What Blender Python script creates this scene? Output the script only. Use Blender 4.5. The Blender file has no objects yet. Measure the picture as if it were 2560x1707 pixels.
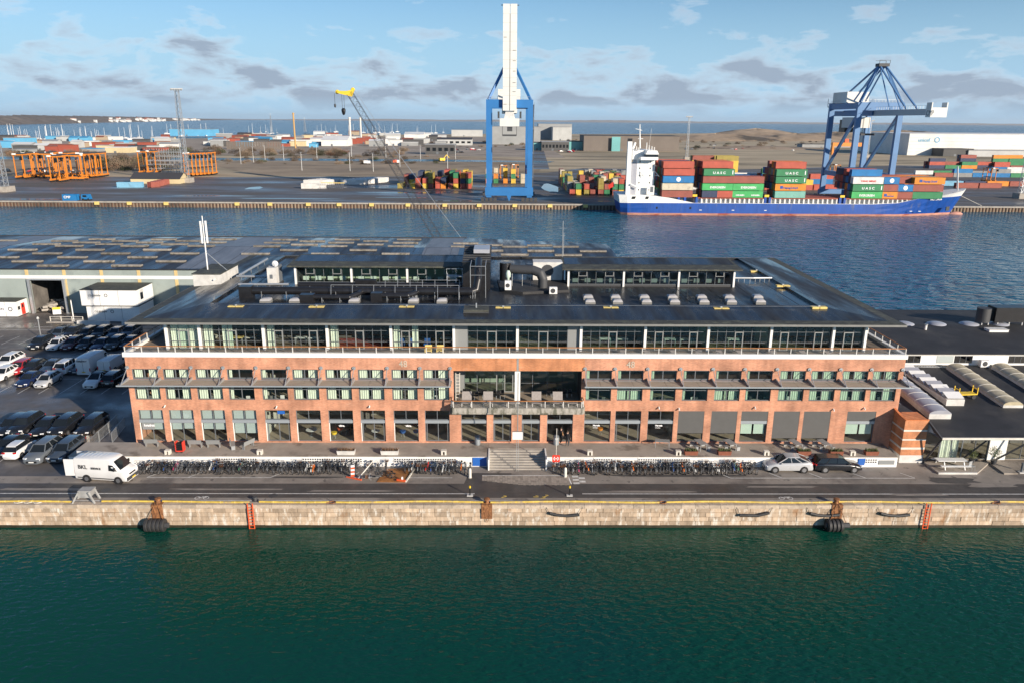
import bpy, bmesh, math, random
from mathutils import Vector, Matrix
R = math.radians
random.seed(7)
sc = bpy.context.scene
# ---------------------------------------------------------------- camera
CAM_H, FPX, PITCH, YAW, ROLL = 33.5, 1890.0, R(16.25), R(0.8), R(0.42)
_F = Vector((math.sin(YAW)*math.cos(PITCH), math.cos(YAW)*math.cos(PITCH), -math.sin(PITCH)))
_R = Vector((math.cos(YAW), -math.sin(YAW), 0)); _U = _R.cross(_F)
_R, _U = _R*math.cos(ROLL)+_U*math.sin(ROLL), _U*math.cos(ROLL)-_R*math.sin(ROLL)
cd = bpy.data.cameras.new('camera'); cam = bpy.data.objects.new('camera', cd); sc.collection.objects.link(cam)
cd.sensor_width = 36; cd.lens = FPX/2560*36; cd.clip_start = .5; cd.clip_end = 120000
cam.matrix_world = Matrix(((_R.x,_U.x,-_F.x,0),(_R.y,_U.y,-_F.y,0),(_R.z,_U.z,-_F.z,CAM_H),(0,0,0,1)))
sc.camera = cam
# ---------------------------------------------------------------- sky + sun
SUN_EL, SUN_AZ = R(17.5), R(135)        # azimuth clockwise from +Y: light comes from front right
w = bpy.data.worlds.new('World'); sc.world = w; w.use_nodes = True
wn, wl = w.node_tree.nodes, w.node_tree.links
wn.clear()
def wnode(t, **k):
    n = wn.new(t)
    for a, b in k.items(): setattr(n, a, b)
    return n
sky = wnode('ShaderNodeTexSky', sky_type='NISHITA', sun_disc=False, sun_elevation=SUN_EL, sun_rotation=SUN_AZ,
            altitude=0, air_density=1.0, dust_density=0.25, ozone_density=2.5)
tc = wnode('ShaderNodeTexCoord'); sep = wnode('ShaderNodeSeparateXYZ')
wl.new(tc.outputs['Generated'], sep.inputs[0])
def wmath(op, a, b=None):
    n = wnode('ShaderNodeMath', operation=op)
    for i, v in enumerate((a, b)):
        if v is None: continue
        if isinstance(v, (int, float)): n.inputs[i].default_value = v
        else: wl.new(v, n.inputs[i])
    return n.outputs[0]
zc = wmath('MAXIMUM', sep.outputs['Z'], 0.0)
mp = wnode('ShaderNodeMapping'); wl.new(tc.outputs['Generated'], mp.inputs[0]); mp.inputs['Scale'].default_value = (11, 11, 36); mp.inputs['Location'].default_value = (2.1, .4, 1.7); mp.inputs['Rotation'].default_value = (0, R(2), 0)
nz = wnode('ShaderNodeTexNoise'); nz.inputs['Scale'].default_value = 1.0; nz.inputs['Detail'].default_value = 10; nz.inputs['Roughness'].default_value = .56; nz.inputs['Distortion'].default_value = .25
wl.new(mp.outputs[0], nz.inputs['Vector'])
cover = wnode('ShaderNodeValToRGB'); wl.new(sep.outputs['Z'], cover.inputs[0])     # how much cloud there is at each height above the horizon
ce = cover.color_ramp.elements; ce[0].position = 0; ce[0].color = (.56,.56,.56,1); ce[1].position = .3; ce[1].color = (.40,.40,.40,1)
for pos, v in ((.03,.605),(.05,.585),(.07,.53),(.09,.45),(.11,.405),(.16,.38)):
    q = ce.new(pos); q.color = (v,v,v,1)
val = wmath('SUBTRACT', wmath('ADD', nz.outputs['Fac'], cover.outputs[0]), .5)
cr = wnode('ShaderNodeValToRGB'); cr.color_ramp.elements[0].position = .49; cr.color_ramp.elements[1].position = .66
cr.color_ramp.elements[0].color = (0,0,0,1); cr.color_ramp.elements[1].color = (.95,.95,.95,1)
wl.new(val, cr.inputs[0])
shade = wnode('ShaderNodeValToRGB'); wl.new(val, shade.inputs[0])                          # thin edges bright, thick cores grey
e = shade.color_ramp.elements; e[0].position = .5; e[0].color = (6.6,7.0,7.3,1); e[1].position = .68; e[1].color = (2.5,3.1,3.95,1); q = e.new(.575); q.color = (4.2,4.9,5.7,1)
fade = wnode('ShaderNodeMapRange'); wl.new(sep.outputs['Z'], fade.inputs['Value']); fade.inputs['From Min'].default_value = 0.002; fade.inputs['From Max'].default_value = .028
fac = wmath('MULTIPLY', cr.outputs[0], fade.outputs[0])
mix = wnode('ShaderNodeMix', data_type='RGBA'); wl.new(fac, mix.inputs['Factor']); wl.new(shade.outputs[0], mix.inputs['B'])
tint = wnode('ShaderNodeMix', data_type='RGBA', blend_type='MULTIPLY'); tint.inputs['Factor'].default_value = 1; tint.inputs['B'].default_value = (.54,.71,.86,1)
hz = wnode('ShaderNodeMix', data_type='RGBA'); hz.inputs['B'].default_value = (3.0, 4.75, 6.5, 1)      # pale haze towards the horizon, alike all round
hf = wnode('ShaderNodeMapRange'); wl.new(zc, hf.inputs['Value']); hf.inputs['From Max'].default_value = .2; hf.inputs['To Min'].default_value = .92; hf.inputs['To Max'].default_value = 0; hf.interpolation_type = 'SMOOTHSTEP'
wl.new(hf.outputs[0], hz.inputs['Factor']); wl.new(sky.outputs[0], tint.inputs['A']); wl.new(tint.outputs['Result'], hz.inputs['A']); wl.new(hz.outputs['Result'], mix.inputs['A'])
bg = wnode('ShaderNodeBackground'); bg.inputs['Strength'].default_value = .1; wl.new(mix.outputs['Result'], bg.inputs[0])
wo = wnode('ShaderNodeOutputWorld'); wl.new(bg.outputs[0], wo.inputs[0])
sd = bpy.data.lights.new('sun', 'SUN'); sd.energy = 5.0; sd.angle = R(.55); sd.color = (1.0, .87, .72)
sun = bpy.data.objects.new('sun', sd); sc.collection.objects.link(sun)
sun_from = Vector((math.sin(SUN_AZ)*math.cos(SUN_EL), math.cos(SUN_AZ)*math.cos(SUN_EL), math.sin(SUN_EL)))
sun.rotation_euler = sun_from.to_track_quat('Z', 'Y').to_euler(); sun.location = sun_from*200
sc.view_settings.view_transform = 'Standard'; sc.view_settings.look = 'None'; sc.view_settings.exposure = 0.5; sc.view_settings.gamma = 1
sc.cycles.max_bounces = 6; sc.cycles.transparent_max_bounces = 12; sc.cycles.diffuse_bounces = 3; sc.cycles.glossy_bounces = 3
sc.cycles.caustics_reflective = False; sc.cycles.caustics_refractive = False; sc.cycles.sample_clamp_indirect = 4
# ---------------------------------------------------------------- measuring helpers (point on a level or on a plane of depth, in metres)
def ray(px, py): return _F + _R*((px-1280)/FPX) - _U*((py-853.5)/FPX)
def G(px, py, z=0.0):
    d = ray(px, py); t = (z-CAM_H)/d.z; return Vector((d.x*t, d.y*t, z))
def V(px, py, Y):
    d = ray(px, py); t = Y/d.y; return Vector((d.x*t, Y, CAM_H+d.z*t))
# ---------------------------------------------------------------- materials
MATS = {}
def nodes_of(m):
    m.use_nodes = True; nt = m.node_tree; b = nt.nodes.get('Principled BSDF')
    return nt, nt.nodes, nt.links, b
def mat(name, col, rough=.6, metal=0., var=0., vs=1.5, rnd=0., bump=0., bs=10., spec=.5, stretch=(1,1,1), dirt=None, rvar=0., emit=0., dirt2=None):
    if name in MATS: return MATS[name]
    m = bpy.data.materials.new(name); MATS[name] = m
    nt, N, L, b = nodes_of(m)
    b.inputs['Base Color'].default_value = (*col, 1); b.inputs['Roughness'].default_value = rough; b.inputs['Metallic'].default_value = metal
    b.inputs['Specular IOR Level'].default_value = spec
    if emit: b.inputs['Emission Color'].default_value = (*col,1); b.inputs['Emission Strength'].default_value = emit
    if not (var or rnd or bump or dirt or rvar): return m
    g = N.new('ShaderNodeNewGeometry'); mp = N.new('ShaderNodeMapping'); mp.inputs['Scale'].default_value = stretch; L.new(g.outputs['Position'], mp.inputs[0])
    def noise(s, d=5):
        n = N.new('ShaderNodeTexNoise'); n.inputs['Scale'].default_value = s; n.inputs['Detail'].default_value = d; n.inputs['Roughness'].default_value = .62; L.new(mp.outputs[0], n.inputs['Vector']); return n.outputs['Fac']
    out = None
    def mul(prev, fac_out, lo, hi):
        mr = N.new('ShaderNodeMapRange'); L.new(fac_out, mr.inputs[0]); mr.inputs['From Min'].default_value = lo[0]; mr.inputs['From Max'].default_value = hi[0]; mr.inputs['To Min'].default_value = lo[1]; mr.inputs['To Max'].default_value = hi[1]
        v = N.new('ShaderNodeVectorMath'); v.operation = 'SCALE'; L.new(mr.outputs[0], v.inputs['Scale'])
        if prev is None: v.inputs[0].default_value = col
        else: L.new(prev, v.inputs[0])
        return v.outputs[0]
    if var: out = mul(out, noise(vs), (.28, 1-var), (.72, 1+var))
    if rnd:
        oi = N.new('ShaderNodeObjectInfo'); out = mul(out, oi.outputs['Random'], (0, 1-rnd), (1, 1+rnd))
    for dirt in [d for d in (dirt, dirt2) if d]:          # (colour, scale, low, high)
        nn = noise(dirt[1], 6); mr = N.new('ShaderNodeMapRange'); L.new(nn, mr.inputs[0]); mr.inputs['From Min'].default_value = dirt[2]; mr.inputs['From Max'].default_value = dirt[3]
        mx = N.new('ShaderNodeMix'); mx.data_type = 'RGBA'; L.new(mr.outputs[0], mx.inputs['Factor'])
        if out is None: mx.inputs['A'].default_value = (*col, 1)
        else: L.new(out, mx.inputs['A'])
        mx.inputs['B'].default_value = (*dirt[0], 1); out = mx.outputs['Result']
    if out is not None: L.new(out, b.inputs['Base Color'])
    if rvar:
        mr = N.new('ShaderNodeMapRange'); L.new(noise(vs*.6, 4), mr.inputs[0]); mr.inputs['From Min'].default_value = .35; mr.inputs['From Max'].default_value = .65
        mr.inputs['To Min'].default_value = max(.04, rough-rvar); mr.inputs['To Max'].default_value = min(1, rough+rvar); L.new(mr.outputs[0], b.inputs['Roughness'])
    if bump:
        bm = N.new('ShaderNodeBump'); bm.inputs['Strength'].default_value = bump; bm.inputs['Distance'].default_value = .05; L.new(noise(bs), bm.inputs['Height']); L.new(bm.outputs[0], b.inputs['Normal'])
    return m
def brick_mat(name, c1, c2, mortar, bw=.24, bh=.072):
    m = bpy.data.materials.new(name); MATS[name] = m
    nt, N, L, b = nodes_of(m); b.inputs['Roughness'].default_value = .85
    g = N.new('ShaderNodeNewGeometry'); s = N.new('ShaderNodeSeparateXYZ'); L.new(g.outputs['Position'], s.inputs[0])
    ad = N.new('ShaderNodeMath'); ad.operation = 'ADD'; L.new(s.outputs[0], ad.inputs[0]); L.new(s.outputs[1], ad.inputs[1])
    c = N.new('ShaderNodeCombineXYZ'); L.new(ad.outputs[0], c.inputs[0]); L.new(s.outputs[2], c.inputs[1])
    t = N.new('ShaderNodeTexBrick'); L.new(c.outputs[0], t.inputs[0]); t.inputs['Scale'].default_value = 1; t.inputs['Brick Width'].default_value = bw; t.inputs['Row Height'].default_value = bh; t.inputs['Mortar Size'].default_value = .008
    t.inputs['Color1'].default_value = (*c1,1); t.inputs['Color2'].default_value = (*c2,1); t.inputs['Mortar'].default_value = (*mortar,1)
    nz = N.new('ShaderNodeTexNoise'); nz.inputs['Scale'].default_value = .55; nz.inputs['Detail'].default_value = 8; L.new(g.outputs['Position'], nz.inputs['Vector'])
    mr = N.new('ShaderNodeMapRange'); L.new(nz.outputs['Fac'], mr.inputs[0]); mr.inputs['From Min'].default_value = .3; mr.inputs['From Max'].default_value = .7; mr.inputs['To Min'].default_value = .68; mr.inputs['To Max'].default_value = 1.22
    v = N.new('ShaderNodeVectorMath'); v.operation = 'SCALE'; L.new(t.outputs['Color'], v.inputs[0]); L.new(mr.outputs[0], v.inputs['Scale'])
    nz2 = N.new('ShaderNodeTexNoise'); nz2.inputs['Scale'].default_value = 1.3; nz2.inputs['Detail'].default_value = 9; nz2.inputs['Roughness'].default_value = .7
    mp = N.new('ShaderNodeMapping'); mp.inputs['Scale'].default_value = (.5,.5,2.4); L.new(g.outputs['Position'], mp.inputs[0]); L.new(mp.outputs[0], nz2.inputs['Vector'])
    r2 = N.new('ShaderNodeMapRange'); L.new(nz2.outputs['Fac'], r2.inputs[0]); r2.inputs['From Min'].default_value = .6; r2.inputs['From Max'].default_value = .75; r2.inputs['To Max'].default_value = .5
    n3 = N.new('ShaderNodeTexNoise'); n3.inputs['Scale'].default_value = 1.0; n3.inputs['Detail'].default_value = 6; m3 = N.new('ShaderNodeMapping'); m3.inputs['Scale'].default_value = (2.4,2.4,.22); L.new(g.outputs['Position'], m3.inputs[0]); L.new(m3.outputs[0], n3.inputs['Vector'])   # rain streaks
    r3 = N.new('ShaderNodeMapRange'); L.new(n3.outputs['Fac'], r3.inputs[0]); r3.inputs['From Min'].default_value = .35; r3.inputs['From Max'].default_value = .6; r3.inputs['To Min'].default_value = .87; r3.inputs['To Max'].default_value = 1.05
    v3 = N.new('ShaderNodeVectorMath'); v3.operation = 'SCALE'; L.new(v.outputs[0], v3.inputs[0]); L.new(r3.outputs[0], v3.inputs['Scale']); v = v3
    mx = N.new('ShaderNodeMix'); mx.data_type = 'RGBA'; L.new(r2.outputs[0], mx.inputs['Factor']); L.new(v.outputs[0], mx.inputs['A']); mx.inputs['B'].default_value = (.62,.45,.34,1)
    L.new(mx.outputs['Result'], b.inputs['Base Color'])
    return m
def glass_mat(name, tint=(.75,.85,.82), ior=1.5, rough=.02, base=.0):
    m = bpy.data.materials.new(name); MATS[name] = m; m.use_nodes = True
    nt = m.node_tree; N, L = nt.nodes, nt.links; N.clear()
    tr = N.new('ShaderNodeBsdfTransparent'); tr.inputs[0].default_value = (*tint,1); gl = N.new('ShaderNodeBsdfGlossy'); gl.inputs['Roughness'].default_value = rough
    g = N.new('ShaderNodeNewGeometry'); dt = N.new('ShaderNodeVectorMath'); dt.operation = 'DOT_PRODUCT'; L.new(g.outputs['Incoming'], dt.inputs[0]); L.new(g.outputs['Normal'], dt.inputs[1])
    def mth(op, x, y=None):
        q = N.new('ShaderNodeMath'); q.operation = op; q.use_clamp = op == 'ADD'
        for i, v in enumerate((x, y)):
            if v is None: continue
            if isinstance(v, (int, float)): q.inputs[i].default_value = v
            else: L.new(v, q.inputs[i])
        return q.outputs[0]
    r0 = ((ior-1)/(ior+1))**2*1.8 + base                    # two faces of the pane
    sch = mth('MULTIPLY', mth('POWER', mth('SUBTRACT', 1.0, mth('ABSOLUTE', dt.outputs['Value'])), 5.0), 1-r0)
    ad = mth('ADD', sch, r0)
    mx = N.new('ShaderNodeMixShader'); L.new(ad, mx.inputs[0]); L.new(tr.outputs[0], mx.inputs[1]); L.new(gl.outputs[0], mx.inputs[2])
    o = N.new('ShaderNodeOutputMaterial'); L.new(mx.outputs[0], o.inputs[0]); return m
def water_mat(name, col, amp, scale, rough=.08, col2=None, spec=.5):
    """Slopes taken from finite differences of a wave height, so the sea keeps its chop at every distance."""
    m = bpy.data.materials.new(name); MATS[name] = m
    nt, N, L, b = nodes_of(m); b.inputs['Base Color'].default_value = (*col,1); b.inputs['Roughness'].default_value = rough; b.inputs['IOR'].default_value = 1.33
    g = N.new('ShaderNodeNewGeometry'); rot = N.new('ShaderNodeMapping'); L.new(g.outputs['Position'], rot.inputs[0]); rot.inputs['Rotation'].default_value = (0,0,R(28)); rot.inputs['Scale'].default_value = (.42,1,1)
    def h(dx, dy):
        a = N.new('ShaderNodeVectorMath'); a.operation = 'ADD'; L.new(rot.outputs[0], a.inputs[0]); a.inputs[1].default_value = (dx,dy,0)
        n = N.new('ShaderNodeTexNoise'); n.inputs['Scale'].default_value = scale; n.inputs['Detail'].default_value = 3.5; n.inputs['Roughness'].default_value = .55; n.inputs['Distortion'].default_value = .35; L.new(a.outputs[0], n.inputs['Vector'])
        return n.outputs['Fac']
    b.inputs['Specular IOR Level'].default_value = spec
    if col2:  # broad bluer patches: varying sky reflection painted into the base colour
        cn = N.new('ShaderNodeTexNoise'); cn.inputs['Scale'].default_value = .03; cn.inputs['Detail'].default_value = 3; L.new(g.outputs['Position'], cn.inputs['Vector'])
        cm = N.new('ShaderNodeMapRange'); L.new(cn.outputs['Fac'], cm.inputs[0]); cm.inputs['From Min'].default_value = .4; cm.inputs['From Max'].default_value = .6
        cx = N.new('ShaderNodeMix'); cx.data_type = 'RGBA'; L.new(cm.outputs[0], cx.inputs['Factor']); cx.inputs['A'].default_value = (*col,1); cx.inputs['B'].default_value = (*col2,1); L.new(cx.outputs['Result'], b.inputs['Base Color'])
    eps = .07
    h0, hx, hy = h(0,0), h(eps,0), h(0,eps)
    pn = N.new('ShaderNodeTexNoise'); pn.inputs['Scale'].default_value = .018; pn.inputs['Detail'].default_value = 4; L.new(g.outputs['Position'], pn.inputs['Vector'])   # gusts
    pr = N.new('ShaderNodeMapRange'); L.new(pn.outputs['Fac'], pr.inputs[0]); pr.inputs['From Min'].default_value = .3; pr.inputs['From Max'].default_value = .7; pr.inputs['To Min'].default_value = amp*.45/eps; pr.inputs['To Max'].default_value = amp*1.55/eps
    def d(a):
        s = N.new('ShaderNodeMath'); s.operation = 'SUBTRACT'; L.new(h0, s.inputs[0]); L.new(a, s.inputs[1])
        q = N.new('ShaderNodeMath'); q.operation = 'MULTIPLY'; L.new(s.outputs[0], q.inputs[0]); L.new(pr.outputs[0], q.inputs[1]); return q.outputs[0]
    c = N.new('ShaderNodeCombineXYZ'); L.new(d(hx), c.inputs[0]); L.new(d(hy), c.inputs[1]); c.inputs[2].default_value = 1
    rb = N.new('ShaderNodeVectorRotate'); rb.rotation_type = 'Z_AXIS'; rb.inputs['Angle'].default_value = -R(28); L.new(c.outputs[0], rb.inputs['Vector'])
    nm = N.new('ShaderNodeVectorMath'); nm.operation = 'NORMALIZE'; L.new(rb.outputs[0], nm.inputs[0]); L.new(nm.outputs[0], b.inputs['Normal'])
    return m
# ---------------------------------------------------------------- mesh helpers
class MB:
    def __init__(s): s.v=[]; s.f=[]; s.m=[]
    def add(s, vs, fs, m=0):
        o=len(s.v); s.v += [tuple(p) for p in vs]; s.f += [tuple(i+o for i in f) for f in fs]; s.m += [m]*len(fs); return s
    def quad(s, a, b, c, d, m=0): return s.add((a,b,c,d), ((0,1,2,3),), m)
    def box(s, x0, x1, y0, y1, z0, z1, m=0):
        return s.add([(x,y,z) for z in(z0,z1) for y in(y0,y1) for x in(x0,x1)], ((0,2,3,1),(4,5,7,6),(0,1,5,4),(2,6,7,3),(0,4,6,2),(1,3,7,5)), m)
    def cbox(s, c, sx, sy, sz, rz=0, m=0, rx=0, ry=0):
        M = Matrix.Translation(c) @ Matrix.Rotation(rz,4,'Z') @ Matrix.Rotation(ry,4,'Y') @ Matrix.Rotation(rx,4,'X')
        return s.add([M @ Vector((x*sx/2,y*sy/2,z*sz/2)) for z in(-1,1) for y in(-1,1) for x in(-1,1)], ((0,2,3,1),(4,5,7,6),(0,1,5,4),(2,6,7,3),(0,4,6,2),(1,3,7,5)), m)
    def prism(s, pts, d, m=0):                 # closed outline pushed along d
        n=len(pts); d=Vector(d); P=[Vector(p) for p in pts]
        return s.add(P+[p+d for p in P], [tuple(range(n))[::-1], tuple(range(n,2*n))]+[(i,(i+1)%n,n+(i+1)%n,n+i) for i in range(n)], m)
    def cyl(s, a, b, r, n=8, r2=None, m=0, caps=True):
        a,b=Vector(a),Vector(b); d=(b-a).normalized() if (b-a).length>1e-9 else Vector((0,0,1)); u=d.orthogonal().normalized(); w=d.cross(u); r2=r if r2 is None else r2
        P=[a+(u*math.cos(t)+w*math.sin(t))*r for t in [2*math.pi*i/n for i in range(n)]]+[b+(u*math.cos(t)+w*math.sin(t))*r2 for t in [2*math.pi*i/n for i in range(n)]]
        F=[(i,(i+1)%n,n+(i+1)%n,n+i) for i in range(n)]
        if caps: F += [tuple(range(n))[::-1], tuple(range(n,2*n))]
        return s.add(P,F,m)
    def bar(s, a, b, w, h=None, m=0):          # square bar between two points
        a,b=Vector(a),Vector(b); d=(b-a).normalized(); h=h or w
        up=Vector((0,0,1)) if abs(d.z)<.99 else Vector((0,1,0)); x=d.cross(up).normalized()*w/2; y=x.cross(d).normalized()*h/2
        P=[a-x-y,a+x-y,a+x+y,a-x+y,b-x-y,b+x-y,b+x+y,b-x+y]
        return s.add(P,((3,2,1,0),(4,5,6,7),(0,1,5,4),(1,2,6,5),(2,3,7,6),(3,0,4,7)),m)
    def tube(s, pts, r, n=8, m=0):
        for a,b in zip(pts,pts[1:]): s.cyl(a,b,r,n,m=m)
        return s
    def lathe(s, prof, c=(0,0,0), n=12, m=0, axis='Z', caps=True):
        c=Vector(c); P=[]
        for r,z in prof:
            for i in range(n):
                t=2*math.pi*i/n; x,y=r*math.cos(t),r*math.sin(t)
                P.append(c+(Vector((x,y,z)) if axis=='Z' else Vector((x,z,y)) if axis=='Y' else Vector((z,x,y))))
        k=len(prof); F=[(j*n+i,j*n+(i+1)%n,(j+1)*n+(i+1)%n,(j+1)*n+i) for j in range(k-1) for i in range(n)]
        if caps: F += [tuple(range(n))[::-1], tuple(range((k-1)*n,k*n))]
        return s.add(P,F,m)
    def loft(s, rings, m=0, closed=True):
        n=len(rings[0]); P=[p for r in rings for p in r]; F=[(j*n+i,j*n+(i+1)%n,(j+1)*n+(i+1)%n,(j+1)*n+i) for j in range(len(rings)-1) for i in range(n)]
        if closed: F += [tuple(range(n))[::-1], tuple(range((len(rings)-1)*n,len(rings)*n))]
        return s.add(P,F,m)
    def mesh(s, name, mats, smooth=False, org=None):
        me=bpy.data.meshes.new(name); v=s.v if org is None else [(p[0]-org[0],p[1]-org[1],p[2]-org[2]) for p in s.v]
        me.from_pydata(v,[],s.f); mats=mats if isinstance(mats,(list,tuple)) else [mats]
        for x in mats: me.materials.append(MATS[x] if isinstance(x,str) else x)
        if len(mats)>1: me.polygons.foreach_set('material_index', s.m)
        bm=bmesh.new(); bm.from_mesh(me); bmesh.ops.recalc_face_normals(bm, faces=bm.faces); bm.to_mesh(me); bm.free()
        if smooth:
            me.polygons.foreach_set('use_smooth',[True]*len(me.polygons)); me.set_sharp_from_angle(angle=R(42))
        me.update(); return me
    def build(s, name, mats, parent=None, smooth=False, org=None, loc=None, rz=0):
        if org is None: org=org_of(parent)
        return place(name, s.mesh(name,mats,smooth,org), parent, loc, rz)
def org_of(o):
    while o is not None:
        if o.get('_org') is not None: return o['_org']
        o=o.parent
def place(name, me, parent=None, loc=None, rz=0):
    o=bpy.data.objects.new(name, me); sc.collection.objects.link(o)
    if parent is not None: o.parent=parent
    if loc is not None: o.location=loc
    if rz: o.rotation_euler[2]=rz
    return o
def tag(o, label=None, cat=None, group=None, kind=None):
    if label: o['label']=label
    if cat: o['category']=cat
    if group: o['group']=group
    if kind: o['kind']=kind
    return o
def thing(name, label, cat, loc=(0,0,0), rz=0, group=None, world=False):
    """Empty at the base of a thing; world=True lets its parts be given in scene metres."""
    o=bpy.data.objects.new(name,None); sc.collection.objects.link(o); o.location=loc; o.rotation_euler[2]=rz; o.empty_display_size=.3
    if world: o['_org']=tuple(loc)
    return tag(o,label,cat,group)
KIDS={}
def copy_tree(o, parent=None):
    c=o.copy(); sc.collection.objects.link(c); c.parent=parent
    for ch in o.children: copy_tree(ch,c)
    return c
def dup(o, loc, rz=None, label=None, group=None):
    c=copy_tree(o); c.location=loc
    if rz is not None: c.rotation_euler[2]=rz
    if label: c['label']=label
    if group: c['group']=group
    return c
def text(name, body, size, m, parent, loc, rot=(R(90),0,0), align='LEFT', depth=.01, sx=1.0, bold=0.0):
    cu=bpy.data.curves.new(name,'FONT'); cu.body=body; cu.size=size; cu.extrude=depth; cu.align_x=align; cu.offset=bold; cu.resolution_u=3
    cu.materials.append(MATS[m]); o=bpy.data.objects.new(name,cu); sc.collection.objects.link(o)
    o.rotation_euler=rot; o.scale=(sx,1,1)
    if parent is not None:
        o.parent=parent; og=org_of(parent); loc=Vector(loc)-Vector(og) if og is not None else Vector(loc)
    o.location=loc; FONTS.append(o); return o
FONTS=[]
# ================================================================ materials
mat('asphalt',(.26,.23,.2),.8,var=.25,vs=.35,bump=.15,bs=30,rvar=.15,dirt=((.15,.132,.118),.16,.52,.62),dirt2=((.11,.1,.09),1.1,.6,.66))
mat('asphalt_new',(.072,.066,.062),.62,var=.3,vs=.5,rvar=.25,bump=.15,bs=30)
mat('asphalt_lot',(.1,.092,.088),.5,var=.3,vs=.22,rvar=.32,dirt=((.17,.15,.135),.12,.5,.64))
mat('yard_asphalt',(.115,.102,.092),.55,var=.32,vs=.05,rvar=.3,stretch=(.5,1.6,1),dirt=((.1,.09,.08),.03,.5,.62))
mat('puddle',(.03,.032,.035),.05)
mat('earth',(.3,.23,.155),.95,var=.4,vs=.03,dirt=((.18,.14,.095),.015,.5,.62))
mat('dry_grass',(.4,.325,.215),.95,var=.35,vs=.02,stretch=(.4,1.5,1),dirt=((.2,.165,.105),.012,.5,.6))
mat('mound',(.3,.23,.165),.95,var=.45,vs=.02,dirt=((.07,.06,.05),.01,.52,.6))
mat('white_paint',(.78,.77,.74),.6,var=.12,vs=2)
mat('line_paint',(.62,.61,.58),.7,var=.3,vs=2.5)
mat('yellow_paint',(.6,.43,.08),.6,var=.3,vs=1.5,dirt=((.4,.3,.15),1.2,.54,.66))
mat('town_dirt',(.3,.25,.2),.95,var=.4,vs=.03)
mat('concrete',(.36,.33,.29),.85,var=.22,vs=.8,bump=.1)
mat('platform_concrete',(.34,.3,.255),.8,var=.22,vs=.5,dirt=((.2,.17,.14),.4,.56,.64))
mat('grey_concrete',(.3,.3,.29),.85,var=.3,vs=1.2)
mat('stained_concrete',(.36,.34,.3),.85,var=.3,vs=1.5,stretch=(1.6,1,.5),dirt=((.12,.12,.09),1.2,.45,.6))
mat('stone',(.44,.335,.24),.85,var=.3,vs=1.6,rnd=.26,bump=.5,bs=7,dirt=((.68,.63,.55),2.0,.53,.66),dirt2=((.3,.16,.075),.7,.6,.72),stretch=(1.3,1,.42))
mat('coping',(.44,.36,.28),.8,var=.22,vs=2,rnd=.18,bump=.3,bs=8,dirt=((.3,.25,.2),2.5,.56,.66))
mat('stone_joint',(.16,.115,.075),.95,var=.3,vs=2)
mat('weed',(.035,.03,.016),.6,var=.4,vs=3)
mat('rust',(.2,.085,.035),.8,var=.4,vs=3,dirt=((.36,.16,.06),4,.5,.62))
mat('rubber',(.03,.03,.031),.6,var=.3,vs=5)
mat('sheet_pile',(.11,.06,.04),.85,var=.4,vs=.8,stretch=(1,1,.4),dirt=((.05,.035,.03),.5,.5,.65))
mat('roof_bitumen',(.021,.022,.025),.36,var=.45,vs=.35,rvar=.3,stretch=(1.6,.25,1),bump=.12,bs=2.2,dirt=((.036,.038,.036),.7,.5,.66))
mat('roof_moss',(.05,.052,.045),.75,var=.4,vs=1.3,stretch=(1,1.6,1),bump=.25,bs=9,dirt=((.095,.1,.075),1.1,.5,.68))
mat('roof_shed',(.022,.024,.03),.3,var=.5,vs=.3,rvar=.25,stretch=(1.4,.16,1),dirt=((.036,.04,.046),.5,.5,.66))
mat('roof_shed_pale',(.16,.17,.19),.45,var=.25,vs=.5,stretch=(1.6,.3,1))
mat('roof_felt',(.026,.026,.028),.7,var=.35,vs=.4,bump=.2,bs=12,dirt=((.05,.048,.046),.25,.52,.68))
mat('fascia',(.2,.2,.19),.6,var=.12,vs=1)
brick_mat('brick',(.63,.27,.155),(.48,.185,.103),(.52,.37,.27))
brick_mat('brick_orange',(.62,.23,.09),(.5,.17,.065),(.5,.31,.19))
mat('frame_grey',(.14,.155,.17),.45)
mat('frame_light',(.25,.26,.26),.5)
mat('steel_grey',(.36,.4,.43),.45,metal=.3)
mat('galv',(.5,.52,.53),.4,metal=.6,var=.1)
mat('canopy_wood',(.33,.28,.22),.85,var=.3,vs=2.2,stretch=(.3,5,1),dirt=((.44,.38,.31),1.5,.52,.66))
mat('handrail_wood',(.4,.17,.06),.55,var=.2,vs=3)
mat('deck_wood',(.21,.17,.13),.8,var=.3,vs=1.5,stretch=(4,.4,1))
glass_mat('glass',(.9,.96,.94),1.5,.015,.02); glass_mat('glass_dark',(.5,.56,.57),1.6,.015,.05); glass_mat('glass_green',(.74,.88,.83),1.6,.015,.05)
mat('curtain',(.68,.72,.6),.9,var=.1,vs=3)
mat('blind_grey',(.42,.47,.46),.7); mat('blind_dark',(.1,.1,.098),.8,var=.06); mat('blind_pale',(.5,.6,.52),.7)
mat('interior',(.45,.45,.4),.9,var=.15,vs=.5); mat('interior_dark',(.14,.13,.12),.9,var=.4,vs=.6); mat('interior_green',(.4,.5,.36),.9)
mat('interior_floor',(.36,.3,.23),.5,var=.2,vs=.4); mat('red_carpet',(.3,.06,.045),.8); mat('blue_fabric',(.02,.09,.3),.7)
mat('black_duct',(.016,.016,.018),.3,var=.3,vs=2); mat('black',(.012,.012,.013),.4); mat('charcoal',(.05,.052,.056),.6)
mat('white',(.8,.8,.78),.5,var=.06,vs=1.5); mat('white_dirty',(.6,.59,.56),.6,var=.2,vs=1.2); mat('offwhite',(.66,.63,.56),.6,var=.12,vs=2)
mat('acrylic',(.4,.39,.39),.25,var=.1,vs=3); mat('acrylic_old',(.46,.4,.27),.4,var=.25,vs=1.5); mat('acrylic_grey',(.36,.37,.41),.3,var=.1)
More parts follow.
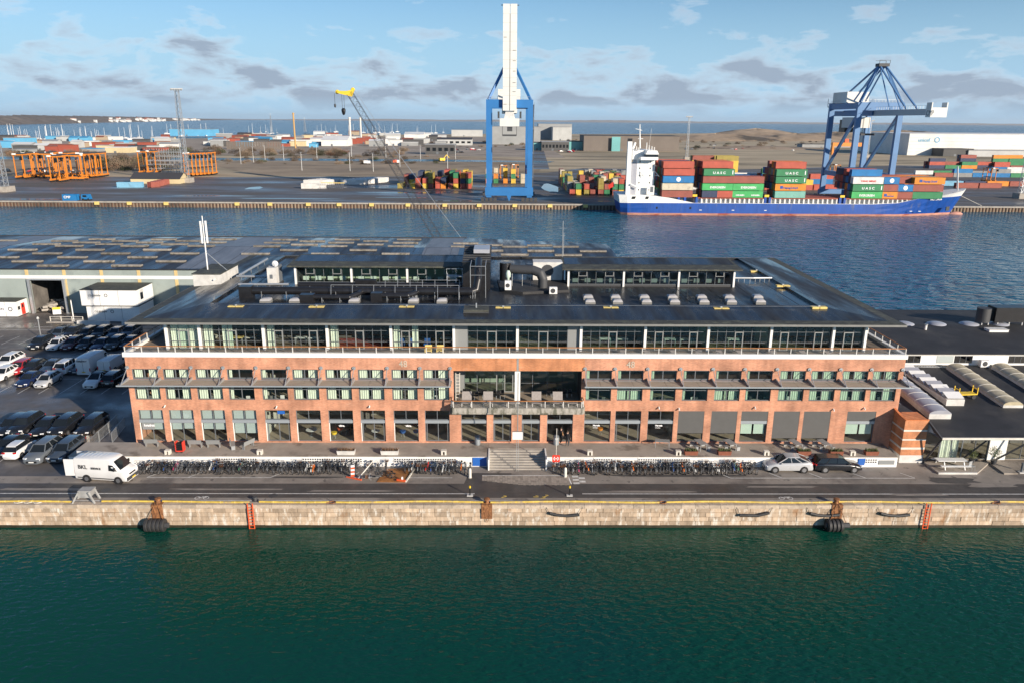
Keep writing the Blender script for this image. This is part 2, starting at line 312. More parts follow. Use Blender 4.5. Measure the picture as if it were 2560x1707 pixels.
mat('skylight_old',(.28,.255,.215),.7,var=.35,vs=1.4,rnd=.3,dirt=((.12,.11,.08),1.1,.52,.66))
mat('yellow',(.8,.55,.04),.5,var=.1,vs=2); mat('pale_yellow',(.72,.55,.18),.6,var=.15,vs=3)
mat('orange',(.68,.23,.025),.5,var=.12,vs=1); mat('red',(.65,.05,.03),.45); mat('orange_red',(.75,.11,.03),.5)
mat('skin',(.55,.34,.25),.6); mat('cloth_black',(.015,.015,.017),.9); mat('cloth_tan',(.4,.22,.09),.9); mat('hair',(.06,.04,.025),.8)
mat('plant',(.1,.12,.04),.8,var=.4,vs=6); mat('plant_brown',(.2,.12,.07),.9,var=.3,vs=6); mat('soil',(.05,.035,.025),.95)
mat('terracotta',(.24,.08,.045),.8,var=.2,vs=4); mat('blue_sign',(.02,.12,.45),.5)
# ================================================================ setting
def struct(o): return tag(o,kind='structure')
WZ=-2.3
QY=61.9          # near quay face
def sheet(name, pts, z, m, kind='structure'):
    b=MB(); b.add([(p[0],p[1],z) for p in pts],[tuple(range(len(pts)))]); return tag(b.build(name,m),kind=kind)
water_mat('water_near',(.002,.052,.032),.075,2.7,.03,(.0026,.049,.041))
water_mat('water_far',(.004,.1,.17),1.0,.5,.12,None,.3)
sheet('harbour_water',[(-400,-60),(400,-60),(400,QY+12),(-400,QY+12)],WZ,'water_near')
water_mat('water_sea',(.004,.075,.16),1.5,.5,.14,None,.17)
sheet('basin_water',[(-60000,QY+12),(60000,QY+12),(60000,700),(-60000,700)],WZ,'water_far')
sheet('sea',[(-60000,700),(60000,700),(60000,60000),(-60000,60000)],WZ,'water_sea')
# near pier: one sheet of asphalt, with its face towards the water
pier=[(-170,62.42),(170,62.42),(170,119),(44,119),(22,160),(-6,173),(-170,173)]
struct(sheet('pier_ground',pier,0,'asphalt'))
b=MB(); P=[(x,y,0) for x,y in pier]
for (a,c) in zip(pier[1:],pier[2:]+pier[:1]): b.quad((*a,-.006),(*c,-.006),(*c,-6),(*a,-6))
struct(b.build('pier_edge','grey_concrete'))
sheet('parking_lot',[(-100,67.6),(-41,67.6),(-38.2,70.2),(-38.2,131.8),(-100,131.8)],.004,'asphalt_lot')
sheet('road',[(-120,63.25),(120,63.25),(120,66.1),(-120,66.1)],.004,'asphalt_new')
sheet('road_patch',[(-3.6,66.1),(1.0,66.1),(1.0,68.4),(-3.2,68.4)],.004,'asphalt_new')
# lane lines and stall lines
def line(name, a, c, w=.1, z=.009, m='line_paint'):
    a,c=Vector((a[0],a[1],0)),Vector((c[0],c[1],0)); n=Vector((-(c-a).y,(c-a).x,0)).normalized()*w/2
    MBx=MB(); MBx.add([(p.x,p.y,z) for p in(a-n,c-n,c+n,a+n)],[(0,1,2,3)]); return struct(MBx.build(name,m))
line('lane_line',(-80,62.66),(80,62.66),.13)
for a,c in((-80,-2.5),(7.6,80)): line('lane_line',(a,64.05),(c,64.05),.12)
for a,c in((-34.5,-22.5),(-15.0,-4.8),(22.5,40.8)): line('lane_line',(a,67.35),(c,67.35),.1)
for x in(-34.5,-30.5,-22.5,-15.0,22.5,27.6,31.6,35.9,40.8): line('stall_line',(x,67.4),(x+(.9 if x<0 else -.9),68.5),.1)
for row,(y0,y1,x0,n) in enumerate(((68.4,73.2,-64,6),(76.2,81,-66,9),(90.6,96,-90,19),(112.3,117.0,-90,19))):
    for i in range(n):
        x=x0+2.62*i
        if x<-44: line('stall_line',(x,y0),(x,y1),.09)
line('stall_line',(-90,96.4),(-42,96.4),.09)
for k in range(7): line('road_dash',(-84+6*k,122.5),(-81+6*k,122.5),.12)
line('lane_line',(-90,120.6),(-42,120.6),.12)
# pavers and checker by the steps
pv=thing('paver_field','herringbone strip of brown pavers in front of the entrance steps','paving',(2,67,0),world=True)
tag(pv,kind='structure')
mat('paver',(.3,.26,.22),.85,rnd=.2,var=.15,vs=4)
pm=None
for i in range(34):
    x=-1.9+i*.25; lo=67.15-min(1.35,.42+i*.062)+.07*(i%2)
    for j in range(4):
        y1=67.75-(67.75-lo)*j/4; y0=67.75-(67.75-lo)*(j+1)/4
        MB().box(x+.006,x+.244,y0+.006,y1-.006,.002,.018).build('paver','paver',pv)
line('kerb_line',(-1.9,67.85),(6.6,67.85),.12)
line('kerb_line',(6.75,66.0),(6.55,67.8),.1,m='white_paint')
ck=thing('checker_marking','white checker squares painted beside the paver strip','road marking',(7.5,66.9,0),world=True); tag(ck,kind='structure')
for i in range(5):
    j=i%2; MB().box(6.95+.62*j,7.55+.62*j,66.05+.36*i,66.39+.36*i,.005,.012).build('white_square','line_paint',ck)
# cycle symbols
for x in(-27.6,26.5):
    b=MB(); b.lathe([(.2,.008),(.27,.008)],(x-.4,63.2,0),12,caps=False); b.lathe([(.2,.008),(.27,.008)],(x+.4,63.2,0),12,caps=False); b.box(x-.4,x+.4,63.28,63.36,.006,.009); b.box(x-.1,x+.45,63.45,63.5,.006,.009)
    struct(b.build('cycle_symbol','line_paint'))
for k,(px,py) in enumerate(((1340,1241),(1357,1244),(1260,1241),(1365,1239))):
    p=G(px,py); b=MB(); b.cbox((p.x,p.y,.008),.5,.1,.004,rz=.2*k); b.cbox((p.x+.1,p.y+.2,.008),.3,.08,.004,rz=-.3); struct(b.build('survey_mark','yellow_paint'))
for px,py in((265,1224),(683,1238),(1500,1152),(2395,1178),(1040,1177)):
    p=G(px,py); m=MB(); m.lathe([(.42,.004),(.42,.012),(.36,.014)],(p.x,p.y,0),16); struct(m.build('manhole_cover','charcoal'))
# ---------------------------------------------------------------- stone quay
qw=thing('quay_wall','tan stone quay wall running along the green water','quay wall',(0,QY+.3,WZ),world=True)
MB().box(-170,170,QY+.12,62.415,-6,-.02).build('core','stone_joint',qw)
MB().box(-170,170,QY-.02,QY+.118,WZ-.6,WZ+.22).build('weed_band','weed',qw)
for s in(-1,1): MB().box(*sorted((s*49.5,s*170)),QY,QY+.118,WZ+.23,-.025).build('end_wall','stone',qw)
rs=random.Random(3)
x=-50
while x<50:
    l=rs.uniform(1.0,1.9); MB().box(x+.012,x+l-.012,QY-.06+rs.uniform(-.02,.01),62.41,-.34,.012+rs.uniform(-.008,.008)).build('coping_stone','coping',qw); x+=l
n=0
for c in range(4):
    x=-49.4+.4*(c%2); z1=-.36-.43*c; z0=z1-.415
    while x<49.4:
        l=rs.uniform(.95,1.75)*(1.0 if c else 1.05); d=rs.uniform(-.025,.02)
        MB().box(x+.015,x+l-.015,QY+d,QY+.117,z0+.012,z1-.012).build('stone','stone',qw); x+=l; n+=1

# repairs and stains in the quay road
ra=random.Random(12); mat('asphalt_patch',(.075,.07,.067),.7,var=.3,vs=1); mat('asphalt_pale',(.23,.205,.18),.85,var=.25,vs=.8)
for k,(px,py,w_,d_,m) in enumerate(((1100,1160,3.5,1.0,'asphalt_patch'),(420,1190,9,.5,'asphalt_pale'),(760,1192,7,.45,'asphalt_patch'),(1700,1188,14,.5,'asphalt_patch'),(2200,1192,6,.6,'asphalt_pale'),(2380,1200,5,1.4,'asphalt_patch'),(2480,1212,5,1.0,'asphalt_pale'),(560,1222,10,.35,'asphalt_pale'),(120,1222,9,.5,'asphalt_pale'),(880,1226,8,.3,'asphalt_pale'),(1620,1228,9,.4,'asphalt_pale'),(2300,1236,6,.4,'asphalt_pale'),(1960,1216,7,.35,'asphalt_pale'),(330,1170,2.5,.7,'asphalt_patch'))):
    p=G(px,py); pts=[]
    for i in range(14): a=2*math.pi*i/14; e=ra.uniform(.75,1.1); pts.append((p.x+w_/2*e*max(-1,min(1,1.3*math.cos(a))),p.y+d_/2*e*max(-1,min(1,1.3*math.sin(a)))))
    sheet('asphalt_patch',pts,.0065+.0004*k,m)
# ================================================================ main office building
X0,X1,YF=-38.05,41.3,73.2
CX=(X0+X1)/2
ob=thing('office_building','long red brick dockside office building with dark roof and set-back glass top floor','building',(CX,YF,0),world=True)
def mirror(a,c): return (2*CX-c,2*CX-a)
ST=[-37.55,-34.42,-31.18,-27.96,-24.55,-21.34,-18.0,-14.68,-11.26,-8.02]
WW=2.63
up=[(s,s+WW) for s in ST]; up=up+[mirror(*u) for u in up][::-1]
gl_left=[(s+.05,s+WW-.02) for s in ST]
gl_mid=[(-4.21,-1.54),(-.87,1.03),(2.1,4.01),(4.73,7.42)]
gl_right=[(8.61,11.35),(11.83,14.52),(15.24,17.92),(18.4,21.1),(21.86,24.56),(24.99,27.79),(28.38,31.1),(31.52,34.35),(36.08,39.1)]
RX0,RX1=-4.95,8.2                       # recess over the entrance
openings=[(a,c,5.85,7.88) for a,c in up]+[(a,c,8.03,9.16) for a,c in up]+[(a,c,1.25,4.72) for a,c in gl_left+gl_right]+[(a,c,1.25,4.65) for a,c in gl_mid]+[(RX0,RX1,5.32,9.06)]
def wall_front(b, x0,x1,z0,z1,y,ops,dep=.32,m=0):
    xs=sorted({x0,x1}|{q for o in ops for q in o[:2]}); zs=sorted({z0,z1}|{q for o in ops for q in o[2:]})
    for za,zb in zip(zs,zs[1:]):
        run=None
        for xa,xb in zip(xs,xs[1:]):
            mx,mz=(xa+xb)/2,(za+zb)/2
            if any(o[0]<mx<o[1] and o[2]<mz<o[3] for o in ops):
                if run: b.quad((run[0],y,za),(run[1],y,za),(run[1],y,zb),(run[0],y,zb),m); run=None
            else: run=(run[0],xb) if run else (xa,xb)
        if run: b.quad((run[0],y,za),(run[1],y,za),(run[1],y,zb),(run[0],y,zb),m)
    for a,c,z,t in ops:
        b.quad((a,y,z),(a,y,t),(a,y+dep,t),(a,y+dep,z),m); b.quad((c,y,z),(c,y,t),(c,y+dep,t),(c,y+dep,z),m)
        b.quad((a,y,z),(c,y,z),(c,y+dep,z),(a,y+dep,z),m); b.quad((a,y,t),(c,y,t),(c,y+dep,t),(a,y+dep,t),m)
b=MB(); wall_front(b,X0,X1,0,10.45,YF,openings)
b.build('wall','brick',ob)
b=MB(); b.box(X0,X0+.35,YF+.002,112,0,10.449); b.box(X1-.35,X1,YF+.002,112,0,10.449); b.box(X0+.35,X1-.35,111.6,112,0,10.449); b.build('side_wall','brick',ob)
b=MB(); b.box(RX0-.25,CX-.12,YF-.012,YF-.001,9.06,10.44); b.box(CX+.12,RX1+.25,YF-.012,YF-.001,9.06,10.44); b.build('brick_panel','brick_orange',ob)
MB().box(CX-.1,CX+.1,YF-.03,YF-.001,9.06,10.44).build('joint_strip','grey_concrete',ob)
# storeys inside
b=MB(); b.box(X0+.36,X1-.36,YF+.33,81,1.05,1.2); b.build('ground_floor','interior_floor',ob)
b=MB(); b.box(X0+.36,RX0,YF+.33,80.5,4.85,5.2); b.box(RX1,X1-.36,YF+.33,80.5,4.85,5.2); b.box(RX0,RX1,YF+.33,80.5,4.85,5.3); b.build('upper_floor','interior_floor',ob)
b=MB(); b.box(X0+.36,X1-.36,81,81.2,1.2,10.4); b.build('interior_wall','interior',ob)
for i,x in enumerate([-31.4,-24.8,-18.25,-11.6,-5.2,8.35,15.0,21.5,28.1,34.8]):
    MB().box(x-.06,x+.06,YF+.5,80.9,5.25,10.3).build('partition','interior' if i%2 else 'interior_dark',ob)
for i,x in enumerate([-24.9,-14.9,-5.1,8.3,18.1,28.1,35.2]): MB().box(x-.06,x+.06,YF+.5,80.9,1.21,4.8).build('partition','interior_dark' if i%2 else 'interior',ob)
def window(parent,x0,x1,z0,z1,y,vs=(.5,),hs=(),fw=.07,fm='frame_grey',gm='glass',dep=.09,name='window',top=None):
    """frame with mullions and a pane for every light"""
    f=MB(); f.box(x0,x1,y,y+dep,z0,z0+fw); f.box(x0,x1,y,y+dep,z1-fw,z1); f.box(x0,x0+fw,y,y+dep,z0+fw,z1-fw); f.box(x1-fw,x1,y,y+dep,z0+fw,z1-fw)
    xs=[x0+fw]+[x0+(x1-x0)*v for v in vs]+[x1-fw]; zs=[z0+fw]+[z0+(z1-z0)*h for h in hs]+[z1-fw]
    for v in xs[1:-1]: f.box(v-fw*.45,v+fw*.45,y+.004,y+dep-.004,z0+fw,z1-fw)
    for h in zs[1:-1]: f.box(x0+fw,x1-fw,y+.008,y+dep-.008,h-fw*.4,h+fw*.4)
    o=f.build(name,fm,parent)
    for a,c in zip(xs,xs[1:]):
        for e,g in zip(zs,zs[1:]): MB().quad((a,y+dep*.6,e),(c,y+dep*.6,e),(c,y+dep*.6,g),(a,y+dep*.6,g)).build('pane',gm,o)
    return o
def curtain(parent,x0,x1,z0,z1,y,m='curtain',name='curtain'):
    n=max(4,int((x1-x0)/.11)); b=MB(); P=[(x0+(x1-x0)*i/n,y+.05*(i%2)) for i in range(n+1)]
    for p,q in zip(P,P[1:]): b.quad((*p,z0),(*q,z0),(*q,z1),(*p,z1))
    return b.build(name,m,parent)
rc=random.Random(11)
def desk_items(parent,x0,x1,z,y):
    for k in range(rc.randint(1,3)):
        x=rc.uniform(x0+.2,x1-.5); b=MB(); b.box(x,x+rc.uniform(.3,.6),y,y+.06,z+.1,z+rc.uniform(.35,.5)); b.box(x+.12,x+.2,y+.02,y+.1,z,z+.12)
        b.build('monitor',rc.choice(['charcoal','white_dirty','interior_dark']),parent)
for i,(a,c) in enumerate(up):
    left=i<10
    o=window(ob,a,c,5.85,7.88,YF+.12,(.5,),(.55,),.08,'frame_grey','glass' if left else 'glass_green'); 
    MB().box(a,c,YF+.35,YF+1.0,5.62,5.72).build('sill_desk','offwhite',o); desk_items(o,a,c,5.72,YF+.5)
    p=rc.random()
    if left and i not in(3,4) or (not left and i in(11,14,16,17,18,19)):
        w1=rc.uniform(.75,1.05); curtain(o,a+.1,a+w1,5.75,7.9,YF+.42); curtain(o,c-rc.uniform(1.0,1.25),c-.12,5.75,7.9,YF+.42)
        if p>.4: curtain(o,a+w1+.12,a+w1+.3,5.75,7.9,YF+.42)
    else: curtain(o,a+.1,a+.42,5.75,7.9,YF+.42)
    o=window(ob,a,c,8.03,9.16,YF+.12,(.47,),(.14,),.09,'frame_grey','glass' if left else 'glass_green')
    if left and i not in(3,4) or (not left and i>15):
        curtain(o,a+.12,a+rc.uniform(.75,1.1),8.0,9.3,YF+.42); curtain(o,c-rc.uniform(1.05,1.2),c-.12,8.0,9.3,YF+.42)
    else: curtain(o,a+.12,a+.42,8.0,9.3,YF+.42)
# ground floor shopfronts
def shop(a,c,kind,k):
    z0,z1=1.25,4.65 if (a,c) in gl_mid else 4.72
    y=YF+.18
    g='glass'
    if kind=='door': o=window(ob,a,c,z0,3.3,y,(.08,.53,.92) ,(),.09,'frame_grey',g,name='door')
    else: o=window(ob,a,c,z0,3.3,y,(.5,) if kind=='blind' else (),(),.07,'frame_grey',g)
    window(ob,a,c,3.62,z1,y,(.5,),(),.07,'frame_grey',g)
    MB().box(a,c,y-.12,y+.1,3.301,3.619).build('fascia_bar','steel_grey',ob)
    MB().box(a+.02,a+.09,y-.1,y-.002,z0,3.3).build('jamb','white',o) if k<9 else None
    if kind=='blind':
        for (p,q) in((a+.1,(a+c)/2-.06),((a+c)/2+.06,c-.1)):
            MB().box(p,q,y+.16,y+.18,3.65,4.7).build('blind','blind_grey',o); MB().box(p,q,y+.16,y+.18,3.3-rc.uniform(.75,.85) if k!=3 else 2.05,3.3).build('blind','blind_grey',o)
    if kind=='shutter':
        MB().box(a-.02,c+.02,y-.16,y-.13,2.25-.55*(k>15),z1).build('screen','blind_dark',o)
    if kind=='doorpale':
        for (p,q) in((a+.15,(a+c)/2-.1),((a+c)/2+.1,c-.15)): MB().box(p,q,y+.12,y+.14,2.1,3.2).build('blind','blind_pale',o)
        MB().box(a,c,y-.15,y-.122,3.65,z1).build('screen','blind_dark',o)
    return o
kinds=['blind']*4+['door','win','win','door','win','door']
shops=[shop(a,c,k,i) for i,((a,c),k) in enumerate(zip(gl_left,kinds))]
mids=[shop(a,c,k,10) for (a,c),k in zip(gl_mid,['win','door','door','win'])]
rk=['win','door','win','shutter','shutter','doorpale','shutter','shutter','doorpale']
rights=[shop(a,c,k,11+i) for i,((a,c),k) in enumerate(zip(gl_right,rk))]
mat('sign_white',(.85,.85,.85),.5); mat('number_metal',(.52,.45,.36),.5)
text('lettering','kvadrat',.36,'sign_white',shops[0],(-37.1,YF+.16,2.85),bold=.012)
MB().box(-37.3,-36.05,YF+.17,YF+.175,2.5,3.2).build('sign_panel','frame_light',shops[0])
for s,x in((6,-16.95),(8,-10.0)): text('lettering','vitra.',.3,'sign_white',shops[s],(x,YF+.2,2.85),bold=.015)
for s,x in((0,9.55),(2,16.1)): text('lettering','Martela',.24,'sign_white',rights[s],(x,YF+.2,2.95),bold=.012); text('lettering','Outlet',.2,'sign_white',rights[s],(x,YF+.2,2.72))
MB().box(-23.2,-22.45,YF+.16,YF+.165,4.25,4.6).build('poster','blue_sign',shops[4])
for x in(-10.45,12.72): text('house_number','48',.95,'number_metal',ob,(x,YF-.03,9.47),depth=.015,sx=.9,bold=.006)
# furniture seen through the shop glass
def round_table(x,y,z,r=.45,m='white'):
    t=thing('pedestal_table','','table',(x,y,z)); b=MB(); b.cyl((0,0,.7),(0,0,.73),r,14); b.build('table_top',m,t); MB().cyl((0,0,.02),(0,0,.7),.04,6).build('post','galv',t); MB().cyl((0,0,0),(0,0,.03),.28,10).build('foot','galv',t); return t
def shell_chair(x,y,z,rz,m,label,group=None):
    t=thing('shell_chair',label,'chair',(x,y,z),rz,group); b=MB()
    b.lathe([(.05,.42),(.24,.44),(.3,.52),(.33,.7)],(0,0,0),10); b.build('seat_shell',m,t,smooth=True)
    for k in range(4): a=k*math.pi/2+.78; MB().bar((0.05*math.cos(a),.05*math.sin(a),.42),(.24*math.cos(a),.24*math.sin(a),0),.025).build('leg','galv',t)
    return t
for x,lab in((-13.35,'white round pedestal table inside the glass door left of the blue chairs'),):
    round_table(x,YF+1.3,1.2)['label']=lab
shell_chair(-10.5,YF+1.4,1.2,0,'blue_fabric','left one of two blue shell chairs behind the shop glass'); shell_chair(-9.1,YF+1.5,1.2,0,'blue_fabric','right one of two blue shell chairs behind the shop glass')
shell_chair(-17.7,YF+1.0,1.2,0,'yellow','yellow shell chair at the corner of the shop window'); shell_chair(-17.3,YF+2.2,1.2,0,'orange_red','red shell chair deep in the shop behind the yellow one')
round_table(-20.2,YF+1.6,1.2,.6)['label']='white table behind the glass left of the yellow chair'
shell_chair(10.6,YF+2.2,1.2,0,'orange','orange shell chair in the window right of the entrance'); 
for x,y in((-16.5,YF+2.0),(-15.9,YF+2.6)): shell_chair(x,y,1.2,0,'charcoal','dark shell chair among the yellow and red ones',group='dark shell chairs in the shop')
# white parapet band with coping, terrace deck
b=MB(); b.box(X0-.12,X1+.12,YF-.14,YF+.3,10.455,10.91); b.box(X0-.12,X0+.3,YF+.3,111.9,10.455,10.91); b.box(X1-.3,X1+.12,YF+.3,111.9,10.455,10.91); b.build('parapet','white',ob)
MB().box(X0+.3,X1-.3,YF+.3,111.6,10.4,10.62).build('terrace_deck','deck_wood',ob)
# railing: wooden top rail, posts, wires
def railing(parent,pts,z0,h,step,name='railing'):
    r=MB(); wr=MB()
    for a,c in zip(pts,pts[1:]):
        a,c=Vector(a),Vector(c); r.bar((a.x,a.y,z0+h),(c.x,c.y,z0+h),.09,.07)
        for k in range(5): wr.cyl((a.x,a.y,z0+h*(k+.6)/5.6),(c.x,c.y,z0+h*(k+.6)/5.6),.008,4,caps=False)
    o=r.build(name,'handrail_wood',parent); wr.build('wires','galv',o)
    for a,c in zip(pts,pts[1:]):
        a,c=Vector(a),Vector(c); n=max(1,round((c-a).length/step))
        for k in range(n+(c==Vector(pts[-1]))):
            p=a.lerp(c,k/n); MB().box(p.x-.04,p.x+.04,p.y-.04,p.y+.04,z0-.05,z0+h-.036).build('post','white_dirty',o)
    return o
railing(ob,[(X0+.1,95,0),(X0+.1,YF+.05,0),(X1-.1,YF+.05,0),(X1-.1,98,0)],10.91,.62,1.68)
# set-back top floor
cols=[-34.45,-31.06,-24.52,-17.98,-11.44,-4.95,1.6,8.18,14.83,21.38,27.92,34.42,37.78]
YT=75.35
rt=random.Random(5)
for x in cols: MB().box(x-.13,x+.13,YT-.32,YT-.06,10.62,13.55).build('column','white',ob)
for i,(a,c) in enumerate(zip(cols,cols[1:])):
    x0,x1=a+.14,c-.14; g='glass' if i<5 else 'glass_green'
    if i in(5,6):
        if i==5: MB().box(x0,x0+1.25,YT,YT+.1,10.62,13.4).build('grey_panel','frame_light',ob); x0+=1.26
        else: MB().box(x1-1.2,x1,YT,YT+.1,10.62,13.4).build('grey_panel','frame_light',ob); x1-=1.21
    n=max(3,round((x1-x0)/.95)); vs=[k/n for k in range(1,n)]
    o=window(ob,x0,x1,10.62,13.4,YT,vs,(.3,.72),.05,'frame_grey',g)
    for d in ((1,n-2) if n>5 and i%2==0 else (n//2,) if n>3 else (1,)):
        da=x0+(x1-x0)*d/n; dw=(x1-x0)/n*(1 if i%2==0 else 1.0)
        window(ob,da,da+dw,10.63,12.65,YT-.06,(),(),.1,'frame_light',g,.055,name='door')
    if i<5:
        for k in range(rt.randint(2,3)):
            xa=rt.choice([x0+.1,x0+.1,x1-1.3,x0+2.0]) if x1-x0>4 else x0+.1+k*1.0; curtain(o,xa,xa+rt.uniform(.5,1.2),10.65,13.4,YT+.35,'curtain')
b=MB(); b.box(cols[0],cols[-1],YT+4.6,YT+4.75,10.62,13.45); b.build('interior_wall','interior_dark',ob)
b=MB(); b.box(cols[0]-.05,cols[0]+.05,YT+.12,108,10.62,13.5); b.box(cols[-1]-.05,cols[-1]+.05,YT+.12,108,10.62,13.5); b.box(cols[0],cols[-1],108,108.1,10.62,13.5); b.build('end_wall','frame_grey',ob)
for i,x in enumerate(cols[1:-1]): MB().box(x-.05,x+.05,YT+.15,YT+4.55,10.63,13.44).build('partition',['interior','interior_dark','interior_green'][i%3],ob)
MB().box(cols[3]+.3,cols[4]-.3,YT+.3,YT+4,10.63,10.66).build('carpet','red_carpet',ob)
for x in(-10.9,-9.8,-8.2):
    t=thing('armchair','blue armchair behind the top-floor glass','armchair',(x+.35,YT+1.1,10.63),group='blue armchairs in the top-floor lounge'); MB().box(-.35,.35,-.3,.3,.2,.42).build('seat','blue_fabric',t); MB().box(-.35,.35,.3,.42,.2,.8).build('backrest','blue_fabric',t); MB().box(-.3,.3,-.25,.25,0,.2).build('base','charcoal',t)
for x in(-28.6,-27.2,-21.9,-20.5,-6.5,10.4,12.2,17.3,19.0,24.1): 
    t=thing('desk','office desk behind the top-floor glass','desk',(x+.6,YT+1.95,10.63),group='desks on the top floor'); MB().box(-.6,.6,-.35,.35,.68,.73).build('desk_top',rt.choice(['white','offwhite','pale_yellow']),t)
    for u in(-.55,.55): MB().box(u-.03,u+.03,-.3,.3,0,.68).build('leg','galv',t)
# roof: mossy sloping rim round a lower flat field
EX0,EX1,EY0,EY1=-37.5,40.85,73.1,112.0
IX0,IX1,IY0,IY1=-31.3,34.2,79.3,108.6
ZE,ZR,ZI=14.0,14.55,14.3
b=MB()
O=[(EX0,EY0),(EX1,EY0),(EX1,EY1),(EX0,EY1)]; I=[(IX0,IY0),(IX1,IY0),(IX1,IY1),(IX0,IY1)]
for k in range(4):
    j=(k+1)%4; b.quad((*O[k],ZE),(*O[j],ZE),(*I[j],ZR),(*I[k],ZR)); b.quad((*I[k],ZR),(*I[j],ZR),(*I[j],ZI),(*I[k],ZI))
rf=b.build('roof','roof_bitumen',ob)
MB().quad((IX0,IY0,ZI),(IX1,IY0,ZI),(IX1,IY1,ZI),(IX0,IY1,ZI)).build('flat_roof','roof_bitumen',rf)
b=MB()
for k,(p,q) in enumerate(zip(O,O[1:]+O[:1])):                      # mossy strip along the eaves
    ip,iq=I[k],I[(k+1)%4]; f=.2
    l=lambda u,v,s,z: (u[0]+(v[0]-u[0])*s,u[1]+(v[1]-u[1])*s,z)
    b.quad((*p,ZE+.006),(*q,ZE+.006),l(q,iq,f,ZE+(ZR-ZE)*f+.006),l(p,ip,f,ZE+(ZR-ZE)*f+.006))
b.build('moss','roof_moss',rf)
b=MB()
for p,q in zip(O,O[1:]+O[:1]):
    b.quad((*p,ZE+.02),(*q,ZE+.02),(*q,ZE-.2),(*p,ZE-.2))
b.quad(*[(*p,ZE-.2) for p in O]); b.build('fascia','fascia',rf)
MB().quad(*[(x,y,ZE-.45) for x,y in((cols[0],YT-.1),(cols[-1],YT-.1),(cols[-1],108),(cols[0],108))]).build('ceiling','interior',ob)
MB().box(cols[0],cols[-1],YT-.2,YT-.02,13.41,13.78).build('head_beam','charcoal',ob)
rw=random.Random(9)
for k in range(17):                                                # seams of the felt, running with the fall
    x=IX0+1.5+k*3.9; MB().box(x,x+.05,IY0+.1,IY1-.1,ZI+.002,ZI+.02).build('seam','charcoal',rf)
# two clerestories on the roof
def clerestory(x0,x1,y0,zt,gm,lab):
    o=MB(); o.box(x0+.1,x1-.1,y0+.25,y0+5,ZI,zt-.05); 
    c=MB(); c.quad((x0-.8,y0-.9,zt+.28),(x1+.8,y0-.9,zt+.28),(x1+.5,y0+4.6,zt+.75),(x0-.5,y0+4.6,zt+.75)); c.quad((x0-.8,y0-.9,zt+.28),(x1+.8,y0-.9,zt+.28),(x1+.8,y0-.9,zt+.1),(x0-.8,y0-.9,zt+.1))
    c.quad((x0-.8,y0-.9,zt+.1),(x1+.8,y0-.9,zt+.1),(x1+.5,y0+4.6,zt+.1),(x0-.5,y0+4.6,zt+.1)); c.quad((x0-.5,y0+4.6,zt+.75),(x1+.5,y0+4.6,zt+.75),(x1+.5,y0+4.6,zt+.1),(x0-.5,y0+4.6,zt+.1))
    c.quad((x0-.8,y0-.9,zt+.28),(x0-.5,y0+4.6,zt+.75),(x0-.5,y0+4.6,zt+.1),(x0-.8,y0-.9,zt+.1)); c.quad((x1+.8,y0-.9,zt+.28),(x1+.5,y0+4.6,zt+.75),(x1+.5,y0+4.6,zt+.1),(x1+.8,y0-.9,zt+.1))
    r=thing('clerestory',lab,'roof light',((x0+x1)/2,y0,ZI),world=True)
    c.build('roof','roof_moss',r); s=MB(); s.quad((x0-.4,y0+1.2,zt+.47),(x1+.3,y0+1.2,zt+.47),(x1+.3,y0+4.2,zt+.73),(x0-.3,y0+4.2,zt+.73)); s.build('wet_felt','roof_bitumen',r)
    MB().box(x0,x1,y0+3.6,y0+3.7,ZI,zt).build('back_wall','interior_green' if gm=='glass' else 'interior',r)
    MB().box(x0,x1,y0-.12,y0+.1,ZI,ZI+.24).build('upstand','charcoal',r)
    n=3; L=(x1-x0)/n
    for k in range(n+1): MB().box(x0+L*k-.11,x0+L*k+.11,y0-.3,y0-.13,ZI,zt).build('column','white',r)
    for k in range(n):
        w=window(r,x0+L*k+.12,x0+L*(k+1)-.12,ZI+.25,zt,y0-.1,(.17,.34,.5,.67,.84),(),.05,'frame_grey',gm)
        for u in(.17,.67): window(r,x0+L*k+.12+(L-.24)*u,x0+L*k+.12+(L-.24)*(u+.16),ZI+1.25,zt-.1,y0-.16,(),(),.07,'frame_light',gm,.05,name='vent_light')
        for u in range(4): MB().box(x0+L*k+.6+u*1.5,x0+L*k+1.3+u*1.5,y0+.9,y0+1.0,ZI+.3,ZI+.8).build('seat_back','blind_pale',r)
    for s in(x0,x1): MB().box(s-.06,s+.06,y0,y0+3.7,ZI,zt).build('end_wall','charcoal',r)
    return r
clerestory(8.0,28.05,89.8,16.3,'glass_dark','long glazed roof light with dark panes on the right of the flat roof')
clerestory(-24.95,-4.75,90.4,16.4,'glass','long glazed roof light with green walls on the left of the flat roof')
# sun canopy on brackets
def canopy(x0,x1,piers,lean):
    o=MB(); n=int((x1-x0)/1.75); 

    c=MB().box(x0,x1,71.28,71.36,7.93,8.06).box(x0,x1,73.12,73.19,7.93,8.04).build('canopy','steel_grey',ob)
    m=round((x1-x0)/1.68)
    for k in range(m):                          # slatted panels
        a=x0+(x1-x0)*k/m; d=x0+(x1-x0)*(k+1)/m
        MB().box(a+.015,d-.015,71.37,73.11,7.96,8.02).build('slat_panel','canopy_wood',c)
    for x in piers:
        MB().prism([(x-.06,73.19,8.02),(x-.06,71.35,8.02),(x-.06,71.35,8.1),(x-.06,73.19,8.34)],(.12,0,0)).build('bracket_fin','galv',c)
        b=MB(); b.cyl((x,73.1,9.33),(x,71.42,8.05),.04,6); b.build('tie_rod','galv',c)
        b=MB(); b.cyl((x,73.08,9.33),(x,73.199,9.33),.19,12); b.build('wall_plate','galv',c)
pl=[X0+.16]+[(up[i][1]+up[i+1][0])/2 for i in range(9)]+[RX0-.3]
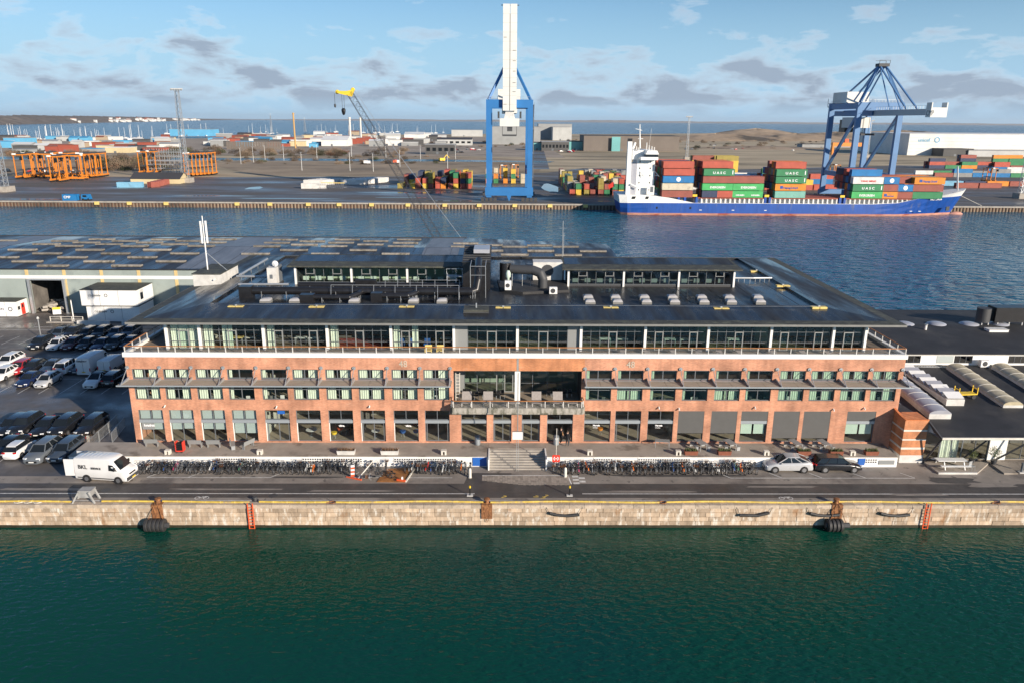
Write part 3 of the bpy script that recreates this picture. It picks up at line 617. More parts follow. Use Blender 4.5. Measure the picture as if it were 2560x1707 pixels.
canopy(X0-.25,RX0-.12,pl,1); canopy(RX1+.12,X1+.25,[2*CX-x for x in pl][::-1],-1)
# recess over the entrance
YR=77.2
b=MB(); b.box(RX0-.25,RX0-.002,YF+.33,YR+.1,5.32,9.3); b.box(RX1+.002,RX1+.25,YF+.33,YR+.1,5.32,9.3); b.box(RX0,RX1,YF+.33,YR+.1,9.07,9.3); b.build('recess_lining','charcoal',ob)
MB().box(CX-.28,CX+.28,YF+.4,YF+.9,5.32,9.06).build('recess_pier','white',ob)
for a,c in((RX0+.9,CX-.1),(CX+.1,RX1-.05)): window(ob,a,c,5.32,9.0,YR,(.25,.5,.75),(.28,.85),.06,'frame_grey','glass_green')
MB().box(RX0,RX0+.9,YR,YR+.1,5.32,9.0).build('grey_panel','frame_light',ob)
window(ob,-.6,1.25,5.33,8.4,YR-.07,(.5,),(),.11,'frame_light','glass',.06,name='door')
b=MB(); b.prism([(RX0-.35,YF-.001,4.82),(RX1+.35,YF-.001,4.82),(RX1+.35,72.3,4.82),(RX1+.1,71.95,4.82),(RX0-.1,71.95,4.82),(RX0-.35,72.3,4.82)],(0,0,.2)); b.prism([(RX0-.3,YF-.001,5.02),(RX1+.3,YF-.001,5.02),(RX1+.3,72.2,5.02),(RX1+.05,71.85,5.02),(RX0-.05,71.85,5.02),(RX0-.3,72.2,5.02)],(0,0,.5)); b.build('balcony','stained_concrete',ob)
railing(ob,[(RX0-.15,YF-.05,0),(RX0-.15,72.3,0),(RX0+.05,72.0,0),(RX1-.05,72.0,0),(RX1+.15,72.3,0),(RX1+.15,YF-.05,0)],5.52,.72,1.75,'balcony_railing')
# balcony loungers and tables, stacked chairs, a ladder
mat('rattan',(.3,.27,.25),.8,var=.15,vs=6)
for i,(x,k) in enumerate(((-3.6,1),(-1.4,1),(1.0,0),(3.6,1),(5.8,1),(7.3,0))):
    t=thing('lounger' if k else 'low_table',('grey sun lounger with raised back, %s from the ladder on the balcony'%['first','second','','third','fourth',''][i]) if k else ('grey low table on the balcony %s'%('beside the white pier' if i==2 else 'at the end away from the ladder')),'lounger' if k else 'table',(x,72.5,5.52))
    MB().box(-.5,.5,-.25,.75 if k else .35,.34,.4).build('seat' if k else 'table_top','rattan',t)
    if k: MB().cbox((0,1.0,.72),1.0,.06,.95,rx=R(-32)).build('backrest','rattan',t)
    for sx in(-.46,.46):
        for sy in(-.2,.3): MB().box(sx-.03,sx+.03,sy-.03,sy+.03,0,.34).build('leg','white_dirty',t)
t=thing('ladder','white wooden ladder leaning in the balcony corner','ladder',(-4.55,YF+.9,5.32))
for s in(-.2,.2): MB().bar((s,-.35,0),(s,.1,3.2),.06).build('rail','offwhite',t)
for k in range(9): z=.3+.34*k; MB().bar((-.2,-.35+.45*z/3.2,z),(.2,-.35+.45*z/3.2,z),.045).build('rung','offwhite',t)
def stool(x,y,z,m,lab,g,n=3):
    t=thing('stacked_chair',lab,'chair',(x,y,z),0,g); b=MB(); b.box(-.22,.22,-.2,.2,.42,.47); b.build('seat',m,t); b=MB(); b.lathe([(.23,.0),(.26,.16)],(0,.16,.72),10); MB().box(-.2,.2,.16,.2,.5,.86).build('backrest',m,t)
    for a in(-1,1):
        for c in(-1,1): MB().bar((a*.2,c*.18,.44),(a*.23,c*.22,0),.025).build('leg','galv',t)
rq=random.Random(2)
for k in range(9): stool(-3.9+k*.42+(.6 if k>5 else 0),74.6+rq.uniform(-.3,.5),5.53,'black','black metal chair crowded on the balcony near the ladder','black chairs near the ladder')
for k in range(5): stool(5.0+k*.55,75.2,5.53,'black','black chair with galvanised legs at the dark end of the balcony','black chairs at the dark end of the balcony')
# terrace furniture
for i,x in enumerate((-7.5,-6.3)):
    t=thing('wooden_armchair','pale wooden armchair on the terrace, %s one of the pair'%('left' if i==0 else 'right'),'chair',(x,73.95,10.62),0); b=MB(); b.box(-.35,.35,-.3,.3,.35,.42); b.build('seat','pale_yellow',t); MB().box(-.35,.35,.26,.32,.42,.85).build('backrest','pale_yellow',t)
    for a in(-1,1):
        for c in(-1,1): MB().box(a*.32-.03,a*.32+.03,c*.26-.03,c*.26+.03,0,.6).build('leg','pale_yellow',t)
for i,x in enumerate((12.4,14.9,17.6,20.2,22.3,24.4,27.9,30.9,33.5)):
    t=thing('sun_chair','folded grey sun chair lying on the right terrace','chair',(x,73.95,10.62),.2*(i%3-1),'grey sun chairs on the right terrace'); MB().cbox((0,0,.3),.6,1.1,.04,rx=R(12)).build('seat','rattan',t)
    for a in(-1,1): MB().bar((a*.3,-.4,0),(a*.3,.4,.4),.03).build('leg','galv',t)
# ---------------------------------------------------------------- loading platform with steps
SX0,SX1=-1.2,4.42
lp=thing('loading_platform','raised concrete platform with white front wall along the brick building','platform',(0,71.5,0),world=True)
for a,c in((X0-5.2,SX0-.14),(SX1+.14,40.2)):
    MB().box(a,c,69.86,YF-.004,-.05,1.06).build('front_wall','white',lp)
    MB().box(a-.02,c+.02,69.82,YF-.003,1.062,1.12).build('slab','platform_concrete',lp)
MB().box(SX0-.138,SX1+.138,71.75,YF-.005,-.05,1.12).build('landing','platform_concrete',lp)
for k in range(8):
    y=69.1+.33*k; MB().box(SX0,SX1,y,71.748,.135*k+.001*k,.135*(k+1)+.001*k-.01).build('step','concrete',lp)
for x in(SX0-.07,SX1+.07): MB().box(x-.065,x+.065,68.95,71.74,0,1.18).build('stair_cheek','white',lp)
for a,c,zz in((-28.6,-24.4,.75),(-20,-14,.7),(-10.8,-4.4,.72),(9.3,11.3,.72),(13.8,19.2,.72),(36.9,38.2,.6)):
    o=MB().box(a,c,69.80,69.858,.42,.98).build('vent_frame','white',lp)
    b=MB()
    for i in range(int((c-a)/.24)):
        for j in range(2): b.box(a+.05+i*.24,a+.19+i*.24,69.78,69.798,.5+j*.24,.64+j*.24)
    tag(b.build('vent_hole','charcoal',o),kind='stuff')
MB().box(38.3,39.9,69.8,69.858,.3,.75).build('grille','frame_light',lp)
MB().box(36.2,36.85,69.77,69.857,.25,.95).build('blue_sign','blue_sign',lp)
MB().box(-2.9,-1.5,69.79,69.857,.1,1.0).build('blue_door','blue_sign',lp)
# parapet blocks with a slot, planters, bins, tables
def bench_block(x,lab):
    t=thing('stone_block',lab,'block',(x,70.35,1.12)); MB().box(-.26,-.1,-.22,.22,0,.36).build('side','offwhite',t); MB().box(.1,.26,-.22,.22,0,.36).build('side','offwhite',t); MB().box(-.26,.26,-.22,.22,.361,.46).build('lid','offwhite',t)
for px,lab in((421,'pale slotted stone block on the platform beside the red charger cart'),(651,'pale slotted stone block below the leaning grey chairs'),(1110,'pale slotted stone block right of the two planters'),(1474,'pale slotted stone block right of the red alarm sign'),(1694,'pale slotted stone block left of the rust planters'),(1913,'pale slotted stone block behind the silver car'),(2127,'pale slotted stone block above the dark estate car')):
    bench_block(G(px,1133,1.12).x,lab)
def planter(x,lab,kind):
    t=thing('planter',lab,'planter',(x,70.45,1.12)); w=.85 if kind=='white' else .62; b=MB(); m='white_dirty' if kind=='white' else 'terracotta'
    b.prism([(-w,-.28,0),(w,-.28,0),(w+.06,-.32,.42),(-w-.06,-.32,.42)],(0,.58,0)); b.build('trough',m,t); MB().box(-w+.03,w-.03,-.24,.22,.41,.44).build('soil','soil',t)
    b=MB(); rr=random.Random(int(x*10))
    for k in range(160):
        p=Vector((rr.uniform(-w,w),rr.uniform(-.24,.22),.44)); d=Vector((rr.uniform(-.12,.12),rr.uniform(-.12,.12),rr.uniform(.1,.32))); u=Vector((rr.uniform(-1,1),rr.uniform(-1,1),0)).normalized()*.03; b.add([p-u,p+u,p+d],[(0,1,2)])
    b.build('plants','plant_brown' if kind=='white' else 'plant',t)
for px,k,lab in((866,'white','white planter trough with dead brown plants, nearer the orange scooter'),(975,'white','white planter trough with dead brown plants, nearer the steps'),(1726,'rust','rust red planter with low green plants left of the others'),(1809,'rust','second rust red planter, by the grey terrace tables'),(2007,'rust','rust red planter right behind the silver car'),(2087,'rust','rust red planter above the gap between the two cars'),(2175,'rust','rust red planter nearest the brick wing')): planter(G(px,1133,1.12).x,lab,k)
def litter_bin(px,py,lab):
    p=G(px,py,1.12); t=thing('litter_bin',lab,'bin',p); MB().lathe([(.27,0),(.3,.05),(.3,.82),(.27,.85)],n=14).build('drum','steel_grey',t,smooth=True); MB().lathe([(.31,.86),(.31,.95),(.2,1.06),(.02,1.1)],n=14).build('hood','frame_grey',t,smooth=True); MB().box(-.12,.12,-.315,-.3,.72,.8).build('slot','white',t)
litter_bin(1194,1110,'grey round litter bin left of the entrance steps'); litter_bin(1390,1110,'grey round litter bin beside the two people')
def cafe_table(x,y,rz,lab):
    t=thing('folding_table',lab,'table',(x,y,1.12),rz); MB().box(-.38,.38,-.75,.75,.7,.74).build('table_top','frame_light',t)
    for a in(-1,1):
        for c in(-1,1): MB().box(a*.33-.02,a*.33+.02,c*.7-.02,c*.7+.02,0,.7).build('leg','galv',t)
def bench(x,y,rz,lab,g=None,back=False):
    t=thing('bench_seat',lab,'bench',(x,y,1.12),rz,g); MB().box(-.2,.2,-.7,.7,.42,.46).build('seat','frame_light',t)
    if back: MB().cbox((-.24,0,.68),.04,1.4,.42,ry=R(-12)).build('backrest','frame_light',t)
    for c in(-.6,.6): MB().box(-.18,.18,c-.02,c+.02,0,.42).build('leg','galv',t)
for i,px in enumerate((1743,1815,1976,2046)):
    p=G(px,1108,1.12); cafe_table(p.x,71.9,R(14),'grey terrace table in front of the dark blinds, %s from the steps'%['first','second','third','fourth'][i])
    for s in(-1,1): bench(p.x+s*.62,71.9,R(14),'slim grey bench beside a terrace table under the dark blinds','slim benches by the terrace tables')
for i,(px,dy) in enumerate(((390,0),(500,-.2),(545,-.2))):
    p=G(px,1106,1.12); bench(p.x,72.2+dy,R(90),'grey mesh bench under the left shop windows, %s from the fence'%['first','second','third'][i],None,True)
for i,px in enumerate((588,625)):
    p=G(px,1112,1.12); bench(p.x,71.9,R(150 if i else 20),'grey mesh chair tilted on the platform, %s of the leaning pair'%('right' if i else 'left'),None,True)
p=G(1650,1106,1.12); cafe_table(p.x,72.2,R(80),'dark green table beside the lettered shop window')
# red charger cart with black hose
p=G(452,1128,1.12); t=thing('pipe_trolley','red trolley stacked with black cylinders on the platform','trolley',p)
MB().box(-.35,.35,-.3,.3,.12,.22).build('tray','red',t)
for i in range(4):
    for j in range(3): MB().cyl((-.33,-.2+.2*j,.32+.2*i),(.33,-.2+.2*j,.32+.2*i),.085,8).build('cylinder','black',t)
for sx in(-.36,.36): MB().box(sx-.03,sx+.03,-.3,.3,.12,1.15).build('side_frame','red',t)
for sx in(-.25,.25): MB().cyl((sx-.04,-.3,.06),(sx+.04,-.3,.06),.06,8).build('wheel','rubber',t)
MB().tube([(-.4,.1,1.0),(-.6,.15,1.3),(-.5,.2,1.5)],.03).build('handle','black',t)
# mast with white board in front of the entrance, alarm sign
p=G(1293,1176); t=thing('sign_mast','slim lattice mast with a blank white board above the steps','mast',(p.x,68.85,0))
for s in(-.09,.09): MB().cyl((s,0,0),(s,0,3.4),.02,5).build('stile','galv',t)
b=MB()
for k in range(12): b.bar((-.09,0,.15+.28*k),(.09,0,.15+.28*k),.02)
b.build('rungs','galv',t)
MB().cyl((0,0,3.4),(0,0,10.3),.045,6).build('pole','frame_light',t); MB().box(-.5,.5,-.06,-.02,3.42,4.22).build('board','white',t); MB().box(-.53,.53,-.07,-.01,4.221,4.28).build('board_cap','frame_grey',t)
p=G(1389,1178); t=thing('alarm_sign','red square sign with white signal mark on a thin pole beside the steps','sign',(p.x,68.6,0))
MB().cyl((0,0,0),(0,0,4.7),.03,6).build('pole','offwhite',t)
b=MB(); c=.38; r=.1
pts=[(c*sx+(-sx)*r+r*math.cos(a),-.05,1.5+c*sz-sz*r+r*math.sin(a)) for sx,sz,a0 in((1,1,0),(-1,1,90),(-1,-1,180),(1,-1,270)) for a in[R(a0+q) for q in(0,30,60,90)]]
b.prism(pts,(0,.03,0)); b.build('plate','red',t)
MB().cyl((0,-.052,1.5),(0,-.058,1.5),.07,10).build('dot','sign_white',t)
for sx in(-1,1):
    b=MB()
    for k in range(6):
        a,d=R(-55+18.3*k),R(-55+18.3*(k+1)); b.add([(sx*r_*math.cos(q),-.054,1.5+r_*math.sin(q)) for r_,q in((.17,a),(.25,a),(.25,d),(.17,d))],[(0,1,2,3)])
    b.build('wave','sign_white',t)
# small fittings on the brick
for px,py in((413,1012),(692,1014),(924,1013),(1647,1016),(1697,1019),(1887,1016),(2160,1018),(2083,1021)):
    q=V(px,py,YF); b=MB(); b.cyl((q.x,YF-.02,q.z),(q.x,YF-.3,q.z-.12),.07,8); b.build('wall_camera','white',ob)
# ---------------------------------------------------------------- roof plant
def dome(px,py,lab,m='acrylic',s=1.0,g=None):
    p=G(px,py,ZI+.3); t=thing('dome_light',lab,'roof light',(p.x,p.y,ZI),0,g); s*=.55
    MB().box(-s,s,-s,s,0,.26).build('kerb','fascia',t); b=MB(); rings=[]
    for k in range(5):
        a=R(90*k/5+2); q=s*.98*math.cos(a)**.6; z=.26+.28*math.sin(a); rings.append([(q*cx,q*cy,z) for cx,cy in((-1,-1),(-.2,-1.04),(.2,-1.04),(1,-1),(1.04,-.2),(1.04,.2),(1,1),(.2,1.04),(-.2,1.04),(-1,1),(-1.04,.2),(-1.04,-.2))])
    b.loft(rings); b.build('dome',m,t,smooth=True); return t
k=0
for px in(1470,1538,1610,1680,1753,1821,1893):
    for dy,dx in((0,0),(11,5+k*.15)):
        dome(px+dx,742+dy,'clear dome roof light, %s in the %s row of seven before the right roof light'%(['first','second','third','fourth','fifth','sixth','seventh'][k],'back' if dy==0 else 'front')) 
    k+=1
for i,(px,py) in enumerate(((665,750),(738,750),(886,751),(1034,751),(1105,751))): dome(px,py,'clear dome roof light under the black ducts, %s from the left'%['first','second','third','fourth','fifth'][i])
def duct(name,lab,pts,r,stands=True,z0=ZI,boxes=(),handrail=False):
    c=pts[0]; t=thing(name,lab,'duct',(c[0],c[1],z0),world=True); b=MB(); b.tube([Vector(p) for p in pts],r,14); 
    for p in pts[1:-1]: b.lathe([(r*.3,-r*.95),(r*.8,-r*.6),(r,0),(r*.8,r*.6),(r*.3,r*.95)],p,14)
    b.build('duct','black_duct',t,smooth=True)
    for a,c in zip(pts,pts[1:]):
        a,c=Vector(a),Vector(c); L=(c-a).length; n=int(L/1.3)
        for k in range(1,n): p=a.lerp(c,k/n); d=(c-a).normalized()*.03; MB().cyl(p-d,p+d,r+.018,14).build('flange','black',t)
        if stands and abs(a.z-c.z)<.3:
            for k in range(max(2,int(L/2.6))):
                p=a.lerp(c,(k+.5)/max(2,int(L/2.6))); b=MB(); b.bar((p.x,p.y-r-.05,z0),(p.x,p.y-r-.05,p.z),.05); b.bar((p.x,p.y+r+.05,z0),(p.x,p.y+r+.05,p.z),.05); b.bar((p.x,p.y-r-.05,p.z-r-.03),(p.x,p.y+r+.05,p.z-r-.03),.05); b.build('stand','galv',t)
    for x0,x1,y0,y1,za,zb in boxes: MB().box(x0,x1,y0,y1,za,zb).build('plenum','black_duct',t)
    if handrail:
        a,c=Vector(handrail[0]),Vector(handrail[1]); b=MB(); b.cyl(a,c,.03,6); n=6
        for k in range(n+1): p=a.lerp(c,k/n); b.cyl(p,(p.x,p.y-.5,z0),.025,5)
        b.build('guard_rail','galv',t)
    return t
duct('ventilation_duct','long black round duct bending up at the plant box, with a guard rail',[(-28.2,83.2,15.05),(-3.4,83.2,15.05),(-2.9,83.4,15.2),(-2.7,83.9,16.2),(-2.7,84.6,17.4),(-2.7,86.9,17.9)],.45,boxes=[(-29.3,-27.9,82.6,83.8,14.3,15.6)],handrail=[(-19,82.6,15.85),(-4.8,82.6,15.85)])
duct('ventilation_duct','black round duct close to the left roof light',[(-23.6,86.4,15.0),(-4.6,86.4,15.0)],.36,boxes=[(-17,-14.6,86.0,86.8,14.9,15.7)],handrail=[(-13.5,86.0,15.75),(-4.9,86.0,15.75)])
duct('ventilation_duct','short black duct with square end under the long duct, left one',[(-20.6,80.9,14.85),(-16.7,80.9,14.85),(-15.9,81.9,15.0),(-15.7,83.1,15.05)],.28,boxes=[(-22.0,-20.5,80.4,81.4,14.3,15.2)])
duct('ventilation_duct','short black duct with tapered end under the long duct, right one',[(-13.4,81.6,14.9),(-10.4,81.6,14.9),(-9.7,82.3,15.0),(-9.5,83.1,15.05)],.3,boxes=[(-14.4,-13.2,81.1,82.1,14.3,15.25)])
t=thing('plant_box','tall black ventilation box with wet sloping lid between the roof lights','plant housing',(-3,89.5,ZI),world=True)
MB().box(-4.6,-1.4,87.2,94.5,ZI,17.7).build('housing','black_duct',t)
b=MB(); b.quad((-4.7,87.1,17.72),(-1.3,87.1,17.72),(-1.3,94.6,18.5),(-4.7,94.6,18.5)); b.quad((-4.7,87.1,17.72),(-1.3,87.1,17.72),(-1.3,87.1,17.6),(-4.7,87.1,17.6)); b.build('lid','roof_bitumen',t)
for k in range(7): MB().box(-4.62,-1.38,87.7+k*.95,87.8+k*.95,17.75+k*.1,17.9+k*.1).build('rib','charcoal',t)
MB().box(-3.4,-1.5,89.5,93,18.3,18.75).build('hatch','acrylic_grey',t)
b=MB(); P=[(-3.5,83.1),(-1.9,83.1)]
for x in(-3.55,-1.85): b.cyl((x,83.2,14.3),(x,83.2,17.9),.035,6); b.cyl((x,83.2,17.9),(x,87,17.9),.035,6)
b.cyl((-3.55,83.2,17.9),(-1.85,83.2,17.9),.035,6); b.cyl((-3.55,83.2,16.9),(-1.85,83.2,16.9),.03,6); b.build('guard_frame','galv',t)
t=thing('access_stair','galvanised access ladder and landing beside the plant box','stair',(-5.9,87,ZI))
for x in(-.5,.5): MB().bar((x,-.6,0),(x,.4,2.0),.06).build('stringer','galv',t)
for k in range(6): MB().box(-.5,.5,-.55+.17*k,-.35+.17*k,.25+.3*k,.28+.3*k).build('tread','galv',t)
MB().box(-.6,1.6,.4,1.4,1.55,1.6).build('landing','galv',t); b=MB()
for x in(-.6,.5,1.6): b.cyl((x,.4,0),(x,.4,2.5),.03,5)
b.cyl((-.6,.4,2.5),(1.6,.4,2.5),.03,5); b.build('guard_rail','galv',t)
# right-hand plant: bent grey duct, fan units, low plinth
t=thing('bent_duct','fat grey duct bending down to the roof right of the plant box','duct',(3.2,86.5,ZI),world=True)
b=MB(); pts=[(1.0,88.6,16.6),(3.6,88.0,16.6),(4.5,87.7,16.3),(4.8,87.6,15.6),(4.8,87.6,14.3)]; b.tube(pts,.55,14)
for p in pts[1:-1]: b.lathe([(.2,-.5),(.45,-.33),(.55,0),(.45,.33),(.2,.5)],p,14)
b.build('duct','charcoal',t,smooth=True); MB().cyl((.4,89.0,15.2),(.4,89.0,17.3),.7,14).build('drum','black_duct',t,smooth=True)
for x in(1.2,2.4,3.4): MB().cyl((x,88.4,14.3),(x,88.4,16.1),.03,5).build('stand','galv',t)
t=thing('roof_plinth','low dark plinth under the roof fans','plinth',(3,88,ZI),world=True); MB().prism([(-.2,86.2,ZI),(2.4,85.0,ZI),(7.8,86.3,ZI),(7.8,92.0,ZI),(-.6,92.0,ZI)],(0,0,.3)).build('plinth','roof_felt',t)
def fan_unit(x,y,z,w,d,h,lab,m='white',rz=0):
    t=thing('fan_unit',lab,'air conditioner',(x,y,z),rz); MB().box(-w/2,w/2,-d/2,d/2,.1,h).build('casing',m,t); MB().cyl((-.05,-d/2-.004,h*.55),(-.05,-d/2-.02,h*.55),min(w,h)*.33,14).build('fan_grille','charcoal',t); MB().box(-w/2,w/2,-d/2,d/2,0,.1).build('feet','charcoal',t); return t
fan_unit(.7,85.9,ZI+.3,.75,.6,1.15,'small white fan unit with a cowl in front of the bent duct'); fan_unit(5.9,85.2,ZI,.9,.5,.85,'white air conditioner on a timber pallet before the right roof light')
t=thing('cowl','pale green conical vent cowl above the small fan unit','vent',(.7,86.6,ZI+.3)); MB().lathe([(.16,0),(.16,1.3),(.3,1.45),(.3,1.9),(.16,2.2)],n=10).build('pipe','blind_pale',t,smooth=True)
fan_unit(5.6,92.5,ZI+.3,3.6,2.2,2.3,'big white air handling box behind the bent duct','white_dirty')
for i,(px,py) in enumerate(((1325,680),(1385,690),(1400,697))): p=G(px,py,ZI+.5); fan_unit(p.x,p.y,ZI+.3,.9,.9,1.2+.3*i,'dark service box beside the right roof light, %s of three'%['first','second','third'][i],'frame_grey')
t=thing('equipment_cabinet','narrow white equipment cabinet with a dish on the left of the roof','cabinet',(-27.6,90.0,ZI)); MB().box(-.55,.55,-.5,.5,.15,2.1).build('cabinet','white_dirty',t); MB().box(-.25,.1,-.52,-.501,.8,1.3).build('panel','frame_grey',t); MB().lathe([(.05,0),(.35,.12),(.38,.2)],(.3,0,2.5),10,axis='Y').build('dish','white',t); MB().cyl((.3,0,2.1),(.3,0,2.5),.03,5).build('dish_pole','galv',t); MB().box(-.6,.6,.5,1.8,.15,2.2).build('rear_case','frame_grey',t)
MB().box(-.7,.7,-.7,1.9,0,.15).build('base','charcoal',t)
# pipes on stands, left
def roof_pipe(pts,r,lab):
    t=thing('roof_pipe',lab,'pipe',(pts[0][0],pts[0][1],ZI),world=True); MB().tube(pts,r,8).build('pipe','galv',t,smooth=True)
    for a,c in zip(pts,pts[1:]):
        a,c=Vector(a),Vector(c)
        for k in range(4): p=a.lerp(c,(k+.5)/4); MB().bar((p.x,p.y,ZI),(p.x,p.y,p.z-r),.05).build('stand','galv',t)
q1,q2=G(600,688,15),G(668,648,15)
roof_pipe([q1,q2],.16,'silver insulated pipe running back along the left roof rim'); roof_pipe([(q1.x-.3,q1.y-.4,14.9),(-27.9,q1.y-.4,14.9)],.14,'silver pipe running sideways to the white cabinet'); roof_pipe([(-31,87.6,14.8),(-25.2,87.8,14.8)],.14,'silver pipe ending at the left roof light')
p=G(1860,699,14.6); roof_pipe([(28.6,p.y,14.75),(31.5,p.y,14.75),(33.9,p.y+.2,14.75)],.12,'silver pipe right of the right roof light')
# yellow safety weights, line between them
yw=[(590,765),(792,766),(1017,766),(1258,768),(1527,768),(1803,770),(2047,770),(1891,677),(1957,716)]
for i,(px,py) in enumerate(yw):
    p=G(px,py,ZI+.2); zz=ZI if i not in(6,8) else ZR-.12
    t=thing('safety_weight','yellow block pair anchoring the roof safety line, %s'%['first from the left along the front','second from the left along the front','third from the left along the front','fourth, near the roof hatch','fifth, below the first domes','sixth, below the last domes','on the right rim near the front','beside the right roof light end','on the right rim farther back'][i],'weight',(p.x,p.y,zz))
    for s in(-.42,.42): MB().box(s-.38,s+.38,-.3,.3,0,.2).build('block','pale_yellow',t)
    MB().box(-.1,.1,-.08,.08,.2,.34).build('post','galv',t)
b=MB(); Q=[G(px,py,ZI+.2) for px,py in yw[:7]]
for a,c in zip(Q,Q[1:]): b.cyl((a.x,a.y,ZI+.36),(c.x,c.y,ZI+.36),.012,4)
tag(b.build('safety_line','galv'),'thin safety line strung between the yellow roof weights','cable')
p=G(1191,778,ZI); t=thing('roof_hatch','flat mossy roof hatch with a central handle','hatch',(p.x,p.y,ZI)); MB().box(-1.3,1.3,-1,1,0,.35).build('lid','roof_moss',t); MB().box(-.06,.06,-.06,.06,.35,.85).build('handle','galv',t)
MB().box(-1.34,1.34,-1.04,1.04,0,.1).build('kerb','charcoal',t)
# antenna penthouse and masts
q=G(480,714,14.3)
t=thing('stair_penthouse','low white roof penthouse carrying the phone mast','penthouse',(-35.4,92.3,14.0),world=True)
MB().box(-37.2,-33.9,89.9,96.2,13.6,15.5).build('wall','white_dirty',t); MB().box(-37.3,-33.8,89.8,96.3,15.5,15.62).build('roof','roof_moss',t); MB().cyl((-34.6,89.85,14.9),(-34.6,89.6,14.9),.09,8).build('wall_lamp','white',t)
t=thing('phone_mast','white phone mast with panel antennas above the penthouse','mast',(-36.3,92.4,15.6))
MB().cyl((0,0,0),(0,0,3.4),.08,8).build('pole','white',t)
for k in range(3):
    a=2.1*k; d=Vector((math.cos(a),math.sin(a),0))*.34; MB().box(d.x-.1,d.x+.1,d.y-.06,d.y+.06,3.3,6.0).build('antenna','white',t); MB().bar((0,0,4.0),(d.x,d.y,4.0),.05).build('arm','galv',t); MB().bar((0,0,5.6),(d.x,d.y,5.6),.05).build('arm','galv',t)
MB().cyl((0,0,3.4),(0,0,6.6),.06,6).build('top_pole','white',t)
for e in((2.6,-.6),(.9,2.2)): MB().cyl((0,0,2.2),(e[0],e[1],.05),.04,5).build('brace','galv',t)
p=G(1405,664,14.4); t=thing('whip_antenna','thin whip antenna mast beside the right roof light','antenna',(p.x,p.y,ZI)); MB().cyl((0,0,0),(0,0,6.2),.05,6).build('pole','galv',t); MB().cyl((.15,0,1.5),(.15,0,4.6),.025,5).build('whip','galv',t); MB().bar((-.5,0,5.2),(.5,0,5.2),.03).build('cross_arm','galv',t); MB().bar((-.3,0,4.2),(.35,0,4.2),.03).build('cross_arm','galv',t)
# ================================================================ quay furniture
def at_quay(px): return G(px,1262).x
def tyre_fender(px,lab,n=5):
    x=at_quay(px); t=thing('tyre_fender',lab,'fender',(x,QY-.55,WZ+.55))
    for k in range(n): MB().lathe([(.3,-.17),(.52,-.17),(.6,-.1),(.6,.1),(.52,.17),(.3,.17)],(-.9+k*.36+.1,0,0),16,axis='X').build('tyre','rubber',t,smooth=True)
    MB().cyl((-1.1,0,0),(1.1,0,0),.26,10).build('core','charcoal',t)
    for s in(-.75,.75): MB().cyl((s,0,.3),(s*.1,.45,2.5-.55),.03,5).build('chain','rust',t)
tyre_fender(390,'black tyre fender hanging at the waterline, by the grey trestle side'); tyre_fender(2093,'black tyre fender hanging at the waterline, by the right ladder',4)
for px,lab in((391,'rusty mooring plate on the quay above the left tyre fender'),(1217,'rusty mooring plate on the quay below the steps'),(2094,'rusty mooring plate on the quay above the right tyre fender')):
    x=at_quay(px); t=thing('mooring_plate',lab,'mooring',(x,QY-.1,-1.9),world=True); MB().box(x-.5,x+.5,QY-.12,QY-.065,-1.35,.03).build('plate','rust',t); MB().box(x-.48,x+.48,QY-.1,62.42,.031,.06).build('top_plate','rust',t); MB().lathe([(.2,.06),(.17,.32),(.28,.36),(.28,.5),(.1,.55)],(x,QY+.3,0),12).build('bollard','rust',t,smooth=True)
    b=MB(); b.cyl((x-.3,QY-.13,-.2),(x-.05,QY-.13,-1.7),.025,5); b.cyl((x+.3,QY-.13,-.2),(x+.05,QY-.13,-1.7),.025,5); b.build('chain','rust',t)
for px,lab,hh in((626,'red steel ladder down the quay in the left half',2.55),(2319,'red steel ladder down the quay near the right end',2.6)):
    x=at_quay(px); t=thing('quay_ladder',lab,'ladder',(x,QY-.2,WZ))
    for s in(-.23,.23): MB().box(s-.035,s+.035,-.06,.03,-.2,hh).build('rail','orange_red',t)
    for k in range(8): MB().box(-.22,.22,-.03,0,.0+.3*k,.05+.3*k).build('rung','orange_red',t)
for i,px in enumerate((1413,1888,2064,2240)):
    x=at_quay(px); t=thing('rubber_strip','black rubber hose hung on the quay face, %s from the steps'%['first','second','third','fourth'][i],'fender',(x,QY-.2,-.9)); s=1 if i in(1,) else -1
    MB().tube([(-1.4,0,.18 if i!=1 else -.02),(-.7,-.03,.0),(.2,-.04,-.08 if i!=1 else -.05),(1.3,0,.02+.2*(i==1))],.14,10).build('hose','rubber',t,smooth=True)
    for s in(-1.4,1.3): MB().cyl((s,0,.1),(s-.3*(1 if s<0 else -1),.08,.72),.02,5).build('rope','charcoal',t)
segs=[(-30,172),(247,392-14),(400,620),(644,820),(838,1208),(1226,1650),(1668,2085),(2102,2490),(2507,2620)]
ry=random.Random(4)
for i,(a,c) in enumerate(segs):
    xa,xc=at_quay(a),at_quay(c); pts=[]; n=max(3,int((xc-xa)/1.2))
    for k in range(n+1): pts.append((xa+(xc-xa)*k/n,QY+.38+.1*math.sin(k*.55+i),.11))
    t=thing('edge_hose','yellow guard hose lying on the quay edge, length %s from the left'%['one','two','three','four','five','six','seven','eight','nine'][i],'hose',(xa,QY+.3,0),world=True); MB().tube(pts,.09,8).build('hose','yellow_paint',t,smooth=True)
    for k in range(1,n): MB().cyl(pts[k],(pts[k][0]+.06,pts[k][1],.11),.1,8).build('clip','pale_yellow',t)
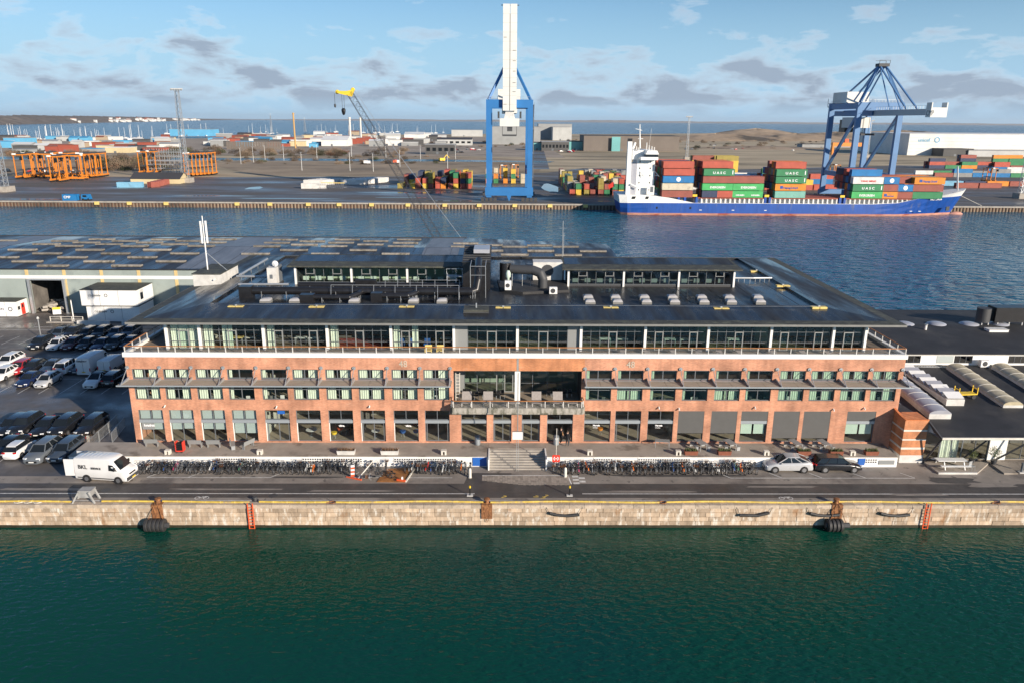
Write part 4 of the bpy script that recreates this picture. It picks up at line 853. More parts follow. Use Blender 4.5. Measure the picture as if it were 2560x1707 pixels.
for i,px in enumerate((828,1659,2498)):
    x=at_quay(px); t=thing('mooring_ring','rusty mooring ring lying on the quay, %s of three'%['left one','middle one','right one'][i],'mooring',(x,QY+.35,.02)); b=MB()
    for k in range(10): a,c=2*math.pi*k/10,2*math.pi*(k+1)/10; b.cyl((.3*math.cos(a),.22*math.sin(a),.06),(.3*math.cos(c),.22*math.sin(c),.06),.05,6)
    b.build('ring','rust',t); MB().box(-.5,-.25,-.12,.12,0,.12).build('staple','rust',t)
p=at_quay(630); t=thing('mooring_bollard','dark iron bollard at the head of the left ladder','bollard',(p,62.75,0)); MB().lathe([(.2,0),(.17,.2),(.24,.25),(.22,.34),(.05,.38)],n=12).build('post','charcoal',t,smooth=True); MB().cyl((0,0,0),(0,0,.03),.3,12).build('base','charcoal',t)
# grey steel trestle, rope
p=G(213,1254); t=thing('steel_trestle','grey splay-legged steel trestle over the quay edge hose','trestle',(p.x,62.5,0)); MB().prism([(-.55,-.25,.5),(.55,-.25,.5),(.6,.0,1.05),(-.6,.0,1.05)],(0,.9,0)).build('body','grey_concrete',t)
for s in(-1,1):
    for y in(-.3,.65): MB().bar((s*.45,y+.1,1.0),(s*1.0,y-.1,0),.16,.14).build('leg','grey_concrete',t)
b=MB(); rr=random.Random(1)
for k in range(26): a=k*.8; b.cyl((-44.5+k*.11+.2*math.cos(a),62.35+.25*math.sin(a),.05),(-44.5+k*.11+.15+.2*math.cos(a+.8),62.35+.25*math.sin(a+.8),.06),.035,5)
tag(b.build('mooring_rope','offwhite'),'tangle of pale mooring rope at the left quay edge','rope')
# bollards by the crossing
for px,lab in((1175,'slim black post with yellow reflector below the left stone bollard'),(1424,'slim black post with yellow reflector below the checker marking')):
    p=G(px,1238); t=thing('marker_post',lab,'bollard',p); MB().box(-.28,.28,-.16,.16,0,.07).build('foot','white_dirty',t); MB().cyl((0,0,.07),(0,0,.8),.055,8).build('post','black',t); MB().cyl((0,0,.8),(0,0,1.0),.085,8).build('reflector','yellow',t)
for px,py,lab in((1175,1193,'pale stone bollard at the end of the left bicycle row'),(1413,1191,'pale stone bollard at the start of the right bicycle row')):
    p=G(px,py); t=thing('stone_bollard',lab,'bollard',p); MB().lathe([(.15,0),(.15,.8),(.12,.95),(.04,1.02)],n=12).build('post','offwhite',t,smooth=True); MB().cyl((0,0,0),(0,0,.04),.2,12).build('base','concrete',t)
# rusty road plate and works clutter
pts=[G(px,py) for px,py in((942,1204),(1012,1205),(1036,1169),(965,1172))]
t=thing('road_plate','rust orange steel plate lying on the road by the fallen bicycles','steel plate',(pts[0].x,pts[0].y,0),world=True); mat('plate_rust',(.33,.14,.04),.75,var=.3,vs=1.2,dirt=((.15,.06,.03),2,.55,.66)); MB().prism([(q.x,q.y,.006) for q in pts],(0,0,.045)).build('plate','plate_rust',t)
MB().bar((pts[1].x+.1,pts[1].y,.08),(pts[2].x+.15,pts[2].y+.2,.1),.12).build('edge_bar','offwhite',t)
p=G(1003,1203); t=thing('fallen_barrier','small orange barrier foot fallen on the rusty plate','barrier',(p.x,p.y,.05)); MB().cbox((0,0,.1),.9,.16,.16,rz=-.3).build('foot','orange_red',t); MB().cbox((.1,.1,.25),.15,.15,.3).build('stub','sign_white',t)
p=G(890,1195); t=thing('warning_barrier','orange and white warning barrier leaning over beside the fallen cargo bike','barrier',(p.x,p.y,0))
for k in range(6): MB().cbox((-.35+.02*k,.2-.05*k,.25+.22*k),.34,.12,.21,ry=R(-8)).build('stripe','orange_red' if k%2==0 else 'sign_white',t)
MB().bar((.2,-.1,.03),(1.6,.9,1.5),.09).build('pole','offwhite',t); MB().bar((-1.0,.3,.0),(.6,-.4,.05),.14).build('foot','orange_red',t)
# ================================================================ vehicles
def paint(n,c,r=.25,metal=.0):
    if 'paint_'+n not in MATS:
        m=mat('paint_'+n,c,r,metal,var=.04,vs=2); b=m.node_tree.nodes['Principled BSDF']; b.inputs['Coat Weight'].default_value=.7; b.inputs['Coat Roughness'].default_value=.06
    return 'paint_'+n
for n,c in dict(black=(.012,.013,.016),white=(.75,.75,.74),silver=(.45,.46,.47),grey=(.12,.135,.15),navy=(.012,.022,.07),red=(.36,.02,.025),maroon=(.075,.012,.016),slate=(.05,.065,.085),bluegrey=(.06,.085,.12)).items(): paint(n,c)
mat('car_glass',(.012,.016,.02),.05,spec=.45); mat('tyre',(.018,.018,.019),.8); mat('alloy',(.45,.46,.48),.3,metal=.8); mat('lamp_clear',(.75,.78,.8),.12); mat('lamp_red',(.5,.01,.01),.2); mat('plate',(.75,.75,.72),.5)
SHAPES=dict( # L, W, H, belt, stations of deck height (fraction from the nose, height, width), glass base (front,rear), glass top (front,rear)
 sedan=(4.7,.92,1.45,.93,((0,.5,.78),(.02,.62,.9),(.07,.7,.97),(.24,.86,1),(.3,.92,1),(.8,.96,1),(.9,.98,.97),(.98,.9,.9),(1,.6,.82)),(.26,.88),(.44,.7)),
 hatch=(4.1,.88,1.48,.95,((0,.5,.78),(.02,.64,.9),(.07,.74,.97),(.22,.9,1),(.28,.95,1),(.8,1.0,1),(.95,1.0,.96),(.99,.8,.92),(1,.5,.85)),(.23,.985),(.42,.85)),
 wagon=(4.75,.92,1.5,.95,((0,.5,.78),(.02,.64,.9),(.07,.74,.97),(.24,.9,1),(.29,.95,1),(.8,1.0,1),(.96,1.0,.97),(.99,.8,.92),(1,.5,.85)),(.25,.985),(.41,.89)),
 suv=(4.6,.95,1.68,1.06,((0,.55,.8),(.015,.76,.92),(.06,.9,.98),(.22,1.02,1),(.27,1.06,1),(.8,1.1,1),(.96,1.1,.97),(.99,.9,.93),(1,.55,.87)),(.235,.985),(.38,.87)),
 crossover=(4.72,.94,1.58,1.02,((0,.5,.78),(.012,.68,.88),(.05,.82,.96),(.2,.97,1),(.27,1.02,1),(.7,1.06,1),(.9,1.12,.96),(.975,1.0,.92),(1,.55,.86)),(.24,.96),(.44,.72)),
 mini=(3.6,.82,1.49,.95,((0,.5,.76),(.03,.68,.92),(.1,.8,.98),(.2,.92,1),(.26,.97,1),(.8,1.0,1),(.95,1.0,.95),(.99,.8,.9),(1,.5,.82)),(.22,.98),(.42,.84)))
CARS={}
def car(shape,col,label,loc,rz=0):
    key=(shape,col)
    if key in CARS: return dup(CARS[key],loc,rz,label)
    L,W,H,belt,stn,gb,gt=SHAPES[shape]; P='paint_'+col
    t=thing('parked_car',label,'car',loc,rz); CARS[key]=t
    Y=lambda f:-L/2+f*L
    rings=[]
    for f,z,wf in stn:
        w=W*wf; h=[(w*.78,.2),(w*.95,.27),(w,.45),(w*.99,max(.5,z-.22)),(w*.95,max(.52,z-.07)),(w*.84,z)]
        rings.append([(x,Y(f),zz) for x,zz in h]+[(-x,Y(f),zz) for x,zz in h[::-1]])
    MB().loft(rings).build('body',P,t,smooth=True)
    wb,wt=W*.83,W*.64; b0,b1,t0,t1=Y(gb[0]),Y(gb[1]),Y(gt[0]),Y(gt[1]); zb=belt-.03; zr=lambda f:[s for s in stn if s[0]<=f+1e-6][-1][1]
    zf,zk=belt-.04,belt
    A=[(-wb,b0,zf),(wb,b0,zf),(wb,b1,zk),(-wb,b1,zk)]; T=[(-wt,t0,H-.06),(wt,t0,H-.06),(wt,t1,H-.08),(-wt,t1,H-.08)]
    MB().quad(A[0],A[1],T[1],T[0]).build('windscreen','car_glass',t); MB().quad(A[2],A[3],T[3],T[2]).build('rear_window','car_glass',t)
    MB().quad(A[1],A[2],T[2],T[1]).build('side_window','car_glass',t); MB().quad(A[3],A[0],T[0],T[3]).build('side_window','car_glass',t)
    b=MB()
    for i in range(4): b.bar(A[i],T[i],.09,.07)
    for s in(1,-1):
        for u in(.36,.68):
            if u>.5 and shape in('sedan','mini'): continue
            a=Vector(A[0 if s<0 else 1]).lerp(Vector(A[3 if s<0 else 2]),u+.05); c=Vector(T[0 if s<0 else 1]).lerp(Vector(T[3 if s<0 else 2]),u-.1); b.bar(a,c,.05,.07)
    b.build('pillars',P if col!='white' or shape!='mini' else 'car_glass',t)
    r=[]
    for yy,ww,zz in((t0-.06,wt*.93,H-.075),(t0+.08,wt,H-.04),((t0+t1)/2,wt*1.01,H),(t1-.1,wt,H-.045),(t1+.1,wt*.92,H-.09)): r.append([(-ww,yy,zz-.06),(-ww*.9,yy,zz),(ww*.9,yy,zz),(ww,yy,zz-.06)])
    MB().loft(r).build('roof','car_glass' if shape in('crossover',) and col=='white' else P,t,smooth=True)
    R_=.31 if shape in('mini','hatch') else .345
    for y in(Y(.185),Y(.8)):
        for s in(-1,1):
            wh=MB().cyl((s*(W-.21),y,R_),(s*(W+.012),y,R_),R_+.05,16).build('wheel_arch','black',t)
            o=MB().lathe([(R_*.6,-.1),(R_*.95,-.1),(R_,-.06),(R_,.06),(R_*.95,.1),(R_*.6,.1)],(s*(W-.07),y,R_),16,axis='X').build('wheel','tyre',t,smooth=True)
            b=MB(); b.cyl((s*(W-.02),y,R_),(s*(W+.034),y,R_),R_*.62,14)
            b.build('rim','alloy',o)
    f=Y(.03); z=stn[2][1]
    for s in(-1,1):
        MB().cbox((s*W*.68,Y(.025),z-.13),W*.38,.2,.1,rz=s*.35).build('headlight','lamp_clear',t); MB().cbox((s*W*.7,Y(.99),belt-.1),W*.36,.14,.14,rz=-s*.3).build('tail_light','lamp_red',t)
        MB().cbox((s*(W+.05),b0+.35,belt+.04),.16,.1,.11).build('mirror',P,t)
    MB().cbox((0,Y(.004),.42),W*1.1,.08,.2).build('grille','black',t); MB().cbox((0,Y(0)-.045,.42),.5,.02,.11).build('number_plate','plate',t); MB().cbox((0,L/2-.0,.62),.5,.05,.11).build('number_plate','plate',t)
    return t
C8=lambda x,y:(x/4.126,800+y/4.126)
def lot(shape,col,x,y,label,rear=False):
    p=G(*C8(x,y)); L=SHAPES[shape][0]; car(shape,col,label,(p.x,p.y+L/2,.004),math.pi if rear else 0)
# nearest rows
lot('mini','white',105,1452,'small white hatchback parked tail first in the nearest row',True)
lot('suv','grey',330,1503,'grey sport utility with bright grille corners in the nearest row'); lot('wagon','slate',560,1485,'dark slate estate car beside the open white van'); lot('sedan','black',-30,1440,'black saloon cut by the frame in the nearest row')
lot('wagon','black',20,1215,'black estate at the left end of the second row'); lot('suv','black',155,1210,'black sport utility second in the second row'); lot('sedan','black',375,1222,'black saloon with bright roof edge in the second row'); lot('suv','black',570,1222,'dark sport utility with tan seats in the second row'); lot('wagon','black',840,1214,'dark estate with silver roof rails at the fence end of the second row')
lot('hatch','white',-40,640,'white car cut by the left frame edge below the red one'); lot('sedan','navy',215,705,'navy saloon with pale windscreen in front of the red car'); lot('hatch','silver',410,712,'silver hatchback catching the sun beside the navy saloon'); lot('crossover','white',920,718,'white saloon with dark roof glass in front of the vans'); lot('suv','black',1110,700,'black sport utility beside the white saloon',True); lot('hatch','black',1300,694,'black car half hidden by the brick corner')
lot('suv','white',5,520,'white sport utility at the left frame edge behind the red car'); lot('wagon','red',120,578,'bright red estate car in the left car park'); lot('hatch','black',270,570,'black hatchback right of the red estate'); lot('sedan','bluegrey',455,565,'blue-grey saloon two right of the red estate'); lot('suv','white',615,570,'white sport utility parked tail out before the grey car',True); lot('sedan','slate',770,567,'slate car squeezed left of the tall white van')
lot('suv','black',345,322,'dark sport utility at the left end of the far car row'); lot('hatch','white',525,325,'white hatchback in the far car row'); lot('wagon','maroon',675,325,'maroon estate in the far car row'); lot('hatch','black',835,322,'black hatchback right of the maroon estate'); lot('sedan','navy',980,330,'navy saloon in the far car row'); lot('suv','black',1130,325,'black sport utility in the far car row'); lot('hatch','slate',1285,310,'slate hatchback near the brick corner in the far row')
for i,(x,y,s,c) in enumerate(((545,215,'wagon','slate'),(690,212,'suv','black'),(825,218,'wagon','black'),(985,214,'suv','black'),(1145,208,'hatch','bluegrey'),(1285,205,'suv','slate'))): lot(s,c,x,y,'dark car in the last row before the shed, %s from the left'%['first','second','third','fourth','fifth','sixth'][i])
# silver car and black estate by the platform
a,c=G(1938,1180),G(2007,1180); car('crossover','silver','silver crossover parked along the platform on the right',((a.x+c.x)/2,a.y+.75,0),R(-90))
a,c=G(2066,1180),G(2126,1180); car('wagon','black','black estate car with silver window trim parked along the platform',((a.x+c.x)/2,a.y+.75,0),R(90))
# vans
def van(label,loc,rz,L=5.9,H=2.6,W=1.0,open_doors=False,let=(),low=False):
    t=thing('delivery_van',label,'van',loc,rz); P='paint_white'; Y=lambda f:-L/2+f*L
    zh=1.3 if not low else 1.0
    rings=[]
    for f,z,w in((0,.8,.84),(.008,zh-.3,.9),(.045,zh-.06,.95),(.125,zh+.08,.975),(.25,H-.22,.95),(.31,H-.05,.92),(.45,H,.92),(.97,H,.92),(1,H-.07,.91)):
        ww=W*min(1,w+.05); tp=W*(.9 if f<.2 else .86); zz=min(z,1.25)
        h=[(ww*.9,.25),(ww,.4),(ww,min(1.1,z-.08)),(ww*(.99),z*.6+.3 if z>1.5 else z-.05),(tp if z<1.5 else W*.9,z-.08),(tp*.9,z)]
        rings.append([(x,Y(f),q) for x,q in h]+[(-x,Y(f),q) for x,q in h[::-1]])
    MB().loft(rings).build('body',P,t,smooth=True)
    a,c=Y(.128),Y(.248); za,zb=zh+.1,H-.25
    off=-.035
    MB().quad((-W*.84,a+off,za),(W*.84,a+off,za),(W*.76,c+off,zb),(-W*.76,c+off,zb)).build('windscreen','car_glass',t)
    for s in(-1,1):
        x=s*(W+.006); MB().add([(x,Y(.17),zh+.02),(x,Y(.33),zh+.02),(x-s*.05,Y(.33),H-.55),(x-s*.04,Y(.245),H-.55)],[(0,1,2,3)]).build('side_window','car_glass',t)
        MB().cbox((s*(W+.14),Y(.2),zh+.25),.22,.12,.3).build('mirror','black',t); MB().box(min(x,x+s*.01),max(x,x+s*.01),Y(.12),Y(.95),.42,.52).build('side_strip','charcoal',t)
        MB().cbox((s*W*.75,Y(.02),.88),.34,.2,.16,rz=s*.4).build('headlight','lamp_clear',t)
        for y in(Y(.17),Y(.78)):
            MB().cyl((s*(W-.25),y,.35),(s*(W+.012),y,.35),.42,16).build('wheel_arch','black',t); o=MB().lathe([(.2,-.11),(.34,-.11),(.36,-.06),(.36,.06),(.34,.11),(.2,.11)],(s*(W-.07),y,.36),16,axis='X').build('wheel','tyre',t,smooth=True); MB().cyl((s*(W-.02),y,.36),(s*(W+.045),y,.36),.21,12).build('rim','alloy',o)
        MB().cbox((s*W*.88,L/2+.01,.95),.12,.05,.45).build('tail_light','lamp_red',t)
    MB().cbox((0,Y(.008),.5),W*1.88,.16,.34).build('bumper','charcoal',t); MB().cbox((0,Y(.008),.86),W*1.0,.08,.2).build('grille','black',t); MB().cbox((0,Y(0)-.09,.45),.5,.02,.12).build('number_plate','yellow',t)
    if open_doors:
        MB().box(-W*.84,W*.84,L/2-.02,L/2+.012,.5,H-.2).build('cargo_opening','black',t)
        for s in(-1,1): MB().cbox((s*(W-.06),L/2+.5,1.4),.06,.95,H-.75,rz=s*R(-6)).build('rear_door','paint_white',t)
    else:
        MB().box(-.012,.012,L/2+.002,L/2+.02,.5,H-.2).build('door_gap','black',t); MB().cbox((0,L/2+.03,.62),.5,.02,.12).build('number_plate','yellow',t)
    for body,size,x,y,z,rot in let: text('lettering',body,size,'charcoal',t,(x,y,z),rot,depth=.004,bold=.014)
    for k in range(6): MB().box(-W*.6,W*.6,Y(.48)+k*.42,Y(.48)+k*.42+.03,H-.002,H+.014).build('roof_rib','white_dirty',t)
    return t
a,c=G(214.6,1203),G(304.4,1209)
ang=math.atan2(c.y-a.y,c.x-a.x)
van('white box van with open rear doors and black lettering beside the bicycles',((a.x+c.x)/2-.05,(a.y+c.y)/2+.95,.004),ang+R(90),5.3,2.45,.98,True,[('BKL',.55,-.994,2.2,1.38,(R(90),0,R(-90))),('SERVICE',.28,-.994,.9,1.38,(R(90),0,R(-90)))] )
p=G(*C8(868,580)); van('tall white van parked tail out in the car park',(p.x,p.y+3,.004),math.pi,5.9,2.6,1.0,False,[('Dækpartner',.27,.72,2.98,2.05,(R(90),0,R(180)))])
p=G(*C8(1080,560)); van('lower white van parked tail out next to the tall one',(p.x,p.y+2.5,.004),math.pi,4.9,1.95,.95,False,[],True)
# ================================================================ bicycles
mat('spoke',(.3,.3,.3),.4,metal=.5); mat('saddle_brown',(.12,.05,.02),.6)
for n,c in dict(black=(.02,.02,.022),grey=(.16,.17,.18),white=(.65,.65,.62),red=(.55,.03,.02),orange=(.75,.18,.02),green=(.06,.18,.09),blue=(.03,.08,.25),lime=(.45,.6,.05),pink=(.5,.06,.15)).items(): mat('bike_'+n,c,.4)
def ring_mesh(r,w,n=20):
    b=MB()
    for k in range(n):
        a,c=2*math.pi*k/n,2*math.pi*(k+1)/n; P=[]
        for q in(a,c): P += [(s*w,(r+e)*math.cos(q),(r+e)*math.sin(q)) for s,e in((-1,-w),(1,-w),(1,w),(-1,w))]
        b.add(P,[(0,1,5,4),(1,2,6,5),(2,3,7,6),(3,0,4,7)])
    return b
def bike_proto(col,basket=False,child=False):
    t=thing('bicycle','','bicycle',(0,0,0)); fr='bike_'+col
    for y in(-.52,.53):
        b=ring_mesh(.33,.022); b.v=[(x,y+yy,.35+z) for x,yy,z in b.v]; o=b.build('wheel','tyre',t)
        s=MB()
        for k in range(6): a=math.pi*k/6; s.bar((0,y+.32*math.cos(a),.35+.32*math.sin(a)),(0,y-.32*math.cos(a),.35-.32*math.sin(a)),.008)
        s.cyl((-.05,y,.35),(.05,y,.35),.04,6); s.build('spokes','spoke',o)
        m=MB(); 
        for k in range(5): a,c=R(20+28*k),R(20+28*(k+1)); m.quad((-.035,y+.38*math.cos(a),.35+.38*math.sin(a)),(.035,y+.38*math.cos(a),.35+.38*math.sin(a)),(.035,y+.38*math.cos(c),.35+.38*math.sin(c)),(-.035,y+.38*math.cos(c),.35+.38*math.sin(c)))
        m.build('mudguard',fr if col!='black' else 'charcoal',t)
    b=MB(); b.cyl((0,-.1,.32),(0,-.22,.82),.02,5); b.cyl((0,-.19,.72),(0,.33,.86),.02,5); b.cyl((0,-.1,.32),(0,.35,.8),.024,5); b.cyl((0,.35,.78),(0,.32,.95),.024,5)
    for s in(-.05,.05): b.cyl((s,-.52,.35),(s,-.1,.32),.013,4); b.cyl((s,-.52,.35),(s*.4,-.2,.75),.012,4); b.cyl((s,.53,.35),(s*.5,.35,.8),.014,4)
    b.build('frame',fr,t)
    MB().lathe([(.03,-.13),(.09,-.1),(.1,.0),(.05,.12),(.02,.16)],(0,-.24,.9),8,axis='Y').build('saddle','saddle_brown' if col in('green','white') else 'black',t)
    b=MB(); b.cyl((0,.32,.95),(0,.3,1.04),.018,5); b.cyl((0,.3,1.04),(-.28,.2,1.08),.014,5); b.cyl((0,.3,1.04),(.28,.2,1.08),.014,5); b.cyl((-.28,.2,1.08),(-.3,.08,1.07),.02,5); b.cyl((.28,.2,1.08),(.3,.08,1.07),.02,5); b.build('handlebar','galv',t)
    b=MB(); b.cyl((-.1,-.1,.22),(-.22,-.1,.22),.02,5); b.cyl((.1,-.1,.42),(.22,-.1,.42),.02,5); b.cyl((-.08,-.1,.32),(.08,-.1,.32),.09,8); b.build('crank','charcoal',t)
    b=MB(); b.box(-.07,.07,-.75,-.35,.73,.75); b.bar((.06,-.55,.36),(.06,-.62,.73),.012); b.bar((-.06,-.55,.36),(-.06,-.62,.73),.012); b.build('rack','charcoal',t)
    if basket:
        b=MB(); x0,x1,y0,y1=-.17,.17,.4,.66
        for k in range(4): z=.82+.07*k; b.bar((x0,y0,z),(x1,y0,z),.012); b.bar((x0,y1,z),(x1,y1,z),.012); b.bar((x0,y0,z),(x0,y1,z),.012); b.bar((x1,y0,z),(x1,y1,z),.012)
        b.box(x0,x1,y0,y1,.8,.81); b.build('basket','saddle_brown',t)
    return t
BP={}
def bike(col,basket,x,y,rz,lean,label,group,z=0):
    k=(col,basket)
    if k not in BP: o=BP[k]=bike_proto(col,basket); o.location=(x,y,z)
    else: o=dup(BP[k],(x,y,z))
    o.rotation_euler=(0,lean,rz); o['label']=label; o['group']=group; return o
rb=random.Random(21)
def bike_row(x0,x1,step,side):
    x=x0
    while x<x1:
        col=rb.choices(['black','grey','white','red','orange','green','blue','lime','pink'],[.55,.24,.06,.035,.04,.025,.03,.01,.01])[0]; bk=rb.random()<.3
        if side=='left' and -14.4<x<-9.8 and rb.random()<.65: x+=step; continue
        rz=R(rb.uniform(-10,10))+(math.pi if rb.random()<.35 else 0); y=68.75+rb.uniform(-.28,.22)
        bike(col,bk,x,y,rz,R(rb.uniform(-9,9)),'%s bicycle%s in the crowded row %s of the steps'%(col,' with front basket' if bk else '',side),'%s%s bicycles %s of the steps'%(col,' basket' if bk else '',side))
        x+=step*rb.uniform(.75,1.3)
bike_row(-35.4,-2.9,.37,'left'); bike_row(5.2,25.4,.34,'right')
o=bike('black',False,-11.3,67.2,R(70),R(70),'black bicycle lying flat beside the rusty plate','fallen bicycles',.1); o=bike('grey',True,-12.6,67.3,R(100),R(-62),'grey bicycle with basket toppled by the warning barrier','fallen bicycles',.1)
# ================================================================ two people by the entrance
def person(loc,rz,label,jacket,legs,arm):
    t=thing('person',label,'person',loc,rz)
    me=bpy.data.meshes.new('body'); 
    J=dict(pel=(0,0,.95,.15),sp=(0,0,1.15,.145),ch=(0,.01,1.36,.165),nk=(0,0,1.52,.062),hd=(0,-.02,1.6,.085),ht=(0,-.02,1.72,.095),
     hl=(-.1,0,.92,.105),kl=(-.11,-.04,.5,.07),al=(-.11,.02,.09,.05),tl=(-.13,-.16,.035,.045),hr=(.1,0,.92,.105),kr=(.13,-.1,.52,.07),ar=(.13,.06,.1,.05),tr=(.15,-.12,.035,.045),
     sl=(-.2,0,1.42,.065),el=(-.27,.03,1.15,.048),wl=arm[0]+(.033,),sr=(.2,0,1.42,.065),er=(.27,.03,1.15,.048),wr=arm[1]+(.033,))
    E=[('pel','sp'),('sp','ch'),('ch','nk'),('nk','hd'),('hd','ht'),('pel','hl'),('hl','kl'),('kl','al'),('al','tl'),('pel','hr'),('hr','kr'),('kr','ar'),('ar','tr'),('ch','sl'),('sl','el'),('el','wl'),('ch','sr'),('sr','er'),('er','wr')]
    for s,wk in(('l','wl'),('r','wr')):
        w_=Vector(J[wk][:3]); e_=Vector(J['e'+s][:3]); d=(w_-e_).normalized(); sd=d.orthogonal().normalized()
        J['p'+s]=tuple(w_+d*.07)+(.034,); E.append((wk,'p'+s))
        for k in range(4): J['f%d%s'%(k,s)]=tuple(w_+d*(.15-.008*abs(k-1.5))+sd*(.022*(k-1.5)))+(.009,); E.append(('p'+s,'f%d%s'%(k,s)))
        J['t'+s]=tuple(w_+d*.08+sd*.06)+(.01,); E.append((wk,'t'+s))
    names=list(J); me.from_pydata([J[n][:3] for n in names],[(names.index(a),names.index(c)) for a,c in E],[])
    o=place('body',me,t); 
    bm=bmesh.new(); bm.from_mesh(me); lay=bm.verts.layers.skin.verify()
    for v,n in zip(bm.verts,names): v[lay].radius=(J[n][3],)*2; v[lay].use_root=(n=='pel')
    bm.to_mesh(me); bm.free()
    for m in('skin',jacket,legs): me.materials.append(MATS[m])
    o.modifiers.new('skin','SKIN'); s=o.modifiers.new('sub','SUBSURF'); s.levels=1; s.render_levels=1
    bpy.context.view_layer.update(); ev=o.evaluated_get(bpy.context.evaluated_depsgraph_get()); m2=bpy.data.meshes.new_from_object(ev); o.modifiers.clear(); o.data=m2
    for p in m2.polygons:
        c=p.center; hand=min((c-Vector(J[q][:3])).length for q in('pl','pr'))<.13
        p.material_index=0 if c.z>1.5 or hand else 1 if c.z>.93 else 2; p.use_smooth=True
    MB().lathe([(.02,.13),(.075,.1),(.1,.04),(.1,-.03),(.06,-.08)],(0,.015,1.7),10).build('hair','hair',t,smooth=True)
    b=MB(); b.add([(-.02,-.1,1.64),(.02,-.1,1.64),(0,-.1,1.69),(0,-.135,1.65)],[(0,1,3),(1,2,3),(2,0,3)]); b.build('nose','skin',t)
    for s in(-.035,.035): MB().cbox((s,-.105,1.69),.022,.012,.012).build('eye','cloth_black',t); MB().cbox((s*2.7,-.01,1.66),.02,.04,.06).build('ear','skin',t)
    MB().cbox((0,-.098,1.6),.04,.014,.01).build('mouth','terracotta',t); return t
p=G(1402,1108,1.12); t=person(p,R(60),'person in a black jacket and tan top, hand raised, by the bin','cloth_black','cloth_black',((-.2,-.2,1.42),(.25,-.12,.98))); MB().box(-.09,.09,-.185,-.165,1.0,1.42).build('shirt','cloth_tan',t)
p=G(1418,1116,1.12); person(p,R(150),'person in dark clothes facing the one with the tan top','cloth_black','charcoal',((-.24,-.15,1.0),(.18,-.22,1.4)))
# ================================================================ shed with roof lights behind the car park
mat('shed_green',(.3,.35,.33),.75,var=.1,vs=.3,dirt=((.24,.28,.27),.4,.5,.7)); mat('pilaster',(.62,.47,.22),.75,var=.12,vs=1); mat('shed_band',(.72,.73,.72),.7)
SY0,SY1,SX0_,SX1_=131.9,170.0,-165.0,21.8
ZS,ZG=8.06,8.95
sh=thing('storage_shed','long grey-green shed with dark low-pitched roof and many roof lights','shed',(-70,SY0,0),world=True)
DX0,DX1=-83.3,-77.2
b=MB(); wall_front(b,SX0_,SX1_,0,ZS-.05,SY0,[(DX0,DX1,.0,6.1)],.4); b.quad((SX1_,SY0,0),(SX1_,159.4,0),(SX1_,159.4,ZS),(SX1_,SY0,ZS)); b.quad((SX1_,159.4,0),(-8,SY1,0),(-8,SY1,ZS),(SX1_,159.4,ZS)); b.quad((-8,SY1,0),(SX0_,SY1,0),(SX0_,SY1,ZS),(-8,SY1,ZS)); b.quad((SX0_,SY1,0),(SX0_,SY0,0),(SX0_,SY0,ZS),(SX0_,SY1,ZS)); b.build('wall','shed_green',sh)
MB().box(SX0_,SX1_,SY0-.09,SY0-.004,6.22,6.82).build('white_band','shed_band',sh)
for x in[-83.55-6.5*k for k in range(1,5)]+[-83.55+6.52*k for k in range(16)]:
    MB().box(x-.28,x+.28,SY0-.07,SY0-.003,0,6.215).build('pilaster','pilaster',sh); MB().box(x-.28,x+.28,SY0-.07,SY0-.003,6.825,ZS-.08).build('pilaster','pilaster',sh)
for x in(DX0,DX1): MB().box(x-.22,x+.22,SY0-.5,SY0-.1,0,6.1).build('door_guide','galv',sh)
MB().box(DX0-.3,DX1+.3,SY0-.35,SY0-.095,6.0,6.2).build('door_head','steel_grey',sh)
b=MB(); b.box(DX0-1,DX1+8,SY0+14,SY0+14.2,.1,7.9); b.box(DX0-1.2,DX0-1,SY0+.5,SY0+14,.1,7.9); b.box(DX1+8,DX1+8.2,SY0+.5,SY0+14,.1,7.9); b.build('inner_wall','interior_dark',sh)
YRI=151.0
b=MB(); b.quad((SX0_,SY0-.25,ZS),(SX1_+.2,SY0-.25,ZS),(SX1_+.2,YRI,ZG),(SX0_,YRI,ZG)); b.add([(SX0_,YRI,ZG),(SX1_+.2,YRI,ZG),(SX1_+.2,159.4,ZG-.4),(-8,SY1+.2,ZS),(SX0_,SY1+.2,ZS)],[(0,1,2,3,4)])
b.quad((SX0_,SY0-.25,ZS),(SX1_+.2,SY0-.25,ZS),(SX1_+.2,SY0-.25,ZS-.18),(SX0_,SY0-.25,ZS-.18)); b.build('roof','roof_shed',sh)
MB().box(SX0_,-8,SY1+.05,SY1+.3,ZS-.2,ZS+.12).build('ridge_trim','charcoal',sh)
def roof_z(y): return ZS+(ZG-ZS)*(y-SY0)/(YRI-SY0) if y<YRI else ZG-(ZG-ZS)*(y-YRI)/(SY1-YRI)
for k,(x0,x1) in enumerate(((-57.5,-47.5),(-15.5,-8.5),(-104,-98))):                               # paler renewed roof bays
    for (ya,yb) in((SY0+.2,YRI-.1),(YRI+.1,SY1-.4)): MB().quad((x0,ya,roof_z(ya)+.02),(x1,ya,roof_z(ya)+.02),(x1,yb,roof_z(yb)+.02),(x0,yb,roof_z(yb)+.02)).build('roof_panel','roof_shed_pale',sh)
rows6={340:[333,955],305:[118,720,1325],272:[-80,498,1085],240:[285,860,1440],210:[78,645,1210],178:[470,1020,1580],163:[280,805,1355],150:[615,1145,1680],136:[430,940,1470],122:[745,1265,1770],133:[-80]}
rows7={125:[270,790,1310],138:[497,1030],152:[200,738,1280],168:[430,985],181:[115,680,1242],213:[343,925],244:[20,605,1197],157:[1787],183:[1770],172:[1990],186:[2200],218:[1990],250:[2200]}
rows8={162:[10,387],152:[195],220:[10],192:[203],222:[405],195:[587]}
